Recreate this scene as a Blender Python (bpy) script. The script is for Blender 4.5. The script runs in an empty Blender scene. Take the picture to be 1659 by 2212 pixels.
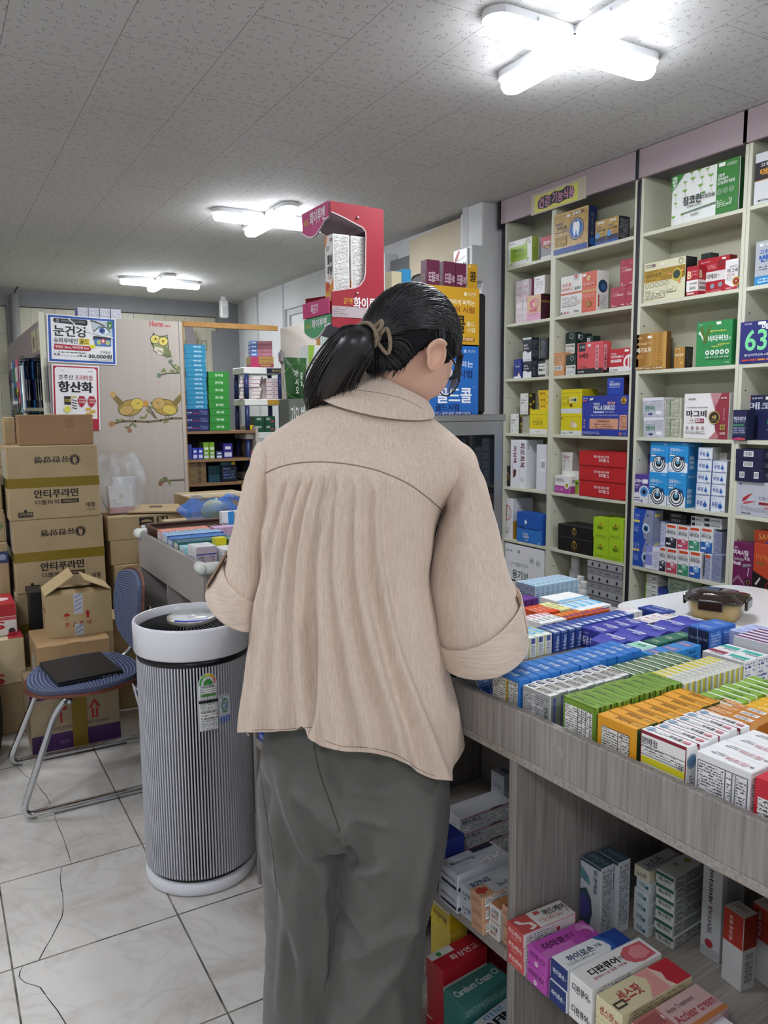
import bpy,bmesh,math,random
from mathutils import Vector,Matrix
random.seed(7)
S=bpy.context.scene
COL=S.collection
R=math.radians
# ------------------------------------------------------------------ camera
CAM_H=1.49
FPX,YAW,PIT,ROL=1690.92,0.526084,0.127308,-0.007981
def cam_axes():
 sy,cy,sp,cp=math.sin(YAW),math.cos(YAW),math.sin(PIT),math.cos(PIT)
 f=Vector((sy*cp,cy*cp,-sp));r0=Vector((cy,-sy,0));u0=r0.cross(f)
 cr,sr=math.cos(ROL),math.sin(ROL)
 return cr*r0 + sr*u0,-sr*r0 + cr*u0,f
AR,AU,AF=cam_axes()
CP=Vector((0,0,CAM_H))
cd=bpy.data.cameras.new('camera');cam=bpy.data.objects.new('camera',cd);COL.objects.link(cam)
cd.sensor_fit='VERTICAL';cd.sensor_height=36.0;cd.lens=36.0*FPX/2212.0
cd.clip_start=0.02;cd.clip_end=60
cam.matrix_world=Matrix(((AR.x,AU.x,-AF.x,0),(AR.y,AU.y,-AF.y,0),(AR.z,AU.z,-AF.z,CAM_H),(0,0,0,1)))
S.camera=cam
# ------------------------------------------------------------------ light, exposure
S.view_settings.view_transform='Standard';S.view_settings.look='None'
S.view_settings.gamma=1.0;S.view_settings.use_curve_mapping=False
S.view_settings.exposure=0.2
LAMP_E=60.0 # emission of the ceiling tubes
CEIL=2.58
wd=bpy.data.worlds.new('world');S.world=wd;wd.use_nodes=True
wd.node_tree.nodes['Background'].inputs[0].default_value=(0.75,0.85,1,1)
wd.node_tree.nodes['Background'].inputs[1].default_value=0.6
S.cycles.max_bounces=8;S.cycles.diffuse_bounces=4;S.cycles.transparent_max_bounces=12
S.cycles.sample_clamp_indirect=6.0;S.cycles.caustics_reflective=False;S.cycles.caustics_refractive=False
# ------------------------------------------------------------------ points of the room
def ray(px,py):return AF + AR*((px-829.5)/FPX)- AU*((py-1106)/FPX)
def at(px,py,ax,val):
 d=ray(px,py);t=(val-CP[ax])/d[ax];return CP + d*t
def atd(px,py,depth):return CP + ray(px,py)*depth
CA=R(-2.75);K0=Vector((0.812,2.227,0))
CS=-Vector((math.sin(CA),math.cos(CA),0));CN=Vector((math.cos(CA),-math.sin(CA),0))
def ctr(s,d,z=0):return K0 + CS*s + CN*d + Vector((0,0,z))
def at_ctr(px,py,d):
 q=ray(px,py);t=(K0+CN*d-CP).dot(CN)/q.dot(CN);return CP + q*t
# ------------------------------------------------------------------ materials
def lin(h):
 if not isinstance(h,str):return tuple(h)[:3]
 h=h.lstrip('#');o=[]
 for i in (0,2,4):
  c=int(h[i:i+2],16)/255;o.append(c/12.92 if c<=.04045 else ((c+.055)/1.055)**2.4)
 return tuple(o)
MATS={}
def newmat(name):
 m=bpy.data.materials.new(name);m.use_nodes=True
 n=m.node_tree.nodes;return m,n,m.node_tree.links,n['Principled BSDF']
def pm(col,rough=.5,metal=0.,spec=.5,em=0.,alpha=1.,trans=0.,ior=1.45,name=None,coat=0.,sss=0.):
 k=(col,rough,metal,spec,em,alpha,trans,ior,coat,sss)
 if k in MATS:return MATS[k]
 m,n,l,b=newmat(name or 'surface');c=(*lin(col),1)
 i=b.inputs
 i['Base Color'].default_value=c;i['Roughness'].default_value=rough;i['Metallic'].default_value=metal
 i['Specular IOR Level'].default_value=spec;i['IOR'].default_value=ior
 if em:i['Emission Color'].default_value=c;i['Emission Strength'].default_value=em
 if alpha<1:i['Alpha'].default_value=alpha
 if trans:i['Transmission Weight'].default_value=trans
 if coat:i['Coat Weight'].default_value=coat
 if sss:i['Subsurface Weight'].default_value=sss;i['Subsurface Radius'].default_value=(.012,.005,.003)
 MATS[k]=m;return m
def card(col):return pm(col,.42,name='card')
def N(nt,t,**kw):
 x=nt.nodes.new(t)
 for k,v in kw.items():setattr(x,k,v)
 return x
def math_(nt,op,a,b=None,c=None):
 x=nt.nodes.new('ShaderNodeMath');x.operation=op
 for i,v in enumerate((a,b,c)):
  if v is None:continue
  if isinstance(v,(int,float)):x.inputs[i].default_value=v
  else:nt.links.new(v,x.inputs[i])
 return x.outputs[0]
def mixc(nt,f,a,b):
 x=nt.nodes.new('ShaderNodeMix');x.data_type='RGBA'
 for i,v in ((0,f),(6,a),(7,b)):
  if isinstance(v,(int,float)):x.inputs[i].default_value=v
  elif isinstance(v,(tuple,list)):x.inputs[i].default_value=(*v[:3],1)
  else:nt.links.new(v,x.inputs[i])
 return x.outputs[2]
def ramp(nt,f,stops):
 x=nt.nodes.new('ShaderNodeValToRGB');e=x.color_ramp.elements
 while len(e)<len(stops):e.new(.5)
 for q,(p,c) in zip(e,stops):q.position=p;q.color=(*lin(c),1)
 nt.links.new(f,x.inputs[0]);return x.outputs[0]
def bump(nt,b,h,s=.3,dist=.002):
 x=nt.nodes.new('ShaderNodeBump');x.inputs['Strength'].default_value=s;x.inputs['Distance'].default_value=dist
 nt.links.new(h,x.inputs['Height']);nt.links.new(x.outputs[0],b.inputs['Normal']);return x
def fineprint(bg='f2f2f0',ink='55565a',pitch=.0032,rot=0):
 k=('fp',bg,ink,pitch,rot)
 if k in MATS:return MATS[k]
 m,n,l,b=newmat('fine_print');nt=m.node_tree
 uv=N(nt,'ShaderNodeUVMap');uv.uv_map='UVMap'
 sp=N(nt,'ShaderNodeSeparateXYZ');l.new(uv.outputs[0],sp.inputs[0])
 U,V=(sp.outputs[0],sp.outputs[1]) if not rot else (sp.outputs[1],sp.outputs[0])
 q=math_(nt,'DIVIDE',V,pitch);fr=math_(nt,'FRACT',q);row=math_(nt,'FLOOR',q)
 band=math_(nt,'MULTIPLY',math_(nt,'GREATER_THAN',fr,.22),math_(nt,'LESS_THAN',fr,.84))
 cv=N(nt,'ShaderNodeCombineXYZ');l.new(math_(nt,'MULTIPLY',U,1.0/pitch),cv.inputs[0]);l.new(math_(nt,'MULTIPLY',row,5.37),cv.inputs[1])
 l.new(math_(nt,'MULTIPLY',fr,1.2),cv.inputs[2])
 ns=N(nt,'ShaderNodeTexNoise');ns.inputs['Scale'].default_value=2.1;ns.inputs['Detail'].default_value=1.0;l.new(cv.outputs[0],ns.inputs['Vector'])
 nl=N(nt,'ShaderNodeTexNoise');nl.inputs['Scale'].default_value=.16;l.new(cv.outputs[0],nl.inputs['Vector'])
 ink_f=math_(nt,'MULTIPLY',band,math_(nt,'MULTIPLY',math_(nt,'GREATER_THAN',ns.outputs[0],.47),math_(nt,'GREATER_THAN',nl.outputs[0],.40)))
 l.new(mixc(nt,ink_f,lin(bg),lin(ink)),b.inputs['Base Color']);b.inputs['Roughness'].default_value=.45
 MATS[k]=m;return m
# ------------------------------------------------------------------ mesh building
class MB:
 def __init__(s):s.v=[];s.f=[];s.m=[];s.uv={};s.mats=[];s.sm=set()
 def mi(s,m):
  if m not in s.mats:s.mats.append(m)
  return s.mats.index(m)
 def add(s,vs,fs,m,smooth=False,uvs=None):
  o=len(s.v);s.v+=[Vector(p) for p in vs];k=s.mi(m)
  for j,f in enumerate(fs):
   if smooth:s.sm.add(len(s.f))
   if uvs:s.uv[len(s.f)]=[uvs[i] for i in f]
   s.f.append([i+o for i in f]);s.m.append(k)
  return s
 def box(s,x0,x1,y0,y1,z0,z1,m,c=0.):
  if c<=0:
   vs=[(x,y,z) for z in (z0,z1) for y in (y0,y1) for x in (x0,x1)]
   return s.add(vs,[(0,2,3,1),(4,5,7,6),(0,1,5,4),(2,6,7,3),(0,4,6,2),(1,3,7,5)],m)
  vs=[];idx={}
  X=(x0,x1);Y=(y0,y1);Z=(z0,z1)
  for a in (0,1):
   for b in (0,1):
    for g in (0,1):
     sx,sy,sz=1-2*a,1-2*b,1-2*g
     for ax in range(3):
      p=[X[a]+sx*c,Y[b]+sy*c,Z[g]+sz*c]
      p[ax]=(X[a],Y[b],Z[g])[ax]
      idx[(a,b,g,ax)]=len(vs);vs.append(p)
  F=[]
  I=lambda a,b,g,ax:idx[(a,b,g,ax)]
  for a in (0,1):
   q=[I(a,0,0,0),I(a,1,0,0),I(a,1,1,0),I(a,0,1,0)];F.append(q if a else q[::-1])
   q=[I(0,a,0,1),I(0,a,1,1),I(1,a,1,1),I(1,a,0,1)];F.append(q if a else q[::-1])
   q=[I(0,0,a,2),I(1,0,a,2),I(1,1,a,2),I(0,1,a,2)];F.append(q if a else q[::-1])
  for p in (0,1):
   for q in (0,1):
    F.append([I(p,q,0,0),I(p,q,1,0),I(p,q,1,1),I(p,q,0,1)])
    F.append([I(p,0,q,0),I(p,0,q,2),I(p,1,q,2),I(p,1,q,0)])
    F.append([I(0,p,q,1),I(1,p,q,1),I(1,p,q,2),I(0,p,q,2)])
    for g in (0,1):F.append([I(p,q,g,0),I(p,q,g,1),I(p,q,g,2)])
  cx=Vector(((x0+x1)/2,(y0+y1)/2,(z0+z1)/2));G=[]
  for f in F:
   P=[Vector(vs[i]) for i in f];nn=(P[1]-P[0]).cross(P[2]-P[0]);ce=sum(P,Vector())/len(P)
   G.append(f if nn.dot(ce-cx)>0 else f[::-1])
  return s.add(vs,G,m)
 def quad(s,a,b,c,d,m):return s.add([a,b,c,d],[(0,1,2,3)],m)
 def prism(s,pts,axis,lo,hi,m):
  # pts: 2-D outline (counter-clockwise) swept along axis
  n=len(pts)
  def P(p,h):
   return (h,p[0],p[1]) if axis==0 else ((p[0],h,p[1]) if axis==1 else (p[0],p[1],h))
  vs=[P(p,lo) for p in pts]+ [P(p,hi) for p in pts]
  fs=[list(range(n))[::-1],list(range(n,2*n))]+ [(i,(i+1) % n,n+(i+1) % n,n+i) for i in range(n)]
  return s.add(vs,fs,m)
 def tube(s,pts,r,m,n=10,cap=True,closed=False,flat=1.):
  pts=[Vector(p) for p in pts];L=len(pts);rs=r if isinstance(r,(list,tuple)) else [r]*L
  vs=[];up=None
  for i,p in enumerate(pts):
   t=(pts[(i+1) % L]-pts[i-1]) if closed else (pts[min(i+1,L-1)]-pts[max(i-1,0)])
   t.normalize()
   if up is None:
    up=Vector((0,0,1)) if abs(t.z)<.9 else Vector((1,0,0))
   up=(up - t*up.dot(t)).normalized();sd=t.cross(up)
   for k in range(n):
    a=2*math.pi*k/n;vs.append(p + (up*math.cos(a)*flat + sd*math.sin(a))*rs[i])
  fs=[]
  for i in range(L if closed else L-1):
   j=(i+1) % L
   for k in range(n):fs.append((i*n+k,i*n+(k+1) % n,j*n+(k+1) % n,j*n+k))
  if cap and not closed:fs+=[list(range(n))[::-1],[(L-1)*n+k for k in range(n)]]
  return s.add(vs,fs,m,True)
 def lathe(s,prof,m,n=32,smooth=True,c=(0,0)):
  vs=[];fs=[]
  for r_,z in prof:
   for k in range(n):
    a=2*math.pi*k/n;vs.append((c[0]+r_*math.cos(a),c[1]+r_*math.sin(a),z))
  for i in range(len(prof)-1):
   for k in range(n):fs.append((i*n+k,i*n+(k+1) % n,(i+1)*n+(k+1) % n,(i+1)*n+k))
  return s.add(vs,fs,m,smooth)
 def grid(s,fn,nu,nv,m,smooth=True,closeu=False,uv=None):
  vs=[fn(i/(nu if closeu else nu-1),j/(nv-1)) for j in range(nv) for i in range(nu)];fs=[]
  for j in range(nv-1):
   for i in range(nu if closeu else nu-1):
    i2=(i+1) % nu;fs.append((j*nu+i,j*nu+i2,(j+1)*nu+i2,(j+1)*nu+i))
  uvs=None
  if uv:uvs=[(i/(nu-1)*uv[0],j/(nv-1)*uv[1]) for j in range(nv) for i in range(nu)]
  return s.add(vs,fs,m,smooth,uvs)
 def mesh(s,name):
  me=bpy.data.meshes.new(name);me.from_pydata([tuple(v) for v in s.v],[],s.f)
  for m in s.mats:me.materials.append(m)
  me.polygons.foreach_set('material_index',s.m)
  if s.sm:me.polygons.foreach_set('use_smooth',[i in s.sm for i in range(len(s.f))])
  if s.uv:
   ul=me.uv_layers.new(name='UVMap')
   for i,q in s.uv.items():
    p=me.polygons[i]
    for k,li in enumerate(p.loop_indices):ul.data[li].uv=q[k]
  me.update();return me
 def build(s,name,parent=None,loc=None,rot=None):
  return link(name,s.mesh(name),parent,loc,rot)
def link(name,data,parent=None,loc=None,rot=None):
 o=bpy.data.objects.new(name,data);COL.objects.link(o)
 if parent:o.parent=parent
 if loc is not None:o.location=loc
 if rot is not None:o.rotation_euler=rot if isinstance(rot,(tuple,list)) else (0,0,rot)
 return o
def tag(o,label,cat,group=None,kind=None):
 if label:o['label']=label
 if cat:o['category']=cat
 if group:o['group']=group
 if kind:o['kind']=kind
 return o
def thing(name,label,cat,loc=(0,0,0),rot=0,group=None):
 return tag(link(name,None,None,loc,rot),label,cat,group)
def struct(o):o['kind']='structure';return o
def dup(o,loc,rot,label=None,group=None):
 c=o.copy();COL.objects.link(c);c.location=loc;c.rotation_euler=rot if isinstance(rot,(tuple,list)) else (0,0,rot)
 if label:c['label']=label
 if group:c['group']=group
 for ch in list(o.children):
  k=ch.copy();COL.objects.link(k);k.parent=c
  for g in list(ch.children):
   q=g.copy();COL.objects.link(q);q.parent=k
 return c
ORD=['first','second','third','fourth','fifth','sixth','seventh','eighth','ninth','tenth','eleventh','twelfth','thirteenth','fourteenth','fifteenth','sixteenth','seventeenth','eighteenth','nineteenth','twentieth']
def nth(i):return ORD[i]
# ------------------------------------------------------------------ lettering
TXT={}
def glyphs(s,bold):
 k=(s,bold)
 if k not in TXT:
  c=bpy.data.curves.new('t','FONT');c.body=s;c.resolution_u=3;c.offset=min(bold,.018)
  o=bpy.data.objects.new('t',c);me=o.to_mesh()
  vs=[(v.co.x,v.co.y,0) for v in me.vertices];fs=[list(p.vertices) for p in me.polygons]
  o.to_mesh_clear();bpy.data.objects.remove(o);bpy.data.curves.remove(c)
  if bold>.022: # heavier weight: the same outlines once more, a hair to the side
   e=(bold-.018)*1.6;nv=len(vs);vs=vs+[(x+e,y,.55) for x,y,l in vs];fs=fs+[[i+nv for i in f] for f in fs]
  xs=[p[0] for p in vs] or [0,1];ys=[p[1] for p in vs] or [0,1]
  x0,x1,y0,y1=min(xs),max(xs),min(ys),max(ys)
  TXT[k]=([((x-x0)/(x1-x0+1e-9),(y-y0)/(y1-y0+1e-9),l) for x,y,l in vs],fs)
 return TXT[k]
LAY=.00022
def decorate(mb,els,O,U,V,n,flip=False,start=1):
 """draw flat print elements on a face: O corner, U/V full edge vectors, n normal"""
 W,H=U.length,V.length
 P=lambda u,v,k:O + U*((1-u) if flip else u)+ V*((1-v) if flip else v)+ n*(LAY*k)
 for k,e in enumerate(els):
  k+=start;t=e[0]
  if t=='r':mb.add([P(e[1],e[2],k),P(e[3],e[2],k),P(e[3],e[4],k),P(e[1],e[4],k)],[(0,1,2,3)],card(e[5]) if isinstance(e[5],str) else e[5])
  elif t=='f':
   rot=e[8] if len(e)>8 else 0
   m=fineprint(e[5] if len(e)>5 else 'f2f2f0',e[6] if len(e)>6 else '55565a',e[7] if len(e)>7 else .0034,rot)
   q=[(e[1],e[2]),(e[3],e[2]),(e[3],e[4]),(e[1],e[4])]
   mb.add([P(u,v,k) for u,v in q],[(0,1,2,3)],m,uvs=[(u*W+e[1]*.37,v*H+e[2]*.71) for u,v in q])
  elif t=='t':
   rot=e[7] if len(e)>7 else 0;bold=e[8] if len(e)>8 else .018
   vs,fs=glyphs(e[1],bold);u0,v0,u1,v1=e[2:6];out=[]
   for a,b,l in vs:
    if rot==0:u,v=u0+a*(u1-u0),v0+b*(v1-v0)
    elif rot==90:u,v=u0+(1-b)*(u1-u0),v0+a*(v1-v0)
    elif rot==180:u,v=u1-a*(u1-u0),v1-b*(v1-v0)
    else:u,v=u0+b*(u1-u0),v1-a*(v1-v0)
    out.append(P(u,v,k+l))
   mb.add(out,fs,card(e[6]))
  elif t in 'co':
   cu,cv,r=e[1:4];ns=e[6] if len(e)>6 else 20
   ru,rv=r*H/W,r
   if t=='c':mb.add([P(cu+ru*math.cos(6.28318*i/ns),cv+rv*math.sin(6.28318*i/ns),k) for i in range(ns)],[list(range(ns))],card(e[4]))
   else:
    w=e[5];vs=[]
    for q in (1,1-w):
     vs+=[P(cu+ru*q*math.cos(6.28318*i/ns),cv+rv*q*math.sin(6.28318*i/ns),k) for i in range(ns)]
    mb.add(vs,[(i,(i+1) % ns,ns+(i+1) % ns,ns+i) for i in range(ns)],card(e[4]))
  elif t=='p':mb.add([P(u,v,k) for u,v in e[1]],[list(range(len(e[1])))],card(e[2]) if isinstance(e[2],str) else e[2])
  elif t=='l': # poly-line of width w (fraction of height)
   pts,w=e[1],e[2]
   for a,b in zip(pts,pts[1:]):
    d=Vector(((b[0]-a[0])*W,(b[1]-a[1])*H));d=d.normalized() if d.length else Vector((1,0));q=Vector((-d.y,d.x))*w*H/2
    e2=d*w*H*.3
    mb.add([P(a[0]+(sx*q.x-e2.x)/W,a[1]+(sx*q.y-e2.y)/H,k) for sx in (1,-1)]+ [P(b[0]+(sx*q.x+e2.x)/W,b[1]+(sx*q.y+e2.y)/H,k) for sx in (-1,1)],[(0,1,2,3)],card(e[3]))
  elif t=='b': # bar code
   u0,v0,u1,v1=e[1:5];mb.add([P(u0,v0,k),P(u1,v0,k),P(u1,v1,k),P(u0,v1,k)],[(0,1,2,3)],card('f4f4f4'))
   rr=random.Random(int(u0*97)+int(v1*31));u=u0+(u1-u0)*.08
   while u<u1-(u1-u0)*.1:
    w=(u1-u0)*rr.choice((.02,.03,.05));a,c=v0+(v1-v0)*.15,v1-(v1-v0)*.12
    mb.add([P(u,a,k+.5),P(u+w,a,k+.5),P(u+w,c,k+.5),P(u,c,k+.5)],[(0,1,2,3)],card('15151a'));u+=w*rr.choice((1.5,2,2.4))
   # outline frame
  elif t=='x': # rectangle outline
   u0,v0,u1,v1,col,w=e[1:7];wu,wv=w*H/W,w
   for q in ((u0,v0,u1,v0+wv),(u0,v1-wv,u1,v1),(u0,v0,u0+wu,v1),(u1-wu,v0,u1,v1)):
    mb.add([P(q[0],q[1],k),P(q[2],q[1],k),P(q[2],q[3],k),P(q[0],q[3],k)],[(0,1,2,3)],card(col))
FACES=lambda w,d,h:{
 'F':(Vector((-w/2,-d/2,0)),Vector((w,0,0)),Vector((0,0,h)),Vector((0,-1,0))),
 'R':(Vector((w/2,-d/2,0)),Vector((0,d,0)),Vector((0,0,h)),Vector((1,0,0))),
 'L':(Vector((-w/2,d/2,0)),Vector((0,-d,0)),Vector((0,0,h)),Vector((-1,0,0))),
 'B':(Vector((w/2,d/2,0)),Vector((-w,0,0)),Vector((0,0,h)),Vector((0,1,0))),
 'T':(Vector((-w/2,-d/2,h)),Vector((w,0,0)),Vector((0,d,0)),Vector((0,0,1)))}
def box_mesh(name,w,d,h,col,chamfer=.0009,flip='',**faces):
 """a folded carton: chamfered body, flap seams and its printed faces (F R L B T = lists of print elements)"""
 mb=MB();m=card(col) if isinstance(col,str) else col
 mb.box(-w/2,w/2,-d/2,d/2,0,h,m,min(chamfer,w*.1,d*.1,h*.1))
 FX=FACES(w-.0016,d-.0016,h)
 for key,els in faces.items():
  O,U,V,n=FX[key]
  O=O + n*.0008 if key != 'T' else O
  if key=='T':pass
  els=list(els)
  decorate(mb,els,O,U,V,n,key in flip)
 return mb.mesh(name)
def carton(name,w,d,h,col,label,cat,loc,rot=0,group=None,me=None,**kw):
 me=me or box_mesh(name,w,d,h,col,**kw)
 return tag(link(name,me,None,loc,rot),label,cat,group)
# ================================================================== THE SETTING
def m_floor():
 m,n,l,b=newmat('marble_tile');nt=m.node_tree
 g=N(nt,'ShaderNodeNewGeometry');mp=N(nt,'ShaderNodeMapping');l.new(g.outputs['Position'],mp.inputs[0])
 mp.inputs['Location'].default_value=(-.099+9,-2.195+9,0)
 br=N(nt,'ShaderNodeTexBrick');l.new(mp.outputs[0],br.inputs['Vector']);br.offset=0;br.inputs['Scale'].default_value=1
 br.inputs['Brick Width'].default_value=.45;br.inputs['Row Height'].default_value=.45;br.inputs['Mortar Size'].default_value=.0028
 br.inputs['Mortar Smooth'].default_value=.1;br.inputs['Color1'].default_value=(0,0,0,1);br.inputs['Color2'].default_value=(1,1,1,1)
 sh=N(nt,'ShaderNodeVectorMath',operation='MULTIPLY_ADD');l.new(br.outputs['Color'],sh.inputs[0]);sh.inputs[1].default_value=(3,5,2);l.new(g.outputs['Position'],sh.inputs[2])
 a=N(nt,'ShaderNodeTexNoise');a.inputs['Scale'].default_value=3.2;a.inputs['Detail'].default_value=7;a.inputs['Roughness'].default_value=.62;a.inputs['Distortion'].default_value=1.2
 l.new(sh.outputs[0],a.inputs['Vector'])
 c=ramp(nt,a.outputs[0],[(.30,'b3ada6'),(.43,'cfcac3'),(.55,'d9d6d1'),(.70,'dcd7cf'),(.85,'cabfb2')])
 v=N(nt,'ShaderNodeTexNoise');v.inputs['Scale'].default_value=2.3;v.inputs['Detail'].default_value=5;v.inputs['Distortion'].default_value=2.5;l.new(sh.outputs[0],v.inputs['Vector'])
 vein=math_(nt,'SUBTRACT',1,math_(nt,'MULTIPLY',math_(nt,'ABSOLUTE',math_(nt,'SUBTRACT',v.outputs[0],.5)),30))
 vein=math_(nt,'MULTIPLY',math_(nt,'MAXIMUM',vein,0),.17)
 c=mixc(nt,vein,c,lin('96918b'))
 d=N(nt,'ShaderNodeTexNoise');d.inputs['Scale'].default_value=9;d.inputs['Detail'].default_value=4;l.new(g.outputs['Position'],d.inputs['Vector'])
 gr=ramp(nt,d.outputs[0],[(.35,'3c3a38'),(.65,'8f8a82')])
 l.new(mixc(nt,br.outputs['Fac'],c,gr),b.inputs['Base Color'])
 b.inputs['Roughness'].default_value=.22;bump(nt,b,math_(nt,'SUBTRACT',1,br.outputs['Fac']),.4,.002);return m
def m_ceil():
 m,n,l,b=newmat('gypsum_tile');nt=m.node_tree
 g=N(nt,'ShaderNodeNewGeometry');s=N(nt,'ShaderNodeSeparateXYZ');l.new(g.outputs['Position'],s.inputs[0])
 cv=N(nt,'ShaderNodeCombineXYZ');l.new(math_(nt,'ADD',s.outputs[1],-2.479-.302+.604*30),cv.inputs[0]);l.new(math_(nt,'ADD',s.outputs[0],-.567+.297*40),cv.inputs[1])
 br=N(nt,'ShaderNodeTexBrick');l.new(cv.outputs[0],br.inputs['Vector']);br.offset=.5;br.inputs['Scale'].default_value=1
 br.inputs['Brick Width'].default_value=.604;br.inputs['Row Height'].default_value=.297;br.inputs['Mortar Size'].default_value=.0011;br.inputs['Mortar Smooth'].default_value=.1
 br.inputs['Color1'].default_value=(0,0,0,1);br.inputs['Color2'].default_value=(1,1,1,1)
 def marks(scale,squig,off):
  mp=N(nt,'ShaderNodeVectorMath',operation='ADD');l.new(g.outputs['Position'],mp.inputs[0]);mp.inputs[1].default_value=(off,off*1.7,0)
  vo=N(nt,'ShaderNodeTexVoronoi',voronoi_dimensions='2D');vo.inputs['Scale'].default_value=scale;vo.inputs['Randomness'].default_value=.72
  l.new(mp.outputs[0],vo.inputs['Vector'])
  dv=N(nt,'ShaderNodeVectorMath',operation='SUBTRACT');l.new(mp.outputs[0],dv.inputs[0]);l.new(vo.outputs['Position'],dv.inputs[1])
  if not squig:
   ln=N(nt,'ShaderNodeVectorMath',operation='LENGTH');s2=N(nt,'ShaderNodeVectorMath',operation='MULTIPLY');l.new(dv.outputs[0],s2.inputs[0]);s2.inputs[1].default_value=(1,1,0)
   l.new(s2.outputs[0],ln.inputs[0]);return math_(nt,'LESS_THAN',ln.outputs['Value'],.0021)
  sc=N(nt,'ShaderNodeSeparateColor');l.new(vo.outputs['Color'],sc.inputs[0])
  vr=N(nt,'ShaderNodeVectorRotate',rotation_type='Z_AXIS');l.new(dv.outputs[0],vr.inputs['Vector'])
  l.new(math_(nt,'MULTIPLY',math_(nt,'SUBTRACT',sc.outputs[0],.5),2.6),vr.inputs['Angle'])
  q=N(nt,'ShaderNodeSeparateXYZ');l.new(vr.outputs[0],q.inputs[0])
  wv=math_(nt,'MULTIPLY',math_(nt,'SINE',math_(nt,'MULTIPLY_ADD',q.outputs[0],430,math_(nt,'MULTIPLY',sc.outputs[1],6))),.0036)
  a=math_(nt,'LESS_THAN',math_(nt,'ABSOLUTE',math_(nt,'SUBTRACT',q.outputs[1],wv)),.0016)
  return math_(nt,'MULTIPLY',a,math_(nt,'LESS_THAN',math_(nt,'ABSOLUTE',q.outputs[0]),.0095))
 mk=math_(nt,'MAXIMUM',marks(23,True,0),marks(21,False,3.3))
 t=N(nt,'ShaderNodeTexNoise');t.inputs['Scale'].default_value=.9;t.inputs['Detail'].default_value=3;l.new(g.outputs['Position'],t.inputs['Vector'])
 c=ramp(nt,t.outputs[0],[(.3,'c6c5c3'),(.7,'d0cfcd')])
 c=mixc(nt,math_(nt,'MULTIPLY',mk,.85),c,lin('77767a'));c=mixc(nt,math_(nt,'MULTIPLY',br.outputs['Fac'],.8),c,lin('6c6a6a'))
 l.new(c,b.inputs['Base Color']);b.inputs['Roughness'].default_value=.75
 h=math_(nt,'SUBTRACT',1,math_(nt,'MAXIMUM',mk,br.outputs['Fac']));bump(nt,b,h,.5,.002);return m
def m_grain(name,c1,c2,c3,scale=1.,axis='Z',rough=.5,bmp=.08):
 k=('grain',c1,c2,axis,scale)
 if k in MATS:return MATS[k]
 m,n,l,b=newmat(name);nt=m.node_tree
 tc=N(nt,'ShaderNodeTexCoord');mp=N(nt,'ShaderNodeMapping');l.new(tc.outputs['Object'],mp.inputs[0])
 sc={'Z':(150,150,5),'Y':(150,5,150),'X':(5,150,150)}[axis];mp.inputs['Scale'].default_value=[q*scale for q in sc]
 a=N(nt,'ShaderNodeTexNoise');a.inputs['Scale'].default_value=1;a.inputs['Detail'].default_value=5;a.inputs['Roughness'].default_value=.6;l.new(mp.outputs[0],a.inputs['Vector'])
 c=ramp(nt,a.outputs[0],[(.28,c1),(.5,c2),(.72,c3)])
 l.new(c,b.inputs['Base Color']);b.inputs['Roughness'].default_value=rough;bump(nt,b,a.outputs[0],bmp,.001);MATS[k]=m;return m
def m_mottle(name,c1,c2,scale=6,rough=.7,bmp=0.,detail=4):
 k=('mottle',c1,c2,scale,rough)
 if k in MATS:return MATS[k]
 m,n,l,b=newmat(name);nt=m.node_tree;tc=N(nt,'ShaderNodeTexCoord')
 a=N(nt,'ShaderNodeTexNoise');a.inputs['Scale'].default_value=scale;a.inputs['Detail'].default_value=detail;l.new(tc.outputs['Object'],a.inputs['Vector'])
 l.new(ramp(nt,a.outputs[0],[(.3,c1),(.7,c2)]),b.inputs['Base Color']);b.inputs['Roughness'].default_value=rough
 if bmp:bump(nt,b,a.outputs[0],bmp,.002)
 MATS[k]=m;return m
WOOD=m_grain('grey_oak_laminate','75706d','908a86','a39e99',1.,'Z')
WOODH=m_grain('grey_oak_edge','7d7671','9a928b','aca59d',1.,'Y')
CREAM=m_mottle('cream_laminate','cdcdb8','d3d3bf',3,.45)
CREAMIN=m_mottle('cream_board','c2c2aa','cbcab5',2,.5)
WALLW=m_mottle('white_paint','c6c7c8','d0d1d1',2.5,.6)
GREYP=m_mottle('grey_paint','8c8c8e','98989a',3,.55)
LILAC=m_mottle('lilac_laminate','a8989c','ad9da1',2,.45)
BLACK=pm('17181c',.4);DARK=pm('2a2c34',.45);WHITE=pm('eeeeec',.4)
STEEL=pm('b9bcbf',.28,1.);CHROME=pm('d0d2d4',.12,1.)
XL,XR,YB,YF=-2.6,2.885,-3.6,7.72
# floor and its hairline cracks
mb=MB();mb.quad((XL,YB,0),(XR+.3,YB,0),(XR+.3,YF+.3,0),(XL,YF+.3,0),m_floor())
CRK=pm('2b2724',.8)
for line in ([(90,865),(120,900),(160,930),(190,950),(215,985),(245,1020),(265,1060)],[(285,1120),(305,1180),(330,1230),(345,1280),(365,1340),(370,1365)],
 [(322,1390),(316,1440),(318,1480),(326,1520),(330,1560),(331,1610),(325,1650),(295,1710),(270,1760),(240,1810),(205,1875)],
 [(118,1912),(106,1935),(100,1965),(118,1985),(140,2000),(175,2008),(210,2020),(235,2055),(260,2090),(300,2140),(345,2212),(380,2270)]):
 q=[at(a/2.4258,1300+c/2.4258,2,0) for a,c in line]
 for i in range(len(q)-1):
  d=(q[i+1]-q[i]).normalized();s=Vector((-d.y,d.x,0))*random.uniform(.0008,.0016);z=Vector((0,0,.0004))
  mb.quad(q[i]-s+z,q[i+1]-s+z,q[i+1]+s+z,q[i]+s+z,CRK)
struct(mb.build('floor'))
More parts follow.
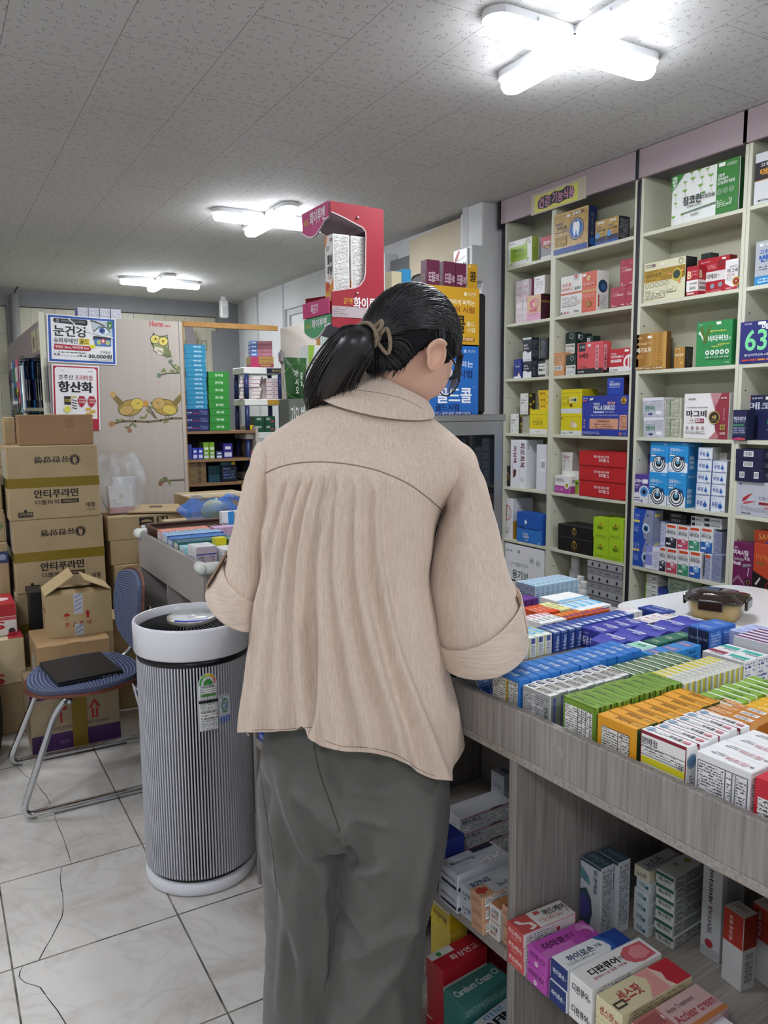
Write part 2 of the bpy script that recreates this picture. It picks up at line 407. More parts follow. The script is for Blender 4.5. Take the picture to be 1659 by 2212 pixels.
mb=MB();mb.box(XL,XR+.3,YB,YF+.3,CEIL,CEIL+.05,m_ceil());struct(mb.build('ceiling'))
mb=MB();mb.box(XL-.1,XL,YB,YF+.3,0,CEIL,WALLW);struct(mb.build('wall_left'))
mb=MB();mb.box(XL,XR+.3,YB-.1,YB,0,CEIL,WALLW);struct(mb.build('wall_back'))
# right wall: behind the shelves, then the stretch beyond the pillar with its window
mb=MB();mb.box(2.886,2.98,YB,3.42,0,CEIL,WALLW)
WX=2.72
y_a,y_b=5.2,6.35 # window opening
mb.box(WX,2.98,3.42,y_a,0,CEIL,WALLW);mb.box(WX,2.98,y_a,y_b,0,.95,WALLW);mb.box(WX,2.98,y_a,y_b,2.36,CEIL,WALLW)
mb.box(WX,2.98,y_b,6.95,0,CEIL,WALLW)
mb.box(2.80,2.98,6.95,YF+.2,0,CEIL,WALLW)
struct(mb.build('wall_right'))
mb=MB();mb.box(2.775,2.8,7.15,7.5,0,CEIL,pm('d6d7d8',.6));mb.box(WX-.004,WX,6.36,6.39,0,CEIL,pm('aeb0b2',.6))
struct(mb.build('trim_1'))
mb=MB() # window frame, greenish blind behind the glass
W2=pm('c9cccd',.4)
mb.box(WX+.02,WX+.08,y_a,y_a+.05,.95,2.36,W2);mb.box(WX+.02,WX+.08,y_b-.05,y_b,.95,2.36,W2)
mb.box(WX+.02,WX+.08,y_a+.05,y_b-.05,2.31,2.36,W2);mb.box(WX+.02,WX+.08,y_a+.05,y_b-.05,.95,1.0,W2)
mb.box(WX+.04,WX+.1,y_a+.05,y_b-.05,2.22,2.31,pm('e3e5e6',.4))
wf=mb.build('window_1');struct(wf)
mb=MB();nsl=34
for i in range(nsl):
 ya=y_a+.06+(y_b-y_a-.12)*i/nsl;mb.quad((WX+.11,ya,1.0),(WX+.118,ya+.031,1.0),(WX+.118,ya+.031,2.25),(WX+.11,ya,2.25),pm('a9c29b',.6))
mb.build('window_blind',wf)
mb=MB();mb.box(WX+.085,WX+.089,y_a+.05,y_b-.05,1.0,2.25,pm('dfe8e4',.05,alpha=.12));mb.build('window_pane',wf)
# pillar between window wall and shelves
mb=MB();mb.box(2.60,2.9,3.425,3.60,0,CEIL,WALLW,.006)
mb.box(2.598,2.6,3.55,3.60,1.6,CEIL,pm('b9babb',.5))
struct(mb.build('trim_2'))
# far wall: painted beam, metal mullion, filmed shop-front panes
PANE=m_mottle('filmed_glass','cfcbb4','d8d5c0',2.2,.35)
mb=MB();GB=m_mottle('grey_beam','7f8083','8b8c8f',3,.5)
mb.box(XL,2.9,YF,YF+.2,2.44,CEIL,GB);mb.box(XL,2.9,YF+.08,YF+.2,0,2.44,PANE)
for xx in (-1.7,-.45,.73):
 mb.box(xx-.05,xx+.05,YF+.0,YF+.09,0,2.44,GB)
mb.box(2.58,2.80,YF,YF+.1,0,2.44,GB)
struct(mb.build('wall_far'))
mb=MB()
for x0,x1 in ((-.40,.68),(.78,2.58),(-1.65,-.50)):
 k=x0
 while k<x1-.02:
  w=random.uniform(.10,.24) if x1<2 else .1
  e=min(k+w,x1);zc=0.95
  mb.box(k+.001,e-.001,YF+.05+random.uniform(0,.008),YF+.078,1.9 if x1>2 else zc,2.435,PANE);k=e
for x0,x1 in ((-.40,.68),(-1.65,-.50)):
 z=1.35
 while z<2.2:
  mb.box(x0,x1,YF+.047,YF+.0505,z,z+.002,pm('b5b09a',.6));z+=.17
struct(mb.build('window_2'))
mb=MB();mb.tube([(.745,YF-.06,0),(.745,YF-.06,2.53)],.035,pm('d7d9da',.3,.6),12);struct(mb.build('trim_3'))
mb=MB();mb.tube([(.745,YF-.06,2.53),(.748,YF-.10,2.55),(.76,YF-.2,2.572)],.005,BLACK,6);struct(mb.build('trim_4'))
mb=MB();mb.box(2.52,2.885,YF-.01,YF,0,2.3,GB);struct(mb.build('trim_5'))
# ------------------------------------------------------------------ ceiling lamps
GLOW=pm('f4f8ff',.5,em=LAMP_E,name='lamp_diffuser');LBASE=pm('e4e6e8',.4);GLOW2=pm('f4f8fe',.5,em=LAMP_E*.2,name='lamp_diffuser_edge')
def stadium(L,w,n=10):
 p=[]
 for i in range(n+1):a=-math.pi/2+math.pi*i/n;p.append((L/2-w/2+w/2*math.cos(a),w/2*math.sin(a)))
 for i in range(n+1):a=math.pi/2+math.pi*i/n;p.append((-L/2+w/2+w/2*math.cos(a),w/2*math.sin(a)))
 return p
def lamp(x,y,label):
 t=thing('ceiling_lamp',label,'ceiling light',(x,y,CEIL),0,'cross-shaped ceiling lamps')
 b=MB();g=MB()
 for rz in (0,1):
  f=lambda L,w:[(q if not rz else (-q[1],q[0])) for q in stadium(L,w)]
  b.prism(f(.66,.098),2,-.022,-.001,LBASE)
  o=f(.645,.078);i_=f(.63,.058)
  n=len(o);vs=[(p[0],p[1],-.022) for p in o]+[(p[0],p[1],-.045) for p in o]+[(p[0],p[1],-.058) for p in i_]
  fs=[(k,n+k,n+(k+1) % n,(k+1) % n) for k in range(n)]+[(n+k,2*n+k,2*n+(k+1) % n,n+(k+1) % n) for k in range(n)]+[[2*n+k for k in range(n)][::-1]]
  fs=[q[::-1] for q in fs]
  g.add(vs,fs[:n],GLOW2);g.add(vs,fs[n:],GLOW)
  for e in (-1,1):
   q=.15*e;b.box(*((q-.035,q+.035,-.054,.054) if not rz else (-.054,.054,q-.035,q+.035)),-.03,-.012,LBASE)
 b.build('base',t);g.build('diffuser',t);return t
lamp(1.728,1.835,'cross-shaped white ceiling lamp nearest the viewer, above the wall shelves')
lamp(1.735,4.23,'cross-shaped white ceiling lamp in the middle, beside the tall red display stand')
lamp(1.745,6.62,'cross-shaped white ceiling lamp farthest back, near the far wall')
for k,(x,y) in enumerate(((1.728,-.56),(-.75,-.56),(1.728,-2.9),(-.75,-2.9),(-.75,1.835),(-.75,4.23))):
 lamp(x,y,'cross-shaped white ceiling lamp behind or left of the viewer')
# motion sensor on the far ceiling edge
p=at(482,648,1,7.3)
t=thing('motion_sensor','small white motion sensor hanging at the far end of the ceiling','sensor',(p.x,7.3,CEIL),0)
mb=MB();mb.box(-.02,.02,-.02,.02,-.05,-.001,WHITE,.004);mb.build('bracket',t)
mb=MB();mb.box(-.038,.038,-.045,.02,-.20,-.035,WHITE,.012);mb.build('housing',t)
mb=MB();mb.box(-.026,.026,-.05,-.044,-.18,-.10,pm('d5d8da',.2),.002);mb.build('lens',t)
# ================================================================== WALL SHELVES
XS=2.70
ZB=[2.236,1.944,1.659,1.371,1.082,.797,.51,.22]
def shelf_unit(name,label,ya,yb,dividers,lpan=True):
 """ya (far) > yb (near): a tall open shelf with panels, boards and a lilac fascia up to the ceiling"""
 t=thing(name,label,'shelving',(XS,(ya+yb)/2,0));oy=(ya+yb)/2
 def bx(nm,x0,x1,y0,y1,z0,z1,m,c=.001,**k):
  mb=MB();mb.box(x0-XS,x1-XS,y0-oy,y1-oy,z0,z1,m,c);return mb.build(nm,t)
 bx('back_panel',XR-.006,XR,yb,ya,.0,2.5,CREAMIN,0)
 bx('side_panel',XS,XR-.006,ya-.015,ya,0,2.47,CREAM);bx('side_panel',XS,XR-.006,yb,yb+.015,0,2.47,CREAM)
 edges=[ya-.015]
 for a,b in dividers:bx('divider',XS,XR-.006,b,a,.06,2.47,CREAM);edges+=[a,b]
 edges.append(yb+.015)
 for i in range(0,len(edges),2):
  y1,y0=edges[i],edges[i+1]
  for z in ZB:bx('shelf_board',XS+.001,XR-.006,y0,y1,z-.015,z,CREAM)
  mb=MB()
  for z in (1.85,1.56,1.27,.98,.70):mb.tube([(.025,y1-oy-.0005,z),(.025,y1-oy-.002,z)],.003,BLACK,8)
  mb.build('peg_holes',t)
 bx('plinth',XS+.03,XS+.05,yb+.015,ya-.015,0,.06,CREAM)
 f=bx('fascia',XS-.016,XS-.001,yb,ya+.018,2.462,CEIL-.002,LILAC)
 return t
u1=shelf_unit('wall_shelf','cream wall shelf with two columns under the handwritten sign',3.36,2.468,[(3.005,2.972)])
u2=shelf_unit('wall_shelf','cream wall shelf with one wide column right of the black strip',2.449,1.943,[])
u3=shelf_unit('wall_shelf','cream wall shelf cut off by the right edge of the photo',1.942,1.40,[])
def strip(label,y0,y1,z0,z1,x0=XS-.004,x1=XS+.05,nm='edge_strip'):
 mb=MB();mb.box(x0,x1,y0,y1,z0,z1,pm('22242b',.35),.001)
 return tag(mb.build(nm),label,'trim')
strip('black vertical strip between the two left wall shelves',2.4495,2.4675,0,2.455)
strip('dark end strip at the left side of the leftmost wall shelf',3.3615,3.379,0,2.455)
strip('dark joint strip across the lilac fascia above the black strip',2.451,2.4665,2.46,CEIL-.002,XS-.021,XS-.0165,'fascia_strip')
strip('dark end cap on the left end of the lilac fascia',3.379,3.395,2.44,CEIL-.002,XS-.024,XS+.02,'fascia_strip')
# hand-written sign on the fascia
ya=at(1148,430,0,XS-.017);yb_=at(1267,400,0,XS-.017)
mb=MB();XP=XS-.0170
Y0,Y1=ya.y,yb_.y
O=Vector((XP,Y0,2.452));U=Vector((0,Y1-Y0,0));V=Vector((0,0,.098));n=Vector((-1,0,0))
mb.box(XP-.0004,XP+.0004,Y1,Y0,2.452,2.55,pm('c7bda9',.35))
blob=[(.05,.22),(.03,.5),(.08,.76),(.2,.82),(.32,.74),(.45,.86),(.6,.78),(.72,.9),(.87,.8),(.9,.5),(.84,.22),(.7,.24),(.55,.16),(.42,.26),(.26,.14),(.14,.16)]
decorate(mb,[('r',.07,.06,.86,.86,'dfe06a'),('p',[(.1+u*.78,.03+v*.92) for u,v in blob],'3d3c44'),
 ('t','건강',.145,.22,.37,.74,'d99ab8',0,.03),('t','기능식품',.40,.24,.80,.78,'d99ab8',0,.03)],O,U,V,n,start=4)
tag(mb.build('paper_sign'),'yellow handwritten pink-lettered paper sign taped to the lilac fascia','sign')
# ------------------------------------------------------------------ boxes on the wall shelves
ZM={6:(1060,400,3.95),5:(1060,960,4.88),3:(1340,280,5.2),4:(1340,700,5.2),'A':(1060,200,2.77),'B':(1060,700,2.77),7:(1560,200,4.424),8:(1560,680,3.456)}
TOPZ={}
def sb(zid,x0,x1,yt,row,dx,d,col,label,F=(),Rr=(),T=(),L=(),on=None,name='supplement_box',group=None,flip='',hh=None,w=None,gap=.0):
 ox,oy,k=ZM[zid];a=at(ox+x0/k,oy+yt/k,0,XS+dx);b=at(ox+x1/k,oy+yt/k,0,XS+dx)
 z0=(TOPZ[on.name] if on else ZB[row])+.0006
 W=w or (a.y-b.y-.001);h=hh or a.z-z0
 o=carton(name,W,d,h,col,label,'supplement box',(XS+dx+d/2,(a.y+b.y)/2 if not w else a.y-w/2,z0),R(-90),group,F=F,R=Rr,T=T,L=L,flip=flip)
 TOPZ[o.name]=z0+h;return o
FP=lambda u0,v0,u1,v1,bg='f2f2f0',ink='55565a',p=.0040:('f',u0,v0,u1,v1,bg,ink,p)
def TT(s,u0,v0,u1,v1,c='26262a',b=.02,r=0):return ('t',s,u0,v0,u1,v1,c,r,b)
STK=lambda u,v,w=.1,h=.07:('r',u,v,u+w,v+h,'f3f1ee')
# ---- left column
sb(6,150,352,492,0,.004,.07,'e8eae6','white box with a lime green panel, top left compartment of the wall shelves',
 F=[('r',.10,.16,.82,.76,'a2c53a'),('r',.13,.20,.79,.72,'9cc22f'),TT('센트라민',.2,.5,.66,.66,'3f6a22'),TT('현풍생산업',.22,.3,.7,.44,'5f8a30',.01),TT('Dr.Select',.05,.86,.3,.92,'6a6c70',.0)]
 + [('c',.75+.05*i,.80+.05*(i % 3),.035,'8db83c') for i in range(4)]+[('c',.08+.05*i,.06+.04*(i % 2),.03,'8db83c') for i in range(4)]+[('c',.80+.04*(i % 3),.08+.05*i,.03,'8db83c') for i in range(3)],
 Rr=[('r',0,.0,.62,1,'b0c26a'),('r',.05,.62,.6,.98,'a7bd52'),('r',.05,.1,.5,.6,'9cb04a'),FP(.7,.2,.95,.8)])
sb(6,430,520,450,0,.006,.06,'7d8085','small red and silver box between the white lime box and the divider',
 F=[('r',0,.55,1,1,'b3323f'),TT('로빈',.2,.6,.9,.8,'f2f0ee'),('p',[(.25,.5),(.55,.38),(1,.5),(1,.62),(.4,.6)],'7c2a2c'),('r',0,0,1,.1,'d4d6d8'),TT('20',.4,.45,.8,.55,'e8b84a')])
pk=dict(F=[TT('프로폴',.1,.6,.9,.72,'d98aa0',.0),('c',.5,.82,.12,'ece4ea'),FP(.1,.12,.9,.45,'e4dcdf','c98a9a',.006),('c',.2,.08,.03,'c9506a'),('c',.75,.08,.03,'c9506a')])
a=sb(6,212,268,1010,1,.03,.07,'e3dde0','pale pink box at the bottom left of a stack of four, second row far left',group=None,**pk)
b=sb(6,272,324,1000,1,.03,.07,'e3dde0','pale pink box at the bottom right of a stack of four, behind the gold box',**pk)
sb(6,212,270,825,1,.03,.07,'e3dde0','pale pink box at the top left of a stack of four, second row far left',on=a,**pk)
sb(6,272,324,808,1,.03,.07,'e3dde0','pale pink box at the top right of a stack of four, beside the maroon box',on=b,**pk)
g=sb(6,310,428,950,1,.008,.10,'d9b48e','gold and pink box with a looping heart ribbon, under the small white box',
 F=[('r',0,0,1,.3,'e0a9c8'),('c',.42,.66,.15,'d9417f'),('c',.46,.64,.10,'e9c7b0'),('o',.6,.66,.2,'d06aa0',.18),TT('앤제통',.2,.34,.75,.46,'d9418a'),FP(.15,.2,.85,.27,'dfaec6','b0688a')],
 Rr=[('r',0,0,1,1,'4a2430'),('r',0,.68,1,.76,'8a6a36')])
sb(6,326,369,800,1,.05,.06,'7a1f45','narrow maroon box standing behind the small white box',on=g,F=[FP(.15,.3,.8,.9,'7a1f45','b06a85',.005)])
sb(6,371,462,785,1,.014,.09,'e6e3e4','small white box with tiny print on top of the gold and pink box',on=g,
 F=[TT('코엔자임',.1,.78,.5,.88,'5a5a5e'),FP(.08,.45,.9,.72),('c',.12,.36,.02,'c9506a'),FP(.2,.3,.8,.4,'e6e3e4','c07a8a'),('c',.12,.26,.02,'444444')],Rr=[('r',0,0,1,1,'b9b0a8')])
dk=dict(F=[('r',0,.72,1,.9,'2c3644'),('p',[(0,0),(1,0),(1,.35),(.6,.3),(.3,.4),(0,.36)],'e2e4e6'),TT('엠디',.1,.6,.55,.7,'e8eaec'),TT('비타민B',.1,.46,.7,.55,'e8eaec'),('r',0,.9,1,1,'cfd2d6')],
 Rr=[FP(.1,.1,.9,.9,'2a3039','79808a',.007)])
s1=sb(6,275,350,1492,2,.02,.05,'2a3039','charcoal and white box at the bottom of a pair, left column third row',**dk)
sb(6,275,350,1305,2,.02,.05,'2a3039','charcoal and white box on top of its twin, left column third row',on=s1,**dk)
s2=sb(6,356,404,1488,2,.05,.05,'2a3039','plain charcoal box behind the small white box with green letters',F=[FP(.1,.1,.9,.9,'2a3039','6d747e',.007)])
sb(6,420,486,1310,2,.05,.06,'2a3039','charcoal box standing alone at the upper right of the charcoal boxes',on=s2,F=[FP(.08,.05,.7,.95,'2a3039','79808a',.008)])
sb(6,198,262,1488,2,.012,.06,'27357f','blue box with a pale figure at the left end of the third row',
 F=[('o',.5,.72,.18,'6a78c8',.12),TT('키즈본',.2,.58,.8,.66,'dfe3f2'),('r',0,0,1,.1,'dfe3ea'),('c',.7,.22,.07,'d6b39a'),('r',.55,.05,.85,.18,'e8ecf2')])
sb(6,406,470,1500,2,.008,.04,'dcddd8','small white box with a green Mg symbol, third row',
 F=[('r',0,.82,1,1,'3a3d42'),TT('마그네슘',.1,.6,.9,.72,'2a2c30'),TT('Mg',.12,.28,.7,.52,'17181a',.04),('c',.82,.44,.06,'6aa52e'),('r',0,0,1,.14,'3a3d42')],Rr=[FP(.1,.1,.9,.9)])
hexs=[('p',[(u+.16*math.cos(R(60*i)),v+.07*math.sin(R(60*i))) for i in range(6)],c) for (u,v,c) in [(.3,.9,'d9b92a'),(.7,.82,'3a3a34'),(.35,.7,'3a3a34'),(.72,.6,'d9b92a'),(.3,.48,'d9b92a'),(.7,.38,'2a2a26'),(.35,.26,'d9b92a'),(.68,.14,'3a3a34')]]
hx=dict(F=[TT('프로폴리스',.1,.64,.8,.72,'2e3034'),TT('면역',.1,.5,.45,.58,'2e3034'),FP(.1,.36,.8,.44),FP(.1,.1,.4,.2),('c',.82,.86,.06,'b9bcc0'),('o',.8,.12,.05,'6aa52e',.4)],Rr=[('r',0,0,1,1,'3f3e30')]+hexs)
h1=sb(6,168,240,1953,3,.012,.06,'dfe0da','lower white box with black and yellow honeycomb side, left column fourth row',**hx)
h2=sb(6,264,330,1958,3,.03,.05,'b9b7a8','grey printed box right of the lower honeycomb box',F=[FP(.08,.06,.92,.94,'bbb9a9','7c7a6e',.005)])
sb(6,252,322,1778,3,.02,.05,'dfe0da','upper white box with black and yellow honeycomb side, left column fourth row',on=h2,**hx)
yt_=sb(6,332,488,1915,3,.003,.085,'ddcb1c','yellow tin with a white base at the right end of the fourth row, left column',name='yellow_tin',
 F=[('r',0,0,1,.2,'e6e6de'),('r',0,.78,1,.8,'b9a912'),TT('반올림',.2,.36,.72,.56,'a59a10'),TT('비타민',.34,.60,.62,.66,'a59a10',.0),TT('60',.4,.07,.6,.11,'8a8a86',.0)])
pr=yt_
for i in range(3):
 pr=sb(6,415-5*i,500,1860-54*i,3,.014+.003*i,.05,'e2bf1e','small yellow box %s on the yellow tin' % ['at the bottom of three','in the middle of three','at the top of three'][i],on=pr,
 F=[TT('홀인원',.15,.3,.62,.7,'7a4a10',.03),('c',.82,.5,.2,'f0dc60')],group='small yellow boxes on the tin')
pw=lambda t,lab,u=.3:dict(F=[TT(t,u,.38,u+.36,.95,'6a1f2c',.03,270),('p',[(.35,.12),(.65,.16),(.75,.28),(.5,.34),(.35,.28)],'5a2a2a')])
sb('B',120,166,692,4,.006,.10,'e2e3e8','narrow white box with dark red vertical lettering, fifth row far left',F=[TT('피워텍',.35,.52,.8,.88,'6a1f2c',.03,270),('p',[(.35,.2),(.7,.24),(.8,.36),(.5,.40),(.38,.34)],'5a2a2a'),TT('일반의약품',.2,.3,.32,.5,'5a5a60',0,270)])
sb('B',166,208,692,4,.012,.12,'e6e6ec','white box with large dark red vertical lettering, fifth row left column',F=[TT('피로회복',.25,.42,.85,.94,'5c1c28',.03,270),FP(.35,.12,.75,.22)],Rr=[('r',.06,.8,.2,.95,'b9bac2')],w=.062)
sb('B',275,333,720,4,.004,.09,'dfe0e8','plain white box with a barcode label beside the divider, fifth row',F=[('r',.45,.42,1,.7,'ececf2'),('b',.5,.46,.95,.66)])
sb('B',86,118,848,4,.02,.06,'1c1c1e','small black box with gold letters tucked behind the white boxes',F=[TT('영양',.5,.3,.85,.6,'b08a3a',.02,270),('r',0,.62,.6,.7,'cfcfcf')])
c6=sb(5,130,238,562,5,.016,.14,'dfdfe2','white box with red oval lettering behind the blue box, left column sixth row',
 F=[('o',.36,.64,.2,'c04a52',.1),TT('Magnephen',.28,.46,.46,.82,'b03a44',.02,270),TT('아미노산 함유',.6,.5,.72,.78,'88585c',0,270),('b',.1,.12,.6,.2),FP(.1,.22,.7,.3)],
 Rr=[('o',.45,.62,.16,'b8888c',.1),TT('아미바헬',.2,.56,.72,.68,'a05058'),('r',0,0,.3,.45,'c9983a')])
sb(5,278,545,705,5,.001,.07,'2258b0','blue box with a white water drop, left column sixth row',
 F=[('r',0,0,1,.5,'2f74c4'),('p',[(0,.5),(.2,.54),(.4,.47),(.6,.52),(.8,.49),(1,.54),(1,.5),(.8,.45),(.55,.47),(.3,.44),(0,.47)],'183f78'),
 ('c',.36,.66,.045,'f2f5fa'),('p',[(.3,.675),(.36,.78),(.42,.675)],'f2f5fa'),TT('마시는',.26,.24,.46,.33,'eef3fa',.03),TT('링겔단',.26,.15,.5,.23,'eef3fa',.03),TT('건강',.32,.06,.46,.1,'dfe8f4'),('c',.9,.05,.03,'d6dde8')])
sb(5,150,566,1112,6,.004,.10,'e4e5e8','large white box with dark green lettering and two round seals, lowest visible row',hh=.262,
 F=[TT('웅기브',.2,.3,.62,.48,'3a4c44',.02),TT('구구팔팔이삼사',.16,.56,.62,.64,'6a7a70',.0),TT('대한식품',.03,.84,.2,.88,'6a6c70',0),('r',.34,.84,.39,.9,'6f9a7a'),('o',.70,.74,.06,'77808a',.12),('o',.86,.72,.06,'77808a',.12),TT('GMP',.66,.72,.74,.76,'77808a'),TT('HACCP',.82,.70,.9,.74,'77808a'),('r',.1,.2,.3,.27,'3c4440')])
# ---- right column of the first shelf
tooth=[('r',0,0,1,.13,'2c4f9c'),('r',0,.96,1,1,'c9b06e'),('c',.68,.52,.27,'1b2c5c'),('c',.68,.52,.245,'c9b98a'),('c',.68,.52,.225,'2d62b0'),('c',.68,.52,.15,'6aa6dc'),
 ('p',[(.585,.62),(.60,.69),(.64,.70),(.68,.67),(.72,.70),(.76,.69),(.775,.62),(.76,.50),(.745,.34),(.725,.34),(.70,.46),(.68,.48),(.66,.46),(.635,.34),(.615,.34),(.60,.5)],'f4f6f6'),
 TT('프리미엄',.06,.70,.26,.77,'2a3f8a'),TT('인사이가돌',.10,.58,.40,.68,'26262a'),TT('Premium Inosagadol',.05,.50,.44,.56,'2a4a8a',.0),FP(.06,.18,.40,.42,'b99850','6a5426',.006),
 STK(.40,.86,.1,.06)]+[('c',.62+.08*i,.90,.035,c) for i,c in enumerate(('dfe3e8','dfe3e8','dfe3e8','7a3a6a'))]
GOLD=m_mottle('gold_foil','a88444','c4a45e',60,.35)
for i in range(3):
 sb(6,540,830,262,0,-.002+.0585*i,.0575,GOLD,'gold box with a tooth emblem, %s' % ['front of three on the top shelf','second of three, only its navy side showing','rearmost of three, only its navy side showing'][i],
 F=tooth if i==0 else (),Rr=[('r',0,0,1,1,'1f2d57'),('r',0,0,.06,1,'c0a260'),TT('인사이가돌',.35,.3,.62,.85,'8f8a70',.0,270),('c',.6,.16,.1,'2d62b0')],group=None)
sg=[('r',0,0,1,.1,'2c4f9c'),('r',0,.1,1,.3,'2a2f4e'),TT('인사이가돌',.1,.5,.9,.62,'26262a'),('c',.22,.38,.12,'5a96d0'),TT('프리미엄',.1,.66,.6,.72,'2a3f8a'),FP(.5,.32,.95,.46,'b99850','6a5426',.006)]+[('c',.35+.2*i,.88,.05,'e4e6ea') for i in range(3)]
sb(6,893,989,312,0,.006,.045,GOLD,'small gold tooth-emblem box, left one of the small pair',F=sg,Rr=[('r',0,0,1,1,'24262e')])
sb(6,991,1092,285,0,.004,.07,GOLD,'small gold tooth-emblem box with black side, right one of the small pair',F=sg,Rr=[('r',0,0,1,1,'26282f'),FP(.1,.1,.9,.9,'26282f','9a9ca2',.006)])
sb(6,600,909,790,1,.006,.075,'e6e3df','white and orange box with a round gold seal, second row',
 F=[('r',.60,0,1,1,'d0614a'),('r',0,.52,.6,.57,'c65a44'),('r',.6,.50,1,.56,'c39a5c'),TT('리포꿈',.03,.72,.3,.82,'c04838'),TT('비타민 C',.03,.61,.36,.70,'c04838'),TT('솔루션',.40,.61,.57,.70,'3a7a56'),TT('솔루션',.0,.0,.001,.001,'3a7a56'),
 ('o',.44,.95,.09,'8aa0a8',.15),('c',.44,.95,.05,'c0504a'),('c',.79,.84,.065,'e2cfa8'),('c',.79,.84,.035,'c9863a'),STK(.63,.9,.09,.06),FP(.64,.66,.95,.72,'d0614a','f0d0c4',.007),('c',.80,.2,.08,'a8823a'),('o',.80,.2,.075,'6a4a1a',.12),
 FP(.04,.22,.45,.46,'e6e3df','77777c',.008),('o',.53,.3,.05,'c9a08a',.3)]+[('c',.05+.09*i,.06,.03,c) for i,c in enumerate(('33363c','b04a3a','c65a44'))]+[('o',.66+.09*i,.40,.04,'f0d8cc',.2) for i in range(4)]+[TT('Qual',.4,.04,.54,.1,'33363c',.03)],
 Rr=[('c',.5,.62,.16,'27415e'),('c',.55,.6,.08,'3f6a96'),FP(.2,.08,.8,.4),('r',.1,.1,.2,.4,'b04a3a')])
cr=dict(F=[TT('프리미엄',.1,.66,.5,.74,'e0b0b4',.0),TT('리포좀',.1,.54,.42,.63,'d89aa0',.01),TT('비타민C',.45,.54,.88,.64,'f4e8e8',.03),('o',.86,.88,.08,'dca8ac',.15),('p',[(.15,.8),(.2,.95),(.25,.95),(.2,.8)],'c9606e'),TT('60',.1,.1,.25,.14,'f0d8d8'),FP(.1,.03,.6,.08,'a32f45','dca8ac',.006),TT('MJ',.75,.05,.95,.13,'f0dcdc')])
k1=sb(6,1022,1153,880,1,.006,.06,'a32f45','crimson box at the lower left of three, second row',**cr)
k2=sb(6,1155,1215,862,1,.006,.06,'a32f45','crimson box at the lower right of three, beside the black strip',**cr)
sb(6,1105,1222,680,1,.01,.06,'a32f45','crimson box on top of the two lower crimson ones',on=k2,hh=.115,**cr)
gb=dict(F=[('r',0,0,1,.48,'dedfd8'),('o',.6,.82,.12,'dfe4e0',.16),TT('비나케이',.1,.34,.7,.42,'26282a'),FP(.1,.05,.85,.2),('c',.82,.36,.05,'4a4c50')])
gtop=[]
q=sb(6,645,728,1450,2,.006,.06,'1d332f','dark green and white box in front on the shelf, left of the coral box',F=gb['F'],Rr=[('r',0,0,1,1,'1b2d2a')])
q2=sb(6,640,720,1448,2,.07,.05,'1d332f','dark green box hidden at the back, carrying another',F=())
sb(6,640,722,1262,2,.055,.05,'1d332f','dark green and white box at the upper left, behind the coral box',F=gb['F'],on=q2,Rr=[('r',.4,.7,.8,.9,'dfe2e0')])
q3=sb(6,726,800,1448,2,.088,.05,'1d332f','dark green box out of sight behind the coral box')
sb(6,728,800,1272,2,.085,.05,'1d332f','dark green and white box at the upper middle, behind the coral box',F=gb['F'],on=q3)
q3=sb(6,808,870,1448,2,.094,.05,'1d332f','dark green box out of sight at the back right')
sb(6,808,872,1290,2,.09,.05,'1d332f','dark green box with a white square mark, upper right behind the coral box',F=[('r',.25,.70,.65,.88,'dfe2e0'),('r',.38,.76,.55,.83,'1d332f')],on=q3)
sb(6,538,625,1435,2,.004,.055,'d39a6c','orange-tan box with a barcode at the left of the third row',F=[FP(.08,.45,.9,.88,'d9a678','7a5030',.005),('b',.06,.24,.86,.42),('r',0,.9,1,1,'c98a5a')])
sb(6,740,958,1350,2,.002,.055,'d8595f','coral box with a black base and black tag, third row',
 F=[('r',0,0,1,.17,'2c2a2c'),('r',.06,.72,.33,.98,'33343a'),TT('뉴 베인',.1,.82,.3,.9,'dfe0e2'),TT('뉴베인',.08,.50,.44,.66,'2a1c20',.03),('p',[(.74,.12),(.86,.12),(.86,.9),(.74,.86)],'e6a3aa'),TT('유효한 성분',.76,.16,.84,.82,'6a2a34',.02,270),STK(.42,.86,.13,.07),FP(.08,.2,.4,.28,'d8595f','6a2a34',.006),TT('CARE',.05,.05,.3,.1,'e6e6e6')],
 Rr=[('r',0,0,1,.16,'2c2a2c'),('r',.12,.1,.5,.9,'e6a3aa'),TT('뉴베인',.18,.2,.44,.8,'6a2a34',.02,270)])
sb(6,1014,1190,1402,2,.0,.06,'bf2f3a','red and white vitamin box with a big white ring, third row',
 F=[('r',0,0,1,.22,'e4e4e2'),TT('YUHAN',.08,.74,.34,.82,'f0dcdc'),TT('VITAMIN·C',.08,.6,.72,.71,'f4f0f0',.03),('r',.08,.42,.6,.53,'f0eeee'),TT('1000mg',.12,.445,.56,.515,'b02a36',.02),('o',1.0,.38,.34,'ece8e4',.3),STK(.76,.84,.2,.1),('o',.12,.09,.04,'55585c',.4),TT('유한양행',.2,.05,.42,.12,'55585c')][:9]+[('r',.93,.1,.999,.66,'ece8e4')])
tin=dict(col='ddcf14')
t1=sb(6,600,780,1948,3,.004,.10,'d9c916','lower yellow tin with two cartoon blobs, fourth row right column',name='yellow_tin',
 F=[('r',0,0,1,.2,'e2e3dd'),('r',0,.84,1,.86,'a99c10'),('c',.56,.58,.13,'c9a878'),('c',.56,.48,.16,'d6bd92'),('c',.7,.44,.12,'e8e4cc'),('c',.04,.76,.05,'9a3a2a'),TT('레모나',.42,.08,.62,.16,'4a4c50'),FP(.08,.07,.3,.13)],Rr=[('r',0,.0,1,.2,'d6d6cf'),('r',0,.2,1,1,'b9ac1a')])
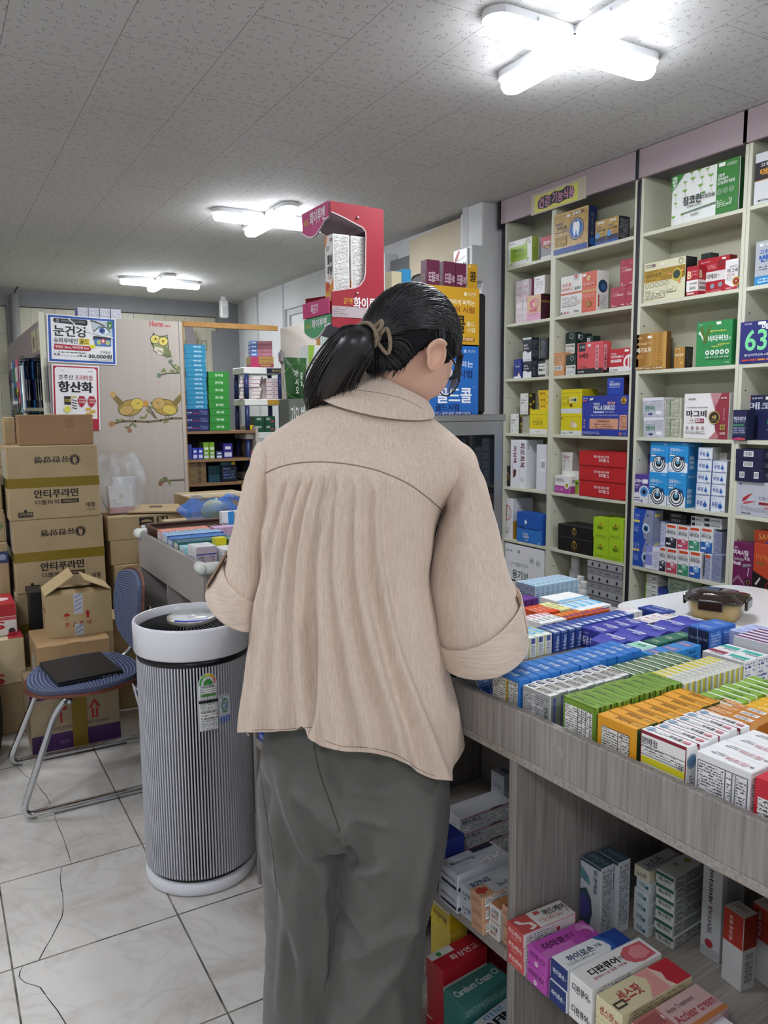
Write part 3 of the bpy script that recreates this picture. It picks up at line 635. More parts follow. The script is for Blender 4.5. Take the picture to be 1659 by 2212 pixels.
sb(6,603,780,1745,3,.006,.10,'d9c916','upper yellow tin with small pictures, stacked on the other yellow tin',name='yellow_tin',on=t1,
 F=[('r',0,0,1,.2,'d2d3d6'),('r',0,.84,1,.86,'a99c10'),('r',.42,.46,.78,.66,'e6e4d2'),('c',.5,.56,.06,'c98a4a'),('c',.6,.56,.06,'8a9a4a'),('c',.7,.56,.07,'33363c'),('r',.44,.28,.56,.40,'7a3a2a'),FP(.05,.36,.4,.7,'d9c916','9a8d10',.010)],Rr=[('r',0,.0,1,.2,'cfcfc8'),('r',0,.2,1,1,'b9ac1a')])
mg=sb(6,784,1172,1800,3,.0,.085,'2f3f9c','wide blue box with peach panels and gold medal, fourth row right column',
 F=[('r',.0,.16,.82,.44,'d9a083'),('r',.0,.16,.17,.44,'34449f'),('r',.84,.16,1,.52,'d9a083'),('x',.17,.16,.82,.44,'6a5a9a',.012),TT('PREMIUM',.26,.77,.40,.82,'e8eaf4',.02),TT('MAG & GINKGO',.26,.64,.74,.76,'eef0f6',.04),('r',.26,.57,.5,.61,'c9cde8'),TT('은행 콤플렉스',.52,.57,.74,.61,'b9bfe0'),('r',.58,.78,.74,.84,'dba48c'),TT('COMPLEX',.6,.79,.72,.83,'2f3f9c'),
 TT('감칼슘 | 신경계 | 근육통증 프리미엄 마그네슘 혈류 활력솔루션',.2,.49,.82,.53,'dfe2f2',.0),FP(.36,.36,.62,.41,'d9a083','6a4438',.008),FP(.3,.2,.7,.32,'d9a083','6a4438',.010),FP(.86,.2,.99,.5,'d9a083','6a4438',.009),('c',.93,.87,.09,'c9a23a'),('c',.93,.87,.065,'6a4a1a'),TT('Mj',.9,.84,.97,.9,'e8c860'),TT('KIMAL ARK',.02,.92,.14,.95,'e8eaf4'),('r',.02,.86,.12,.89,'d06a7a'),('p',[(.18,.88),(.26,.90),(.26,.95),(.18,.93)],'f0eeea'),('c',.88,.06,.05,'a06a7a'),('c',.97,.06,.05,'5a6ab0'),FP(.02,.03,.42,.1,'2f3f9c','b9bfe0',.006)]
 +[('c',.07,.38-.08*i,.025,c) for i,c in enumerate(('e8b0a0','e07a6a','e8b0a0'))])
sb(6,995,1136,1645,3,.016,.06,'2947a8','small blue box standing on the wide blue box',on=mg,F=[TT('MAG & GINKGO',.15,.54,.8,.7,'e8ecf6',.03),('r',.15,.44,.8,.48,'b9c4e6'),TT('PREMIUM',.15,.74,.4,.8,'dfe4f2'),('r',0,.9,1,.97,'4a68c4')],Rr=[('r',0,0,1,1,'3a2426')])
v0=sb(5,750,932,205,4,.04,.08,'e2e4dc','white and lime green box partly behind the red boxes, fifth row',hh=.11,F=[('r',.15,0,1,.62,'9cc22f'),('r',.4,.42,1,.52,'3f6a22'),TT('Dr.Select',.15,.72,.42,.8,'5a5c60')])
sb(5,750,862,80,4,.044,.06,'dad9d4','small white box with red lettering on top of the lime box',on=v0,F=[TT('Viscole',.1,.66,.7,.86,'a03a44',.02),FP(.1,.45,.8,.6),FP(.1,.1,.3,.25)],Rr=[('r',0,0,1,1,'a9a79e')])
sb(5,677,838,322,4,.004,.05,'e6e6e2','small white and magenta box with a yellow flower, fifth row',F=[('r',0,0,1,.42,'b04a9a'),TT('화아민Q',.06,.64,.56,.84,'5a4a5a',.01),TT('정',.58,.64,.64,.72,'5a4a5a',.0),('c',.80,.46,.2,'ece8e8'),('c',.80,.46,.12,'c9b23a'),('c',.84,.5,.05,'4a7a2a'),FP(.06,.12,.6,.3,'b04a9a','dca8d0',.006)],Rr=[('r',0,0,1,.42,'9a3f86'),('b',.2,.55,.85,.82)])
pr=None
for i in range(3):
 pr=sb(5,934,1425,[372,217,62][i],4,.001,.13,'c02a2e','red box with white lettering, %s of the stack of three' % ['bottom','middle','top'][i],on=pr,
 F=[TT('혈당 혈압 콜레스테롤',.33,.56,.66,.72,'f0dcdc',.03),TT('트리플 Q',.44,.28,.66,.52,'f6ecec',.03),('r',0,0,1,.03,'7a161a'),('r',0,.97,1,1,'8e1d20')])
pr=None
for i in range(2):
 pr=sb(5,710,1078,[958,830][i],5,.004,.12,'1b1a1b','black gift box with a gold emblem, %s' % ['lower of two','upper of two'][i],on=pr,
 F=[('o',.48,.5,.26,'a8883a',.16),('p',[(.43,.74),(.48,.86),(.53,.74)],'a8883a'),('l',[(.48,.36),(.48,.66)],.07,'a8883a'),FP(.44,.1,.52,.16,'1b1a1b','8a7030',.006)])
gr=dict(F=[('c',.48,.68,.05,'c0402e'),TT('청매락',.30,.42,.64,.58,'2a4a16',.03),TT('유기농',.22,.58,.5,.64,'5a8a18',.0),TT('G',.68,.44,.74,.5,'2a4a16'),FP(.12,.08,.8,.18,'a6cc28','5a7a18',.006),TT('비타민',.52,.58,.8,.64,'b0402e',.0)])
gx={}
for c in (0,1):
 for r_ in (0,1):
  x0,x1=((1083,1240),(1243,1402))[c]
  gx[c,r_]=sb(5,x0,x1,(((978,762),(992,772))[c])[r_],5,.002,.11,'a6cc28','lime green box, %s %s of the block of four' % (('lower','upper')[r_],('left','right')[c]),on=gx.get((c,r_-1)),T=[('r',.3,.3,.7,.7,'98bc24')],**gr)
pr=None
for i in range(8):
 odd=i % 2
 pr=sb(5,1018,1388,1830-82*i,6,.004 if odd else .006,.12,'a4a5a8' if odd else '8e8f93','flat grey box, %s from the bottom of the tall grey stack' % nth(i),on=pr,group='flat grey boxes on the lowest row',hh=.033,
 F=([('p',[(u-.03,.3),(u-.01,.72),(u+.02,.8),(u+.04,.5),(u+.02,.2)],'33343a') for u in (.15,.35,.58,.85)] if odd else [TT('관절면역',.06,.3,.2,.6,'4a4b50',.0),TT('근육',.32,.3,.44,.6,'4a4b50',.0),TT('혈액면역',.52,.3,.66,.6,'4a4b50',.0),TT('장면역',.78,.3,.92,.6,'4a4b50',.0)])+[('r',0,0,1,.06,'55565a')])
def bottle(zid,xc,yt,row,dx,r,h,label):
 ox,oy,k=ZM[zid];p=at(ox+xc/k,oy+yt/k,0,XS+dx)
 t=thing('pill_bottle',label,'bottle',(p.x,p.y,ZB[row]+.0006))
 mb=MB();mb.lathe([(0,0),(r*.9,0),(r,.004),(r,h*.66),(r*.92,h*.72),(r*.66,h*.76),(r*.66,h*.78),(0,h*.78)],pm('dcdedd',.35),28);b_=mb.build('body',t)
 mb=MB();n_=20
 for i in range(n_):
  a0=2*math.pi*i/n_
 mb.lathe([(r*.70,h*.765),(r*.74,h*.775),(r*.74,h*.98),(r*.70,h),(0,h)],pm('e8e9e8',.4),36);mb.build('cap',t)
 mb=MB();mb.lathe([(r+.0006,h*.12),(r+.0006,h*.6)],pm('c9cbc9',.5),28);mb.build('label_wrap',t)
 return t
bottle(5,895,1310,6,.10,.032,.245,'tall white pill bottle left of the grey stack on the lowest row')
bottle(5,950,1520,6,.06,.026,.165,'short white pill bottle between the tall bottle and the grey stack')
bottle(5,985,1545,6,.03,.024,.150,'shortest white pill bottle in front, touching the grey stack')
# ---- second shelf (wide column)
leaf=lambda u,v,s,c='7fae4a':('p',[(u,v),(u-s*.9,v+s*.9),(u-s*.7,v+s*1.5),(u-.1*s,v+s*1.35),(u+.1*s,v+s*1.35),(u+s*.7,v+s*1.6),(u+s*.9,v+s*.8)],c)
lvs=[(.05,.60,.03),(.06,.42,.03),(.03,.14,.04),(.17,.16,.03),(.20,.62,.04),(.20,.80,.03),(.32,.82,.04),(.44,.64,.04),(.46,.80,.03),(.59,.78,.04),(.60,.58,.03),(.30,.95,.03),(.54,.93,.03),(.42,.95,.03)]
sb(3,588,1346,540,0,.006,.06,'e9ece8','large white and green ginkgo leaf box on the top shelf right of the black strip',
 F=[leaf(*q) for q in lvs]+[('l',[(u,v),(u+.02,v-.05),(u+.015,v-.1)],.006,'7f9a5a') for u,v,s in lvs]+[('r',.69,0,1,1,'3d7f3c'),('p',[(0,.68),(0,1),(.2,1)],'3d8a3e'),TT('240캡슐',.015,.74,.09,.98,'f0f4ee',.02,90),
 TT('징코린',.19,.34,.47,.52,'3a3f3c',.035),TT('연질캡슐',.47,.39,.67,.47,'4a4f4c',.015),TT('(은행엽건조엑스)',.26,.27,.48,.33,'4a4f4c',.01),leaf(.5,.48,.03,'4f8a3a'),('p',[(.18,.18),(.69,.235),(.69,.26),(.18,.2)],'5a7a5a'),TT('동성제약',.32,.1,.44,.15,'3a3f3c'),
 STK(.72,.9,.09,.07),('x',.84,.88,.97,.93,'cfe0cc',.008),TT('일반의약품',.855,.89,.955,.92,'cfe0cc',.0),TT('고함량',.71,.70,.81,.76,'f0f4ee',.02),TT('생약성분의',.71,.63,.86,.69,'f0f4ee',.02),TT('뇌기능장애 치료제',.71,.55,.95,.62,'f0f4ee',.02),FP(.71,.12,.93,.27,'3d7f3c','c9dcc6',.008)]
 +[('o',.745+.085*i,.42,.055,'cfe0cc',.12) for i in range(3)]+[('o',.745+.085*i,.42,.03,'cfe0cc',.25) for i in range(3)],
 Rr=[('r',0,0,1,1,'2f6430')])
sb(3,272,735,1512,1,.006,.07,'d9d5b4','cream and gold box with a brain emblem, second row right of the black strip',
 F=[('r',0,.50,1,.80,'9a7a26'),('r',0,.50,.42,.80,'b08c2c'),TT('센트라징코',.05,.60,.42,.72,'3a2c10',.02),TT('프리미엄',.44,.62,.62,.70,'c9a84a',.0),TT('Ginkgo premium',.05,.52,.3,.58,'6a5420',0),TT('두뇌에 혈을 더하다',.05,.74,.34,.78,'5a4818',0),('x',.04,.88,.18,.95,'5a5a56',.012),('r',.20,.88,.28,.95,'7a5a7a'),('o',.9,.9,.07,'4a4c44',.16),STK(.42,.88,.08,.05),
 ('c',.82,.58,.16,'c3ab3a'),('c',.81,.59,.11,'2e4438'),('c',.66,.62,.035,'d98a5a'),('c',.95,.66,.035,'d98a5a'),('c',.88,.4,.035,'d98a5a'),FP(.05,.06,.26,.28,'d9d5b4','6a6858',.009),FP(.28,.08,.54,.28,'d9d5b4','6a6858',.009),FP(.58,.18,.8,.3,'d9d5b4','6a6858',.009)]
 +[('o',.10+.12*i,.42,.062,'55584a',.16) for i in range(5)],Rr=[('r',0,0,1,1,'23262a')])
sb(3,905,1020,1400,1,.10,.05,'26302c','dark box glimpsed at the back behind the red boxes, second row')
rf=sb(3,872,1230,1470,1,.05,.045,'b01f2a','large red box with a white band, behind the smaller boxes in the second row',
 F=[('r',0,.36,1,.62,'e6e4e2'),TT('이에프',.3,.42,.64,.56,'2a2a2e',.03),TT('정',.65,.46,.7,.52,'2a2a2e',.0),TT('활성비타민',.1,.88,.4,.92,'e8c0c4'),FP(.3,.68,.62,.8,'b01f2a','dc9aa0',.008),('c',.75,.8,.12,'8a1722'),('c',.5,.22,.07,'8c98a0'),('c',.75,.24,.07,'8c98a0'),FP(.25,.04,.8,.12,'b01f2a','dc9aa0',.007),STK(.78,.9,.12,.05)],Rr=[('r',0,0,1,1,'8e1822')])
sb(3,748,884,1545,1,.004,.05,'a8202c','small red and white box with a big letter B, second row',
 F=[('r',0,.14,1,.52,'e9e6e2'),TT('B',.06,.58,.4,.84,'f2e2b4',.04),TT('군아에프',.3,.36,.92,.44,'2a2a2e'),('r',.3,.2,.42,.3,'7a8a6a'),('r',.46,.2,.58,.3,'8a8a86'),('r',.62,.2,.8,.3,'9a9a90'),FP(.45,.66,.95,.84,'a8202c','dca0a4',.006),('r',.1,.04,.7,.1,'e2c8c4')],
 Rr=[('r',0,.14,1,.52,'d9d6d2'),TT('B',.08,.58,.4,.84,'d8c8a4',.04),('r',.1,.2,.9,.3,'8a8a86'),TT('군아에프',.1,.36,.9,.44,'2a2a2e')])
sb(3,1182,1330,1470,1,.008,.05,'e4e0de','white box with dark lettering and gold medal at the right end of the second row',
 F=[TT('마그비',.18,.56,.98,.70,'26242a',.035),('p',[(0,0),(1,0),(1,.12),(.6,.08),(0,.24)],'b32a3a'),('c',.9,.26,.15,'c9a23a'),('c',.9,.26,.11,'8a1c2c'),TT('M',.84,.22,.96,.31,'e8d090'),('r',.5,.92,.86,.98,'f6f4f2'),TT('유한양행',.14,.03,.5,.08,'f4e8e8'),FP(.15,.32,.6,.42),FP(.2,.74,.95,.8)]+[('o',.25+.22*i,.49,.04,'a04a56',.3) for i in range(3)])
gm=[TT('메가트루',.08,.48,.54,.62,'f0e6cc',.03),TT('골드',.08,.32,.30,.44,'c89a52',.02),('o',.75,.3,.15,'c9903a',.12),TT('25',.66,.25,.86,.36,'c9903a',.03),TT('유한양행',.1,.86,.24,.91,'ecdcb8'),STK(.42,.86,.13,.07),FP(.1,.70,.55,.75,'9a6a26','e8d8b0',.007),FP(.05,.03,.9,.09,'8f6222','e8d8b0',.008)]
BRZ=m_grain('bronze_foil','8a5c1e','a0712c','c49a50',.12,'Z',.35,0)
for i in range(6):
 if i==0:sb(4,162,522,122,2,.0,.028,BRZ,'bronze-gold box with white lettering, front of the row in the third row',F=gm,Rr=[('r',0,0,1,1,'6a4616')])
 else:sb(4,162,522,120,2,.0285*i,.028,BRZ,'bronze-gold box, %s in line behind the front bronze box' % nth(i),Rr=[('r',.05,0,.95,1,'5c3c12')],group='bronze boxes lined up behind one another')
sb(4,606,728,262,2,.006,.05,BRZ,'small bronze box with a black printed side, in front of the bronze row',F=[TT('메가트루',.1,.56,.9,.68,'f0e6cc',.03),('c',.7,.24,.15,'b8863a'),TT('25',.58,.19,.84,.30,'e8c878'),TT('유한양행',.1,.88,.5,.94,'ecdcb8')],Rr=[('r',0,0,1,1,'26231f'),FP(.1,.1,.9,.95,'26231f','6a665e',.005)])
sb(4,862,1262,-14,2,.0,.05,'2f8a4c','green box with a large leafy letter V, third row',
 F=[('p',[(.08,.88),(.18,.88),(.25,.66),(.34,.9),(.42,.9),(.28,.5),(.2,.5)],'55702a'),('p',[(.04,.74),(.10,.80),(.2,.64),(.2,.56),(.12,.70)],'eef2ec'),TT('비타허브',.34,.54,.92,.68,'f2f6f0',.03),TT('정',.93,.56,.97,.62,'f2f6f0'),FP(.4,.74,.85,.8,'2f8a4c','d9d24a',.008),FP(.45,.42,.95,.5,'2f8a4c','d9d24a',.008),TT('유한양행',.06,.92,.16,.95,'cfe0d2'),STK(.57,.91,.13,.06),TT('300정',.84,.05,.96,.08,'cfe0d2')]
 +[('c',.34+.14*i,.30,.055,'e9efe8') for i in range(5)]+[('c',.34+.14*i,.30,.025,'5a8a62') for i in range(5)]+[FP(.29+.14*i,.16,.40+.14*i,.22,'2f8a4c','cfe0d2',.006) for i in range(5)])
SIL=m_mottle('silver_film','a9abb4','c9cad2',30,.3)
pr=pq=None
for i in (0,1):
 pr=sb(4,262-8*i+8*0,492,[1045,828][i],3,.01,.06,SIL,'%s silver box with green lettering left of the white and maroon box' % ['lower','upper'][i],on=pr,
 F=[TT('젠빅',.1,.30,.58,.58,'3f7a5c',.035),('r',.28,.10,.48,.2,'3a3f7c'),('r',.66,.14,.9,.3,'eceef0'),FP(.2,.62,.6,.66,'bfc0ca','77787f',.006),FP(.66,.84,.95,.9,'c6c7d0','77787f',.006),('p',[(0,.8),(1,.86),(1,1),(0,1)],'d9dae0')])
 pq=sb(4,505,690,[1052,830][i],3,.02,.07,'c2c3ae','%s pale green-grey printed box right of the silver boxes' % ['lower','upper'][i],on=pq,
 F=[('x',.05,.06,.9,.95,'55585a',.02),FP(.08,.1,.3,.92,'b6b8a6','6a6c62',.006),('r',.30,.1,.36,.92,'4f7a55'),FP(.38,.1,.7,.92,'c2c3ae','6a6c62',.006),FP(.76,.2,.86,.8,'c2c3ae','44463e',.006)])
sb(4,722,1232,785,3,.002,.06,'e6e4e2','white and maroon box with a gold medal, fourth row right of the silver boxes',
 F=[('p',[(.70,0),(.58,0),(.86,.33),(1,.2),(1,0)],'b4747a'),('p',[(.78,0),(1,0),(1,.5),(.95,.5)],'8e3a44'),('p',[(.72,.55),(.58,1),(1,1),(1,0),(.86,0),(.72,.2),(.70,.38)],'8e3440'),('p',[(.72,.72),(.58,1),(.84,1)],'bb868c'),('p',[(.7,.72),(.6,1),(.58,1),(.73,.5)],'c9a0a4'),
 TT('마그비',.06,.48,.52,.63,'231f22',.035),TT('마그네슘 4종 함유 | 뿐 신경형 피로회복',.07,.67,.54,.71,'3a3638',.01),('r',.11,.35,.47,.45,'8e3440'),('r',.115,.355,.28,.445,'f0eeec'),TT('이엑스',.14,.375,.27,.43,'231f22',.02),TT('EX',.3,.37,.4,.435,'f4eeee',.04),TT('정',.41,.38,.45,.42,'f4eeee'),TT('유한양행',.1,.86,.26,.9,'3a3638'),('c',.70,.47,.145,'a88a4a'),('c',.70,.47,.12,'2e2a28'),TT('4종',.645,.44,.755,.52,'d9b86a',.03),FP(.64,.4,.76,.43,'2e2a28','c9a85a',.006),TT('의약분업',.895,.42,.925,.68,'dcb0b4',.0,270),('r',.84,.2,.95,.32,'a8904a'),TT('견본',.855,.22,.935,.3,'4a3a1a',.02),TT('120정',.84,.1,.95,.16,'f0dcdc'),TT('일반의약품',.84,.87,.96,.91,'f0dcdc')]
 +[('o',.10+.12*i,.24,.035,'7a3a44',.45) for i in range(4)]+[FP(.05+.12*i,.14,.15+.12*i,.18) for i in range(4)])
oc=dict(F=[('p',[(0,0),(1,0),(1,.30),(.78,.36),(.5,.38),(.22,.36),(0,.30)],'e9ebec'),('c',.5,.28,.27,'1e2430'),('c',.5,.28,.235,'eceef0'),('c',.5,.28,.20,'1e2430'),('c',.5,.28,.165,'eceef0'),('c',.5,.30,.12,'1a2028'),('c',.5,.33,.07,'5a9ac0'),('p',[(.42,.36),(.52,.48),(.58,.36)],'cfe6f2'),
 TT('오큐시스',.08,.68,.6,.8,'f0f4f8',.03),TT('점안액',.62,.7,.76,.75,'dfeaf4',.0),FP(.08,.6,.5,.65,'3a9ad6','cfe4f2',.006),('r',.08,.53,.36,.57,'e4eef6'),('r',.52,.42,.84,.52,'27406a'),('c',.54,.47,.05,'dfeaf4'),TT('일동제약',.76,.92,.94,.96,'dfeaf4'),TT('60',.1,.03,.2,.07,'4a5a6a')],
 Rr=[('r',0,.0,1,1,'2f86c4'),TT('오큐시스',.08,.86,.7,.92,'cfe0ee',.02)]+[('r',.1,.12+.15*i,.45,.24+.15*i,'a9c8e0') for i in range(3)])
ob={}
for c in (0,1):
 for r_ in (0,1):
  x0,x1=(((325,532),(340,546)),((534,744),(549,768)))[c][r_]
  ob[c,r_]=sb(4,x0,x1,(1662,1322)[r_],4,.004+.012*r_,.085,'2f93d4','blue and white eye-drop box with a black target, %s %s of the block of four' % (('lower','upper')[r_],('left','right')[c]),on=ob.get((c,r_-1)),**oc)
rp=dict(F=[TT('루핑',.1,.26,.52,.62,'2a4f9a',.03),('c',.7,.36,.15,'2f5fae'),('p',[(.635,.42),(.7,.72),(.765,.42)],'2f5fae'),FP(.1,.74,.45,.84,'dfe5ee','8a98b0',.006),TT('20ml',.7,.05,.9,.12,'5a6a8a'),('r',0,0,.04,1,'2a4f9a'),('r',0,.97,1,1,'2a4f9a')],Rr=[('r',0,0,1,1,'9a9a96')])
for c in (0,1):
 pr=None
 for r_ in range(5-c):
  x0,x1=((842,1006),(1012,1178))[c];x0+=8*r_;x1+=8*r_
  pr=sb(4,x0,x1,1908+14*c-131*r_,4,.006,.06,'dde3ec','small pale blue eye-drop carton, %s from the bottom in the %s column' % (nth(r_),('left','right')[c]),on=pr,group=None,**rp)
sb(4,1055,1200,1370,4,.05,.05,'a3a19a','grey printed carton lying at the top right behind the pale blue cartons',on=pr,hh=.028,F=[FP(.05,.1,.95,.9,'aaa89f','6c6a64',.005)])
sb(4,146,324,1682,4,.002,.05,'5a3f94','purple box with a large blue eyeball, at the left end of the fifth row',
 F=[('p',[(0,0),(1,0),(1,.34),(.85,.30),(.7,.36),(.5,.32),(.3,.38),(.12,.34),(0,.4)],'e4e2ea'),('c',.72,.40,.22,'dce8f4'),('c',.73,.40,.17,'4f86c4'),('c',.73,.40,.075,'15171c'),TT('오에수',.06,.70,.62,.84,'f2f0f6',.04),('p',[(.62,.68),(.96,.7),(.96,.84),(.62,.84)],'eeecf2'),TT('트리플플러스',.06,.58,.5,.66,'dcd6ea',.01),('l',[(.05,.18),(.48,.18)],.02,'33407a'),('l',[(.05,.10),(.48,.10)],.02,'33407a'),('c',.6,.08,.04,'4f5fa8'),FP(.1,.48,.4,.55,'5a3f94','cfc4e4',.006)],T=[('r',0,0,1,1,'6a4f9c')])
sb(4,312,338,1345,4,.07,.05,'3a2a5a','dark purple box half hidden behind the upper blue eye-drop boxes',hh=.21,F=[FP(.1,.2,.9,.8,'3a2a5a','8a7aa8',.006)])
ry=dict(F=[('r',0,0,1,1,'2a4fae'),('p',[(.66,0),(.58,.3),(.6,.6),(.72,1),(1,1),(1,0)],'8b93ac'),TT('리안',.05,.66,.46,.84,'a9bce4',.0),('r',.05,.54,.46,.62,'e0d06a'),FP(.06,.2,.42,.46,'2a4fae','8fa4d8',.008),('c',.72,.36,.16,'dfe4ee'),('c',.72,.36,.11,'3a6a9a'),('c',.72,.36,.05,'10141c'),('p',[(.6,.5),(.72,.56),(.7,.46)],'dfe4ee'),('c',.78,.82,.04,'3a4f9a')],
 Rr=[('r',0,0,1,1,'80879c'),('r',.1,.78,.8,.88,'c9be62')])
pr=None
for i in (0,1):
 pr=sb('B',826+2*i,972+6*i,[1270,1098][i],5,.004,.06,'2a4fae','%s blue and grey box with an eye picture, sixth row' % ['lower','upper'][i],on=pr,**ry)
pr=None
lv=dict(F=[('r',0,0,.5,1,'8a8fd4'),('r',.5,0,1,1,'dfe1ee'),TT('아이봄',.08,.6,.46,.74,'e8eaf6'),FP(.56,.1,.95,.8,'dfe1ee','8a8db0',.006),('r',0,0,.5,.16,'e6e8f2')],Rr=[('r',0,0,1,1,'bcbfd8')])
lv1=sb('B',928,1012,1322,5,.0,.05,'8a8fd4','lower lavender eye-drop box in front of the blue and grey boxes',**lv)
lv2=sb('B',960,1048,1197,5,.052,.05,'8a8fd4','upper lavender eye-drop box beside the blue and grey boxes',hh=.105,on=lv1,**lv)
eye=lambda c1,c2:dict(F=[('r',0,0,1,.42,c1),('r',0,.84,1,1,'e8e6e4'),('r',.1,.86,.9,.97,'d0502e'),TT('에이드온',.08,.58,.92,.72,'33343a',.02),('c',.62,.34,.13,c2),('c',.58,.38,.05,'e8eaec'),('r',.1,.12,.5,.2,'dfe1e4'),FP(.1,.74,.8,.8,'e4e4e6','7a7a80',.006)],Rr=[('r',0,0,.08,1,'e0e0e4'),FP(.2,.1,.9,.9,'8f95ae','5a5f78',.006)])
EC=[('2a2a2e','5a5a60','black'),('b84a60','d0808e','pink'),('3f8a6a','6aae90','green'),('2f5fae','7aa6dc','blue')]
xs=[(1012,1050),(1052,1119),(1121,1189),(1191,1262)];low=[]
for i,(a,b) in enumerate(xs):
 low.append(sb('B',a,b,1332+8*i,5,.002,.075,'e2e2e6','%s and white eye-drop box in the lower front line, sixth row' % EC[i][2],**eye(*EC[i][:2])))
sb('B',1283,1320,1375,5,.004,.075,'c9ccd8','blue-grey printed eye-drop box at the right end of the lower front line',F=[FP(.05,.05,.95,.95,'aab0c8','5a6288',.006),('r',.1,.86,.9,.97,'d0502e')])
sb('B',1322,1384,1375,5,.012,.075,'8f95ae','dim blue-grey box beside the right end of the lower line, sixth row',F=[FP(.05,.05,.95,.95,'8f95ae','5a6288',.006)])
up=[]
for i,(a,b) in enumerate([(1048,1116),(1118,1186),(1188,1256),(1258,1332)]):
 up.append(sb('B',a,b,1196+6*i,5,.02,.075,'e2e2e6','%s and white eye-drop box in the upper line, sixth row' % EC[i][2],on=low[min(i,3)],hh=.10,**eye(*EC[i][:2])))
sb('B',1336,1386,1222,5,.03,.07,'8f95ae','dim blue-grey box at the right end of the upper line, sixth row',on=low[3],hh=.09,F=[FP(.05,.05,.95,.95,'9298b2','5a6288',.006)])
pr=up[0]
for i in range(2):pr=sb('B',1068+2*i,1168,1160-30*i,5,.06,.06,'2c2c2e','flat black carton, %s of two on the upper eye-drop boxes' % ['lower','upper'][i],on=pr,hh=.021,F=[FP(.1,.2,.7,.8,'2c2c2e','a9aaac',.007)])
for c in range(2):
 pr=up[2+c]
 for i in range(2):pr=sb('B',(1198,1272)[c],(1270,1385)[c],1182-34*i,5,.03,.06,'d4d5d6','flat white carton with black band, %s %s of four at the top' % (('lower','upper')[i],('left','right')[c]),on=pr,hh=.021,F=[('r',.05,.2,.35,.8,'2a2a2c'),TT('에이드온',.4,.3,.9,.7,'2a2a2c',.03)])
pr=None
for i in range(7):pr=sb('B',915+i,988,1700,6,.03,.10,'dcded6','flat white carton, %s from the bottom of the striped stack beside the table' % nth(i),on=pr,hh=.036,group='flat white cartons behind the table',F=[('r',0,0,.1,1,'8ab04a'),FP(.15,.2,.6,.8),TT('자하거엑스',.62,.3,.98,.7,'2e3034',.02),('r',0,.95,1,1,'6a6c68')])
sb('B',990,1056,1572,6,.04,.08,'2a3f86','dark blue box between the striped stack and the pale green box, lowest row',F=[TT('아이락스',.1,.78,.9,.88,'8fa0d4')])
sb('B',1060,1190,1515,6,.05,.08,'b9cbb6','pale green printed box on the lowest row behind the white table',F=[FP(.08,.4,.92,.95,'b9cbb6','5a7a5e',.009)])
# ---- third shelf, cut by the picture edge
def sb3(zid,x0,W,yt,row,dx,d,col,label,**k):return sb(zid,x0,x0+10,yt,row,dx,d,col,label,w=W,**k)
sb3(7,322,.26,592,0,.004,.07,'d4d6da','white and black box with orange lettering, top shelf at the right edge of the photo',
 F=[('r',0,.46,1,.82,'2b2a2c'),('r',0,.45,1,.465,'c98a3a'),TT('맥스',.08,.52,.42,.68,'d99a3a',.03),TT('고함량 비타민',.08,.72,.6,.79,'e4e4e6'),('r',.28,0,.31,.45,'a9acb2'),('r',.28,.82,.31,1,'a9acb2'),TT('종근당',.06,.04,.24,.08,'4a4c50')])
sb3(7,325,.26,1432,1,.006,.07,'aeb2b8','silver and blue box with blue lettering, second shelf at the right edge',
 F=[('p',[(0,0),(1,0),(1,.3),(.6,.22),(0,.2)],'2f8ac4'),TT('고함량',.06,.70,.3,.8,'2a5fae',.03),TT('벤포',.06,.52,.44,.68,'2457a8',.04),FP(.06,.34,.7,.46,'b4b8be','4a5060',.010),('r',.06,.88,.12,.94,'e6e8ea'),TT('일동',.15,.89,.3,.93,'e6e8ea'),STK(.3,.8,.2,.06),FP(.05,.05,.5,.14,'2f8ac4','d6e8f4',.010)])
sb3(8,140,.26,58,2,-.002,.06,'2c2f72','dark blue box with big glowing green digits 633, third shelf at the right edge',
 F=[TT('633',.08,.30,.62,.80,'7fdc9a',.02),TT('메가트',.34,.78,.68,.92,'f0f0f6',.03),TT('유한양행',.06,.92,.18,.96,'cfd2ea'),STK(.28,.9,.12,.07),TT('활성비타민B 6종  비타민B 3종',.08,.17,.8,.23,'dfe0f0',.01)]+[('r',.04+.13*i,.06,.15+.13*i,.1,c) for i,c in enumerate(('c04a3a','c04a3a','d98a3a','c97a8a','8a8ab0','5a5a8a'))])
nb=sb3(8,172,.22,602,3,.06,.06,'23264a','navy box with silver lightning lettering, fourth shelf at the right edge, rear',
 F=[TT('메코암',.08,.68,.8,.84,'c9ccd8',.02),TT('업점',.5,.5,.8,.64,'9ad0dc',.01),('r',.45,.36,.75,.44,'3f8a6a'),FP(.45,.2,.9,.3,'23264a','9aa0bc',.008),STK(.4,.9,.16,.06),('c',.1,.93,.03,'c0504a'),TT('일동제약',.14,.91,.34,.95,'cfd2e0')])
sb(8,82,186,710,3,-.012,.05,'22254a','small navy box with white lettering in front of the larger navy one',
 F=[TT('메코암지',.06,.66,.94,.78,'e0e2ec',.02),TT('에너지',.1,.58,.9,.66,'b9c0d6',0),('r',.04,.46,.86,.54,'3f7a5c'),FP(.06,.2,.95,.42,'22254a','a9aec8',.008),('p',[(0,0),(1,0),(1,.05),(.5,.1),(0,.04)],'b03a6a'),('r',.5,.02,.95,.06,'c04a3a')],Rr=[('r',0,0,1,1,'20223f'),('x',.1,.4,.9,.9,'2c2f55',.02)])
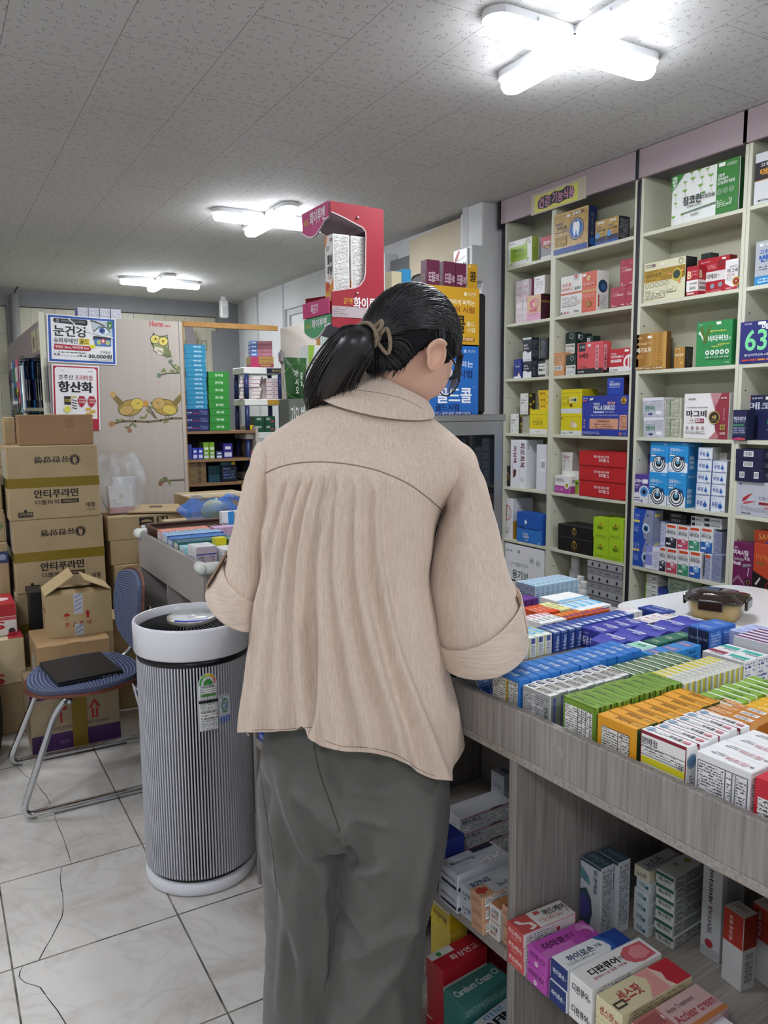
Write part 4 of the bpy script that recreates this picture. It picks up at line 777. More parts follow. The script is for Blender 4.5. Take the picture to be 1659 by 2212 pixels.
wb=sb3(8,108,.26,1238,4,.006,.08,'b9bbc4','silver box with a red flame emblem under the navy barcode boxes',
 F=[('p',[(.10,.40),(.16,.44),(.22,.56),(.28,.68),(.20,.62),(.12,.52)],'a8323c'),('p',[(.12,.32),(.2,.36),(.34,.44),(.22,.44),(.14,.40)],'b8525a'),TT('마이녹실',.38,.48,.84,.60,'6a6c78',.0),TT('CARE',.84,.48,.99,.6,'a8323c',.03),('r',.38,.36,.99,.43,'8a1c28'),FP(.4,.26,.9,.32,'b9bbc4','a8323c',.007),('c',.07,.92,.03,'33457a'),TT('현대약품',.1,.05,.26,.1,'4a4c58'),TT('Minoxyl',.1,.1,.6,.3,'a4a6b2',.0),STK(.8,.88,.12,.08)])
bc=dict(F=[('b',.3,.3,.66,.82),('r',0,.96,1,1,'3a3d5c')],Rr=[('r',.1,.2,.9,.8,'2c2f4c'),FP(.2,.3,.8,.7,'2c2f4c','b0b2c0',.006)])
p1=sb(8,98,206,1152,4,-.004,.09,'1f2140','navy box with barcode label, lower left of the four navy boxes',on=wb,**bc)
p2=sb(8,207,310,1155,4,-.004,.09,'1f2140','navy box with barcode label, lower right of the four navy boxes',on=wb,**bc)
p3=sb(8,100,302,1078,4,-.002,.09,'1f2140','navy box with barcode label, second from the top of the navy boxes',on=p1,**bc)
sb(8,102,308,1000,4,-.002,.09,'1f2140','navy box with barcode label, topmost of the navy boxes',on=p3,**bc)
sb(8,78,238,1690,5,.003,.06,'6a2050','dark purple hair-tonic box with a pipette picture, right edge of the photo',
 F=[TT('동화',.1,.86,.25,.9,'e8dce4'),TT('미녹시딜',.08,.72,.78,.84,'f4ecf2',.03),TT('액 3%',.6,.62,.86,.71,'f0e6ee'),('r',.1,.6,.58,.66,'8a7a86'),TT('Minoxidil',.08,.50,.44,.58,'f4ecf2',.03),('p',[(.55,.46),(.95,.52),(.95,.56),(.55,.54)],'8a8088'),('p',[(.78,.3),(.84,.48),(.87,.46),(.80,.28)],'e0d8de'),('r',.7,.08,.96,.24,'2a1420'),('o',.83,.16,.05,'b08a4a',.2)]+[('l',[(.02+.03*k,.04+.02*i),(.2,.14+.02*i),(.36,.22+.02*i),(.52,.14+.02*i),(.68,.08)],.008,'a88a9c') for k,i in ((0,0),(1,1),(2,2),(3,3))],Rr=[('r',0,0,1,1,'4a1638')])
orr=sb3(8,240,.10,1700,5,.004,.06,'b8432a','red-orange hair-tonic box with a black lower half, right edge of the photo',
 F=[('p',[(0,0),(1,0),(1,.2),(0,.42)],'1c1718'),TT('미녹시',.1,.66,.9,.78,'c98a3a',.0),('r',.1,.56,.5,.62,'8a5a2a'),('r',.62,.76,.9,.86,'e8e0d8'),('p',[(.1,.15),(.3,.3),(.34,.28),(.16,.12)],'d0c8c8'),('o',.75,.14,.1,'b02a2a',.15)])
sb3(8,240,.10,1606,5,.012,.06,'9c3a22','red-brown box lying on the red-orange hair-tonic box',on=orr,F=[TT('SAVA',.2,.3,.9,.75,'c9a04a',.0),('r',.5,.02,1,.15,'3a3f9a')])
# ================================================================== NEAR COUNTER
RC=R(-90+2.75)
CTOP=.88;CD=.98;CLEN=2.35
def counter_part(nm,t,s0,s1,d0,d1,z0,z1,m,c=.0012):
 mb=MB();mb.box(s0,s1,d0,d1,z0,z1,m,c);return mb.build(nm,t)
t=thing('display_counter','grey oak display counter with a raised rail, in front of the standing person','counter',K0,RC)
cp=lambda *a,**k:counter_part(a[0],t,*a[1:],**k)
cp('counter_top',0,CLEN,0.0,CD,.865,CTOP,WOODH)
cp('front_rail',0,CLEN,0.0,.016,CTOP+.0004,.963,WOOD)
cp('end_rail',0,.016,.0165,CD,CTOP+.0004,.963,WOOD)
cp('side_panel',0,.018,.002,CD-.002,0,.8645,WOOD);cp('side_panel',CLEN-.018,CLEN,.002,CD-.002,0,.8645,WOOD)
for s in (.585,1.173,1.775):cp('divider',s,s+.019,.003,.42,.115,.8645,WOOD)
cp('back_panel',.0185,CLEN-.0185,.42,.436,.0,.8645,WOOD)
cp('bottom_board',.0185,CLEN-.0185,.004,.4195,.092,.1145,WOODH)
cp('plinth',.0185,CLEN-.0185,.006,.022,0,.0915,WOOD)
for a,b in ((.0185,.5845),(.6045,1.1725),(1.1925,1.7745),(1.7945,CLEN-.0185)):cp('shelf_board',a,b,.002,.4195,.464,.487,WOODH)
mb=MB();mb.lathe([(0,.0012),(.007,.0011),(.0085,.0)],pm('9c948c',.5),20);o=mb.build('screw_cap',t,(1.3,-.0002,.925),(R(90),0,0));o.scale=(1,1.35,1)
def cbox(name,s,d,w,dep,h,col,label,z=CTOP,rot=0,group=None,me=None,tilt=(0,0),cat='medicine carton',**kw):
 """a carton on the counter, s/d = its front-left corner"""
 p=ctr(s+w/2,d+dep/2,z+.0006)
 return carton(name,w,dep,h,col,label,cat,p,RC+rot,group,me,**kw)
def row(s,d0,n,w,pitch,h,col,what,group,jit=.0015,z=CTOP,place='from the wooden rail',start=0,name='medicine_carton',side=None,dsj=.003,**kw):
 """n identical cartons one behind another; the first carries its print, the others are copies"""
 me=box_mesh(name,w,pitch-.0012,h,col,**kw);out=[]
 for i in range(n):
  hj=random.uniform(-1,1)*dsj
  o=carton(name,w,pitch-.0012,h,col,'%s, %s %s' % (what,nth(i+start),place),'medicine carton',ctr(s+w/2+hj,d0+pitch*(i+.5),z+.0006),RC+R(random.uniform(-.5,.5)),group,me)
  out.append(o)
 return out
# --- long rows standing up behind the rail
WB='e9e9e7'
def row2(*a,**k):
 if 'Rr' in k:k['R']=k.pop('Rr')
 return row(*a,**k)
row2(1.104,.022,13,.076,.0255,.128,'2f78c8','blue medicine carton of the long blue row','blue cartons in a row behind the rail',
 F=[FP(.02,0,.52,.95,'e6e4da','6a6862',.0042),('r',.52,0,.60,.95,'d9b32a'),FP(.53,0,.59,.95,'d9b32a','6a5418',.004),FP(.62,0,.95,.95,'e6e4e0','6a6862',.0042),('l',[(.72,0),(.72,.93)],.006,'3a3a3e'),('l',[(.82,0),(.82,.93)],.006,'3a3a3e'),('l',[(.9,0),(.9,.93)],.006,'3a3a3e')],
 T=[TT('맛시들',.40,.30,.74,.86,'d9e6f4',.03),('r',.0,.92,1,1,'2566b0')],Rr=[('r',.1,.86,.9,.9,'2566b0')])
row2(1.184,.022,9,.069,.0228,.122,'dfe0de','white carton with a dark oval, in the white row','white cartons beside the blue row',
 F=[('r',0,0,1,1,'9a9c9c'),FP(.04,0,.34,.94,'b9babc','4a4c50',.0040),FP(.36,0,.46,.94,'c6c7c9','5a5c60',.004),FP(.48,0,.94,.94,'aeb0b2','4a4c50',.0040),TT('일반의약품 정보',.80,.1,.93,.8,'33353a',.02,90)],
 T=[('p',[(.08+.09*math.cos(6.28*i/12)+.07,.5+.3*math.sin(6.28*i/12)) for i in range(12)],'33384a'),('p',[(.06,.3),(.3,.3),(.3,.74),(.06,.74)],'33384a'),TT('GIF',.1,.4,.26,.64,'dfe2ea'),FP(.40,.15,.85,.85,'dfe0de','6a6248',.007),TT('인트리정',.42,.2,.84,.8,'5c5844',.03)],
 Rr=[('r',0,0,1,1,'8f9290'),('r',.25,.3,.6,.96,'5a5590'),TT('5mL / 20정',.3,.4,.55,.9,'8c90d0',.0,90),TT('시린',.2,.05,.8,.2,'e6e6e2',.02)])
row2(1.200,.2300,8,.070,.0225,.121,'41603c','dark green carton with white edges, behind the white row','dark green cartons behind the white row',place='from the white cartons',
 T=[('r',0,0,1,.22,'dfe4dc'),FP(.1,.3,.9,.9,'4a6a42','9ab08c',.006),('r',.0,.85,.3,.95,'8aa080')],Rr=[('r',.0,0,.3,1,'c9d4c4'),('r',.3,0,1,1,'3a5a30')])
row2(1.284,.022,9,.072,.0243,.133,'6f9430','olive green carton of the olive row','olive green cartons in a row behind the rail',
 F=[('x',0,0,1,1,'5c7f24',.02),FP(.06,0,.46,.92,'e4e4e0','5a5a58',.0040),FP(.48,0,.92,.92,'e6e6e2','5a5a58',.0040),('l',[(.48,0),(.48,.92)],.006,'4a4a48'),('l',[(.60,0),(.60,.92)],.006,'4a4a48'),('l',[(.72,0),(.72,.92)],.006,'4a4a48'),('l',[(.86,0),(.86,.92)],.006,'4a4a48')],
 T=[('p',[(.1,.3),(.5,.5),(.45,.7),(.15,.6)],'3f5a1c'),TT('위에엔 에이스',.45,.3,.85,.55,'4a6a20',.02),('r',0,.9,1,1,'8ab04a')],Rr=[('r',.3,0,.55,1,'2a3a14'),('r',.75,0,.9,1,'4a6a1e')])
row2(1.330-.047,.2440,11,.074,.0163,.130,'d4d4cc','white carton with a yellow stripe, behind the olive row','yellow-striped cartons behind the olive row',place='from the olive cartons',dsj=.001,
 T=[('r',0,.1,.42,.8,'c4b83a'),FP(.46,.15,.98,.85,'d4d4cc','66665e',.005)],Rr=[('r',.3,0,.7,1,'cdb92c'),('r',.7,0,1,1,'9a9c98')])
row2(1.359,.022,8,.078,.0264,.126,'dd9a22','orange carton of the orange row','orange cartons in a row behind the rail',
 F=[('r',.10,.0,.84,.88,'6a5420'),FP(.11,0,.53,.87,'e4e2dc','55544e',.0042),FP(.55,0,.83,.87,'e4e2dc','55544e',.0042),('r',.60,0,.66,.8,'d9d7d0'),('l',[(.64,0),(.64,.85)],.006,'44433e')],
 T=[TT('판피린이네',.34,.30,.72,.82,'7a5a14',.03),FP(.74,.4,.98,.7,'d9a030','8a6410',.006),('r',0,.9,1,1,'b97c14')],Rr=[('r',0,0,1,1,'28421f'),TT('MARUS',.5,.2,.8,.6,'8aa08a',.0,90)])
row2(1.386,.2350,7,.066,.0245,.122,'7da63a','light green carton with white edges, behind the orange row','light green cartons behind the orange row',place='from the orange cartons',
 T=[('r',0,0,1,.2,'dfe4da'),TT('쎄로켈',.4,.35,.75,.75,'4a6a1c',.02)],Rr=[('r',0,0,.25,1,'dfe4da')])
row2(1.444,.022,6,.081,.0248,.130,'e6e6e6','white carton with a maroon edge and blue round mark','white and maroon cartons behind the rail',
 F=[('r',0,0,1,1,'8a1f34'),('r',.02,0,.98,.96,'ecebe8'),TT('일반의약품 정보',.03,.84,.38,.93,'26262a',.03),('r',.03,.62,.98,.70,'d9d02a'),FP(.03,.75,.98,.82),FP(.04,.46,.5,.58),FP(.04,.33,.98,.43,'ecebe8','4a4a4e',.005),FP(.04,.24,.7,.30),('r',.03,0,.97,.20,'d9cf1e'),FP(.04,0,.96,.19,'d9cf1e','5a5420',.0048)]+[('l',[(.02,q),(.98,q)],.006,'2c2c30') for q in (.83,.73,.605,.45,.31,.22)]+[TT('1 정 중',.84,.71,.96,.77,'26262a',.02)],
 T=[('c',.12,.5,.34,'8ea4b4'),('c',.12,.5,.26,'6a8aa8'),('l',[(.07,.4),(.16,.62)],.06,'dfe6ec'),FP(.2,.3,.5,.55,'e6e6e6','77777c',.006),TT('파워콜',.52,.28,.80,.66,'2c2a30',.035),('r',.83,.3,.97,.62,'c25a66'),TT('에스',.85,.36,.95,.56,'f2e4e6',.02)],
 Rr=[('c',.5,.82,.09,'8ea4b4'),('c',.5,.82,.07,'5f82a6'),FP(.3,.4,.7,.68,'e6e6e6','7a6a70',.005),TT('파워콜',.2,.04,.75,.34,'2a2a2e',.03,90)])
row2(1.424,.1716,4,.086,.0225,.122,'c07c34','brown-orange carton with a barcode on its top','brown-orange cartons behind the white and maroon ones',place='from the white and maroon cartons',
 T=[FP(.04,.3,.52,.9,'c98a48','e0c0a0',.006),('b',.62,.2,.97,.8),('r',0,.0,.5,.12,'e8c8b0')],Rr=[('r',0,.9,1,1,'d89a58'),('r',0,0,1,.9,'a35f26')])
row2(1.452,.2680,6,.10,.0215,.118,'d9a626','yellow carton of the far yellow row at the right edge','yellow cartons at the right edge',place='from the brown-orange cartons',
 T=[FP(.2,.3,.6,.8,'d9a626','f0dca0',.007)])
row2(1.540,.022,4,.083,.0345,.131,'e6e6e7','white carton with red outlined lettering on top','white cartons at the right behind the rail',
 F=[('x',.03,-.02,.97,.92,'2c2c36',.008),FP(.05,0,.52,.90,'e6e6e7','44444a',.0042),('l',[(.56,0),(.56,.91)],.008,'2c2c36'),FP(.59,0,.67,.86),('l',[(.69,0),(.69,.91)],.008,'2c2c36'),('l',[(.75,0),(.75,.91)],.008,'2c2c36'),FP(.77,0,.95,.90,'e6e6e7','44444a',.0042)],
 T=[TT('종합감기치료제',.16,.38,.40,.54,'4a4a52',.01),FP(.2,.6,.42,.7),TT('리드밀',.44,.25,.84,.62,'c06a74',.05),TT('리드밀',.44,.25,.84,.62,'ecd8da',.0),TT('정',.87,.32,.95,.5,'44444a')],Rr=[FP(.1,.6,.3,.95),('r',.05,.96,.95,.98,'b9b9bc')])
row2(1.628,.022,3,.085,.0345,.129,'c42336','red carton in the near right corner behind the rail','red cartons at the right edge',F=[FP(.05,0,.95,.80,'eceae8','55555a',.006)])
# --- leaning cartons beside the blue row
me=box_mesh('medicine_carton',.062,.030,.122,'e4e5e6',F=[('r',0,0,1,1,'aeb0b2'),FP(.05,0,.95,.95,'c0c2c4','4a4c50',.004)],T=[TT('굽즙교',.12,.3,.62,.7,'33363c',.03),('c',.82,.5,.22,'3a5a4c')],R=[('r',0,0,1,1,'2f4f8e'),('x',.08,.04,.92,.96,'b9c4dc',.012),TT('규브 교정',.5,.3,.8,.9,'c9d2e6',.0,90),FP(.1,.08,.45,.9,'2f4f8e','8fa4cc',.005)])
for i in range(3):
 p=ctr(1.0405,.030+.0325*i+.016,CTOP+.001+.0262)
 carton('medicine_carton',.062,.030,.122,'','white and blue carton leaning left beside the blue row, %s from the rail' % nth(i),'medicine carton',p,0,'leaning white and blue cartons',me).rotation_euler=(Matrix.Rotation(RC,3,'Z') @ Matrix.Rotation(R(-25),3,'Y')).to_euler()
# --- low cartons farther back on the counter
qr=[('r',.22,.66,.78,.9,'e9ecee')]+[('r',.25+.09*i,.68+.04*j,.25+.09*i+.07,.68+.04*j+.03,'2c3f86') for i in range(6) for j in range(5) if (i*7+j*5+i*j) % 3][:0]
row2(.715,.265,8,.088,.0268,.052,'dfe4e2','low white carton with yellow edge and pale blue top','yellow-edged cartons beyond the sleeve',place='from the person\'s sleeve',dsj=.001,
 T=[('r',0,.1,.8,.8,'4fa4d0'),TT('펜잘큐',.2,.3,.7,.65,'e6f0f4',.02),('r',0,.9,1,1,'c9cf4a')],Rr=[('r',0,0,.12,1,'c9cf4a'),('r',.25,.68,.8,.94,'4a5a92'),FP(.28,.08,.8,.60,'d0d6dc','5a6a8a',.004)])
row2(.742,.4800,4,.064,.0268,.053,'26418a','low navy carton with a paler printed top','navy cartons behind the yellow-edged ones',place='from the yellow-edged cartons',dsj=.001,
 T=[('r',.55,.15,1,.85,'c4ccd8'),FP(.58,.2,.95,.8,'c4ccd8','5a6480',.005),TT('히드린',.1,.3,.5,.7,'b9c4e0',.02)],Rr=[TT('Hdac',.25,.1,.75,.82,'b9c8e6',.02,90),('r',0,.92,1,1,'6a86b8'),('r',.85,0,1,1,'1c3270')])
row2(.738,.5890,9,.056,.0235,.052,'2c4794','low navy carton in the second navy group','navy cartons along the purple boxes',place='from the navy cartons with large lettering',dsj=.001,
 T=[('r',.6,.2,.95,.8,'c9cfdc'),FP(.1,.2,.55,.8,'2c4794','8fa0cc',.005)])
PU='3a3d9a'
me=box_mesh('medicine_carton',.074,.043,.052,PU,F=[('r',0,0,1,.14,'34368c'),TT('뮤테',.05,.18,.75,.62,'d9dcf0',.03),TT('1g 20포',.05,.72,.36,.82,'c4c8e6')],T=[TT('뮤테란캡슐',.2,.45,.84,.78,'e6e8f6',.03),TT('200mg',.5,.16,.84,.38,'d0d4ee',.03)])
for i in range(4):carton('medicine_carton',.064,.043,.052,'','purple carton of the left purple line, %s from the navy cartons with large lettering' % nth(i),'medicine carton',ctr(.8385,.583+.0435*(i+.5),CTOP+.0006),RC,'purple cartons, left line',me)
mb=MB();w_,d_,h_=.080,.074,.050
prof=[(-d_/2,0),(d_/2,0),(d_/2,h_*.86),(d_*.3,h_*.98),(0,h_+.004),(-d_*.3,h_*.98),(-d_/2,h_*.86)]
mb.prism([(p[0],p[1]) for p in prof][::1],0,-w_/2,w_/2,card(PU))
decorate(mb,[TT('1g 20포',.1,.4,.5,.6,'c4c8e6')],Vector((-w_/2,-d_/2-.0002,0)),Vector((w_,0,0)),Vector((0,0,h_*.8)),Vector((0,-1,0)))
decorate(mb,[TT('뮤테란캡슐',.12,.5,.84,.82,'e6e8f6',.03),TT('200mg',.5,.18,.84,.44,'d0d4ee',.03)],Vector((-w_/2,-d_*.3,h_+.0042)),Vector((w_,0,0)),Vector((0,d_*.62,0)),Vector((0,0,1)))
me=mb.mesh('purple_carton')
for i in range(5):carton('medicine_carton',w_,d_,h_,'','puffy purple carton of the right purple line, %s from the blue row' % nth(i),'medicine carton',ctr(.9175,.535+.077*(i+.5),CTOP+.0006),RC,'purple cartons, right line',me)
for i in range(2):cbox('medicine_carton',1.008,.432+.048*i+.03,.052,.046,.07,'dfe4e0','mint topped white carton, %s behind the end of the blue row' % nth(i),T=[('r',0,0,1,.8,'8fcab4'),TT('맥시롱',.3,.3,.75,.6,'3a5a4c',.02)],R=[FP(.1,.2,.9,.5)])
for i in range(3):cbox('medicine_carton',.985,.600+.048*i,.040,.046,.058,'2f6a58','dark green flat carton, %s beside the purple boxes' % nth(i),T=[TT('이가탄',.25,.3,.75,.6,'d9d8b0',.02)])
for i in range(3):cbox('medicine_carton',1.082,.470+.051*i,.045,.050,.078,'2f8ad0','bright blue carton with red lettering, %s behind the dark green row' % nth(i),
 T=[('p',[(.1,.2),(.9,.2),(.8,.8),(.2,.8)],'3f7ac0'),TT('코머골',.2,.3,.8,.6,'e0b0b0',.03),('x',.12,.2,.88,.82,'c0606a',.03)],R=[TT('코메골',.1,.5,.7,.75,'1c3a6a',.02),TT('Zipoz-Q',.1,.8,.6,.92,'1c3a6a'),FP(.1,.2,.6,.45,'2f8ad0','1c4a8a',.005)],F=[('c',.5,.6,.3,'b03040')])
for i in range(2):cbox('medicine_carton',1.075,.646+.051*i,.055,.050,.109,'2f63b4','tall blue box with a dark glowing picture, %s beside the white table' % nth(i),
 F=[('r',0,0,1,.96,'1c2648'),('p',[(.2,0),(.3,.4),(.55,.5),(.8,.3),(.85,0)],'2f4f9c'),('l',[(.42,1),(.55,.5),(.6,.3)],.015,'8fb4e6'),('c',.6,.4,.05,'c0507a'),TT('가슴 건강한 하루',.06,.74,.96,.80,'b9c4dc',.0)],
 T=[TT('리셀모어',.25,.3,.8,.6,'a9c0e8',.02)],R=[FP(.1,.1,.9,.92,'3f74c2','a9c4ea',.007)])
gl=['white carton with a dark red stripe on top','white carton with a teal stripe, nearest beside the red striped one','white carton with a teal stripe, behind the red striped one','white carton with a teal stripe, right end of the group']
for k,(s,d,c) in enumerate(((1.214,.500,'8e2f48'),(1.262,.500,'3aa89c'),(1.214,.545,'3aa89c'),(1.262,.545,'3aa89c'))):
 cbox('medicine_carton',s,d,.046,.043,.109,'dfe0e0',gl[k],T=[('r',0,.35,.9,.75,c),TT('트리모르',.3,.08,.95,.28,'4a4c60',.02)],R=[FP(.1,.3,.9,.95,'dfe0e2','33458a',.008),TT('멘소',.2,.1,.7,.24,'33458a')],F=[TT('투앤비',.6,.86,.95,.93,'33363c')])
for i in range(5):cbox('medicine_carton',1.222,.5955+.0205*i,.10,.0198,.128,'d9d6de','grey-white box with plum stripes on top, %s from the teal striped ones' % nth(i),group=None,
 T=[('r',0,.15,1,.7,'6a2f66')],F=[('x',.06,.60,.5,.78,'4a4a52',.012),TT('Dongkook',.09,.66,.46,.73,'4a4a52'),TT('탐원제약',.1,.38,.5,.52,'33363c',.02),('c',.85,.2,.2,'b9b6be')] if i==0 else ())
for i in range(3):cbox('medicine_carton',1.145,.700+.03*i,.07,.0285,.106,'b4bce0','pale lilac-blue carton at the table edge, %s from the teal striped ones' % nth(i),T=[FP(.1,.2,.9,.8,'b4bce0','6a78b8',.006)])
row2(.632,.5250,5,.086,.0185,.050,'e4e4e2','low white carton with a pink stripe','pink-striped white cartons beyond the sleeve',place='from the person\'s sleeve',dsj=.001,
 T=[('r',0,.2,.4,.7,'c07a90'),TT('에스원',.5,.2,.8,.75,'33363c',.02)],Rr=[('x',.15,.2,.85,.9,'33424a',.05),('r',.3,.3,.5,.7,'5a6a74')])
row2(.560,.5970,4,.084,.0178,.050,'cc4a22','low orange-red carton beyond the sleeve','orange-red cartons',place='from the person\'s sleeve',dsj=.001,T=[TT('콜드콜',.3,.2,.7,.8,'f0c8b0',.03)],Rr=[('r',.3,.2,.7,.5,'8a2a10')])
row2(.556,.6700,2,.088,.0205,.050,'e0dc9a','pale yellow carton behind the orange-red ones','pale yellow cartons',place='from the orange-red cartons',dsj=.001,T=[TT('베아로제',.2,.3,.8,.7,'5a6a2a',.02)],Rr=[('r',.25,.2,.75,.45,'4a5a2a'),('r',.25,.55,.75,.8,'4a5a2a')])
for k,(d,s) in enumerate(((.713,.590),(.745,.590),(.777,.590),(.809,.590))):
 cbox('medicine_carton',s,d,.088,.0305,.050,'e2e6e8','white and sky blue carton, %s from the pale yellow ones' % nth(k),T=[('r',0,.2,.7,.95,'5fb0d8'),('r',.1,.3,.6,.5,'e4eef4')],R=[('x',.2,.2,.8,.85,'2c3a44',.05),('r',.35,.3,.55,.7,'5a6a74')])
for k in range(2):cbox('medicine_carton',.500,.730+.062*k,.084,.060,.052,'e8e8e6','plain white topped carton with a blue edge, %s in front of the pale blue stack' % nth(k),T=[('r',.8,0,1,1,'6ab0d4')])
row2(.660,.6230,8,.055,.0215,.049,'c0582a','small orange and violet carton','orange and violet cartons',place='from the pink-striped cartons',dsj=.001,
 T=[('r',.1,.2,.5,.8,'e0903a'),('r',.6,.2,.9,.8,'6a3a7a')])
row2(.722,.8030,3,.055,.0175,.05,'dadada','small white striped carton by the navy ones','white striped cartons',place='from the second navy group',dsj=.001,T=[('r',0,.3,.6,.6,'c9a0a8')])
me=box_mesh('medicine_carton',.058,.030,.047,'dcdcda',T=[('c',.3,.5,.2,'c07a84'),FP(.45,.2,.9,.8,'dcdcda','b06a74',.005)],R=[('r',0,0,1,1,'6a7478')])
for i in range(4):carton('medicine_carton',0,0,0,'','white carton dotted with red, %s behind the left purple line' % nth(i),'medicine carton',ctr(.838,.765+.031*(i+.5),CTOP+.0006),RC,'red-dotted white cartons',me)
for i in range(2):cbox('medicine_carton',.745,.905+.0285*i-.03,.085,.027,.050,'2a3f8c','dark blue carton with white lettering at the back edge, %s from the red-dotted ones' % nth(i),T=[TT('아스피린',.2,.3,.85,.7,'c9d2ea',.03)],R=[('r',0,0,1,.9,'dcdfe6')])
lb=box_mesh('medicine_carton',.088,.0205,.072,'a9c4d8',F=[('r',0,0,1,1,'8a94ac'),TT('비프리',.05,.35,.5,.68,'3a4054',.01),TT('연질캡슐',.55,.38,.95,.58,'3a4054',.02),FP(.05,.75,.95,.88,'8a94ac','3a4054',.006)],T=[('c',.78,.5,.3,'5a9088'),FP(.1,.2,.6,.8,'b4cce0','7a94ac',.006)],R=[FP(.2,.06,.8,.94,'a0bcd2','4a6480',.006)])
for i in range(9):carton('medicine_carton',0,0,0,'','pale blue carton of the block near the wall shelf, %s from the sleeve' % nth(i),'medicine carton',ctr(.409,.755+.0212*(i+.5),CTOP+.0006),RC,'pale blue cartons',lb)
for i in range(4):cbox('medicine_carton',.452,.640+.026*i-.02,.05,.0245,.05,'5a2a78','dark violet carton, %s beside the person\'s sleeve' % nth(i),T=[('r',.1,.2,.9,.8,'6a3a8a')])
for i in range(3):cbox('medicine_carton',.985,.79+.041*i,.06,.04,.05,'c4c83e','lime yellow carton, %s behind the purple boxes' % nth(i),T=[('p',[(.1,.2),(.5,.8),(.9,.2)],'e4e6b0')])
row2(.90,.022,3,.072,.036,.09,'dfe4de','white and green carton under the raised forearm','white and green cartons under the forearm',F=[FP(.06,0,.5,.95),('r',.86,0,1,1,'2f7a4a')],Rr=[('r',0,0,1,1,'2c6a44'),('r',.2,.5,.6,.8,'dfe4de')])
row2(.715,.130,4,.088,.0320,.052,'2f7048','green carton with a white label, near the forearm','green cartons near the forearm',T=[('r',.1,.2,.9,.8,'dfe4de')],Rr=[('r',.3,.2,.7,.8,'dfe8e2')])
# ------------------------------------------------------------------ white table and the lunch box
t=thing('table','white table with rounded corners behind the counter','table',(2.22,1.0,0))
def rrect(x0,x1,y0,y1,r,n=8):
 p=[]
 for cx,cy,a0 in ((x1-r,y1-r,0),(x0+r,y1-r,90),(x0+r,y0+r,180),(x1-r,y0+r,270)):
  for i in range(n+1):a=R(a0+90*i/n);p.append((cx+r*math.cos(a),cy+r*math.sin(a)))
 return p
mb=MB();mb.prism(rrect(-.335,.335,-.9,.82,.12),2,.825,.85,pm('e6e7e8',.25));mb.build('tabletop',t)
for sx in (-.27,.27):
 for sy in (-.8,.72):
  mb=MB();mb.tube([(sx,sy,0),(sx,sy,.824)],.02,STEEL,12);mb.build('leg',t)
p0=at(1582,1345,2,.85)
t=thing('food_container','amber glass lunch box with a brown clip lid on the white table','food container',(p0.x+.02,p0.y+.07,.8505),R(24))
GL=pm('cdb27a',.08,alpha=.5,coat=.3);LID=pm('2e1f19',.12,alpha=.93,coat=.5)
mb=MB();w,d,h=.078,.078,.062
o1=rrect(-w*.82,w*.82,-d*.82,d*.82,.03);o2=rrect(-w,w,-d,d,.035);n=len(o1)
vs=[(p[0],p[1],0) for p in o1]+[(p[0]*1.1,p[1]*1.1,.012) for p in o1]+[(p[0],p[1],h) for p in o2]
mb.add(vs,[list(range(n))[::-1]]+[(k*n+i,k*n+(i+1) % n,(k+1)*n+(i+1) % n,(k+1)*n+i) for k in (0,1) for i in range(n)],GL,True);mb.build('glass_bowl',t)
mb=MB();i1=rrect(-w*.84,w*.84,-d*.84,d*.84,.03);fo=pm('b89a5a',.6)
mb.add([(p[0]*.93,p[1]*.93,.004) for p in i1]+[(p[0]*1.04,p[1]*1.04,.044) for p in i1],[list(range(n))[::-1],[n+i for i in range(n)]]+[(i,(i+1) % n,n+(i+1) % n,n+i) for i in range(n)],m_mottle('food','a98c4e','cbb27a',60,.5),True);mb.build('food',t)
mb=MB();l1=rrect(-w*1.08,w*1.08,-d*1.08,d*1.08,.035);l2=rrect(-w*.72,w*.72,-d*.72,d*.72,.03)
lv=[(l1,h-.004),(l1,h+.006),(l2,h+.012),(l2,h+.018)]
vs=[(p[0],p[1],z) for q,z in lv for p in q];mb.add(vs,[(k*n+i,k*n+(i+1) % n,(k+1)*n+(i+1) % n,(k+1)*n+i) for k in range(3) for i in range(n)]+[[3*n+i for i in range(n)],list(range(n))[::-1]],LID,True);mb.build('lid',t)
for a in range(4):
 mb=MB();mb.box(-.036,.036,-d*1.08-.010,-d*1.08-.001,h-.026,h+.006,LID,.003);mb.build('clip',t,None,R(90*a))
# ------------------------------------------------------------------ steel display cabinet, leaflet boards
YC=2.80
pr_=at(1087,915,1,YC);xr=pr_.x;zt=1.475
t=thing('showcase','stainless steel cabinet with dark glass left of the wall shelves','cabinet',(xr-.35,YC+.18,0))
mb=MB();mb.box(-.345,.345,-.178,.178,0,zt-.03,pm('8e9194',.3,1.),.002);mb.build('body',t)
mb=MB();mb.box(-.36,.36,-.19,.19,zt-.0295,zt,STEEL,.003);mb.build('top_rim',t)
mb=MB()
for x0,x1,z0,z1 in ((-.345,-.30,.1,zt-.03),(.30,.345,.1,zt-.03),(-.30,.30,zt-.09,zt-.03),(-.30,.30,.1,.16)):mb.box(x0,x1,-.184,-.1785,z0,z1,STEEL,.001)
mb.build('door_frame',t)
mb=MB();mb.box(-.30,.30,-.182,-.1787,.16,zt-.09,pm('0d0f14',.06,coat=.5));mb.build('dark_glass',t)
YB_=2.93
def board(nm,label,px0,px1,pt,pb,col,els,y=YB_):
 a=at(px0,pb,1,y);b=at(px1,pt,1,y);w,h=b.x-a.x,b.z-a.z
 mb=MB();mb.box(0,w,0,.006,0,h,card(col),.001);decorate(mb,els,Vector((0,0,0)),Vector((w,0,0)),Vector((0,0,h)),Vector((0,-1,0)))
 return tag(mb.build(nm,None,(a.x,y,a.z)),label,'advertising board')
zt_px=912
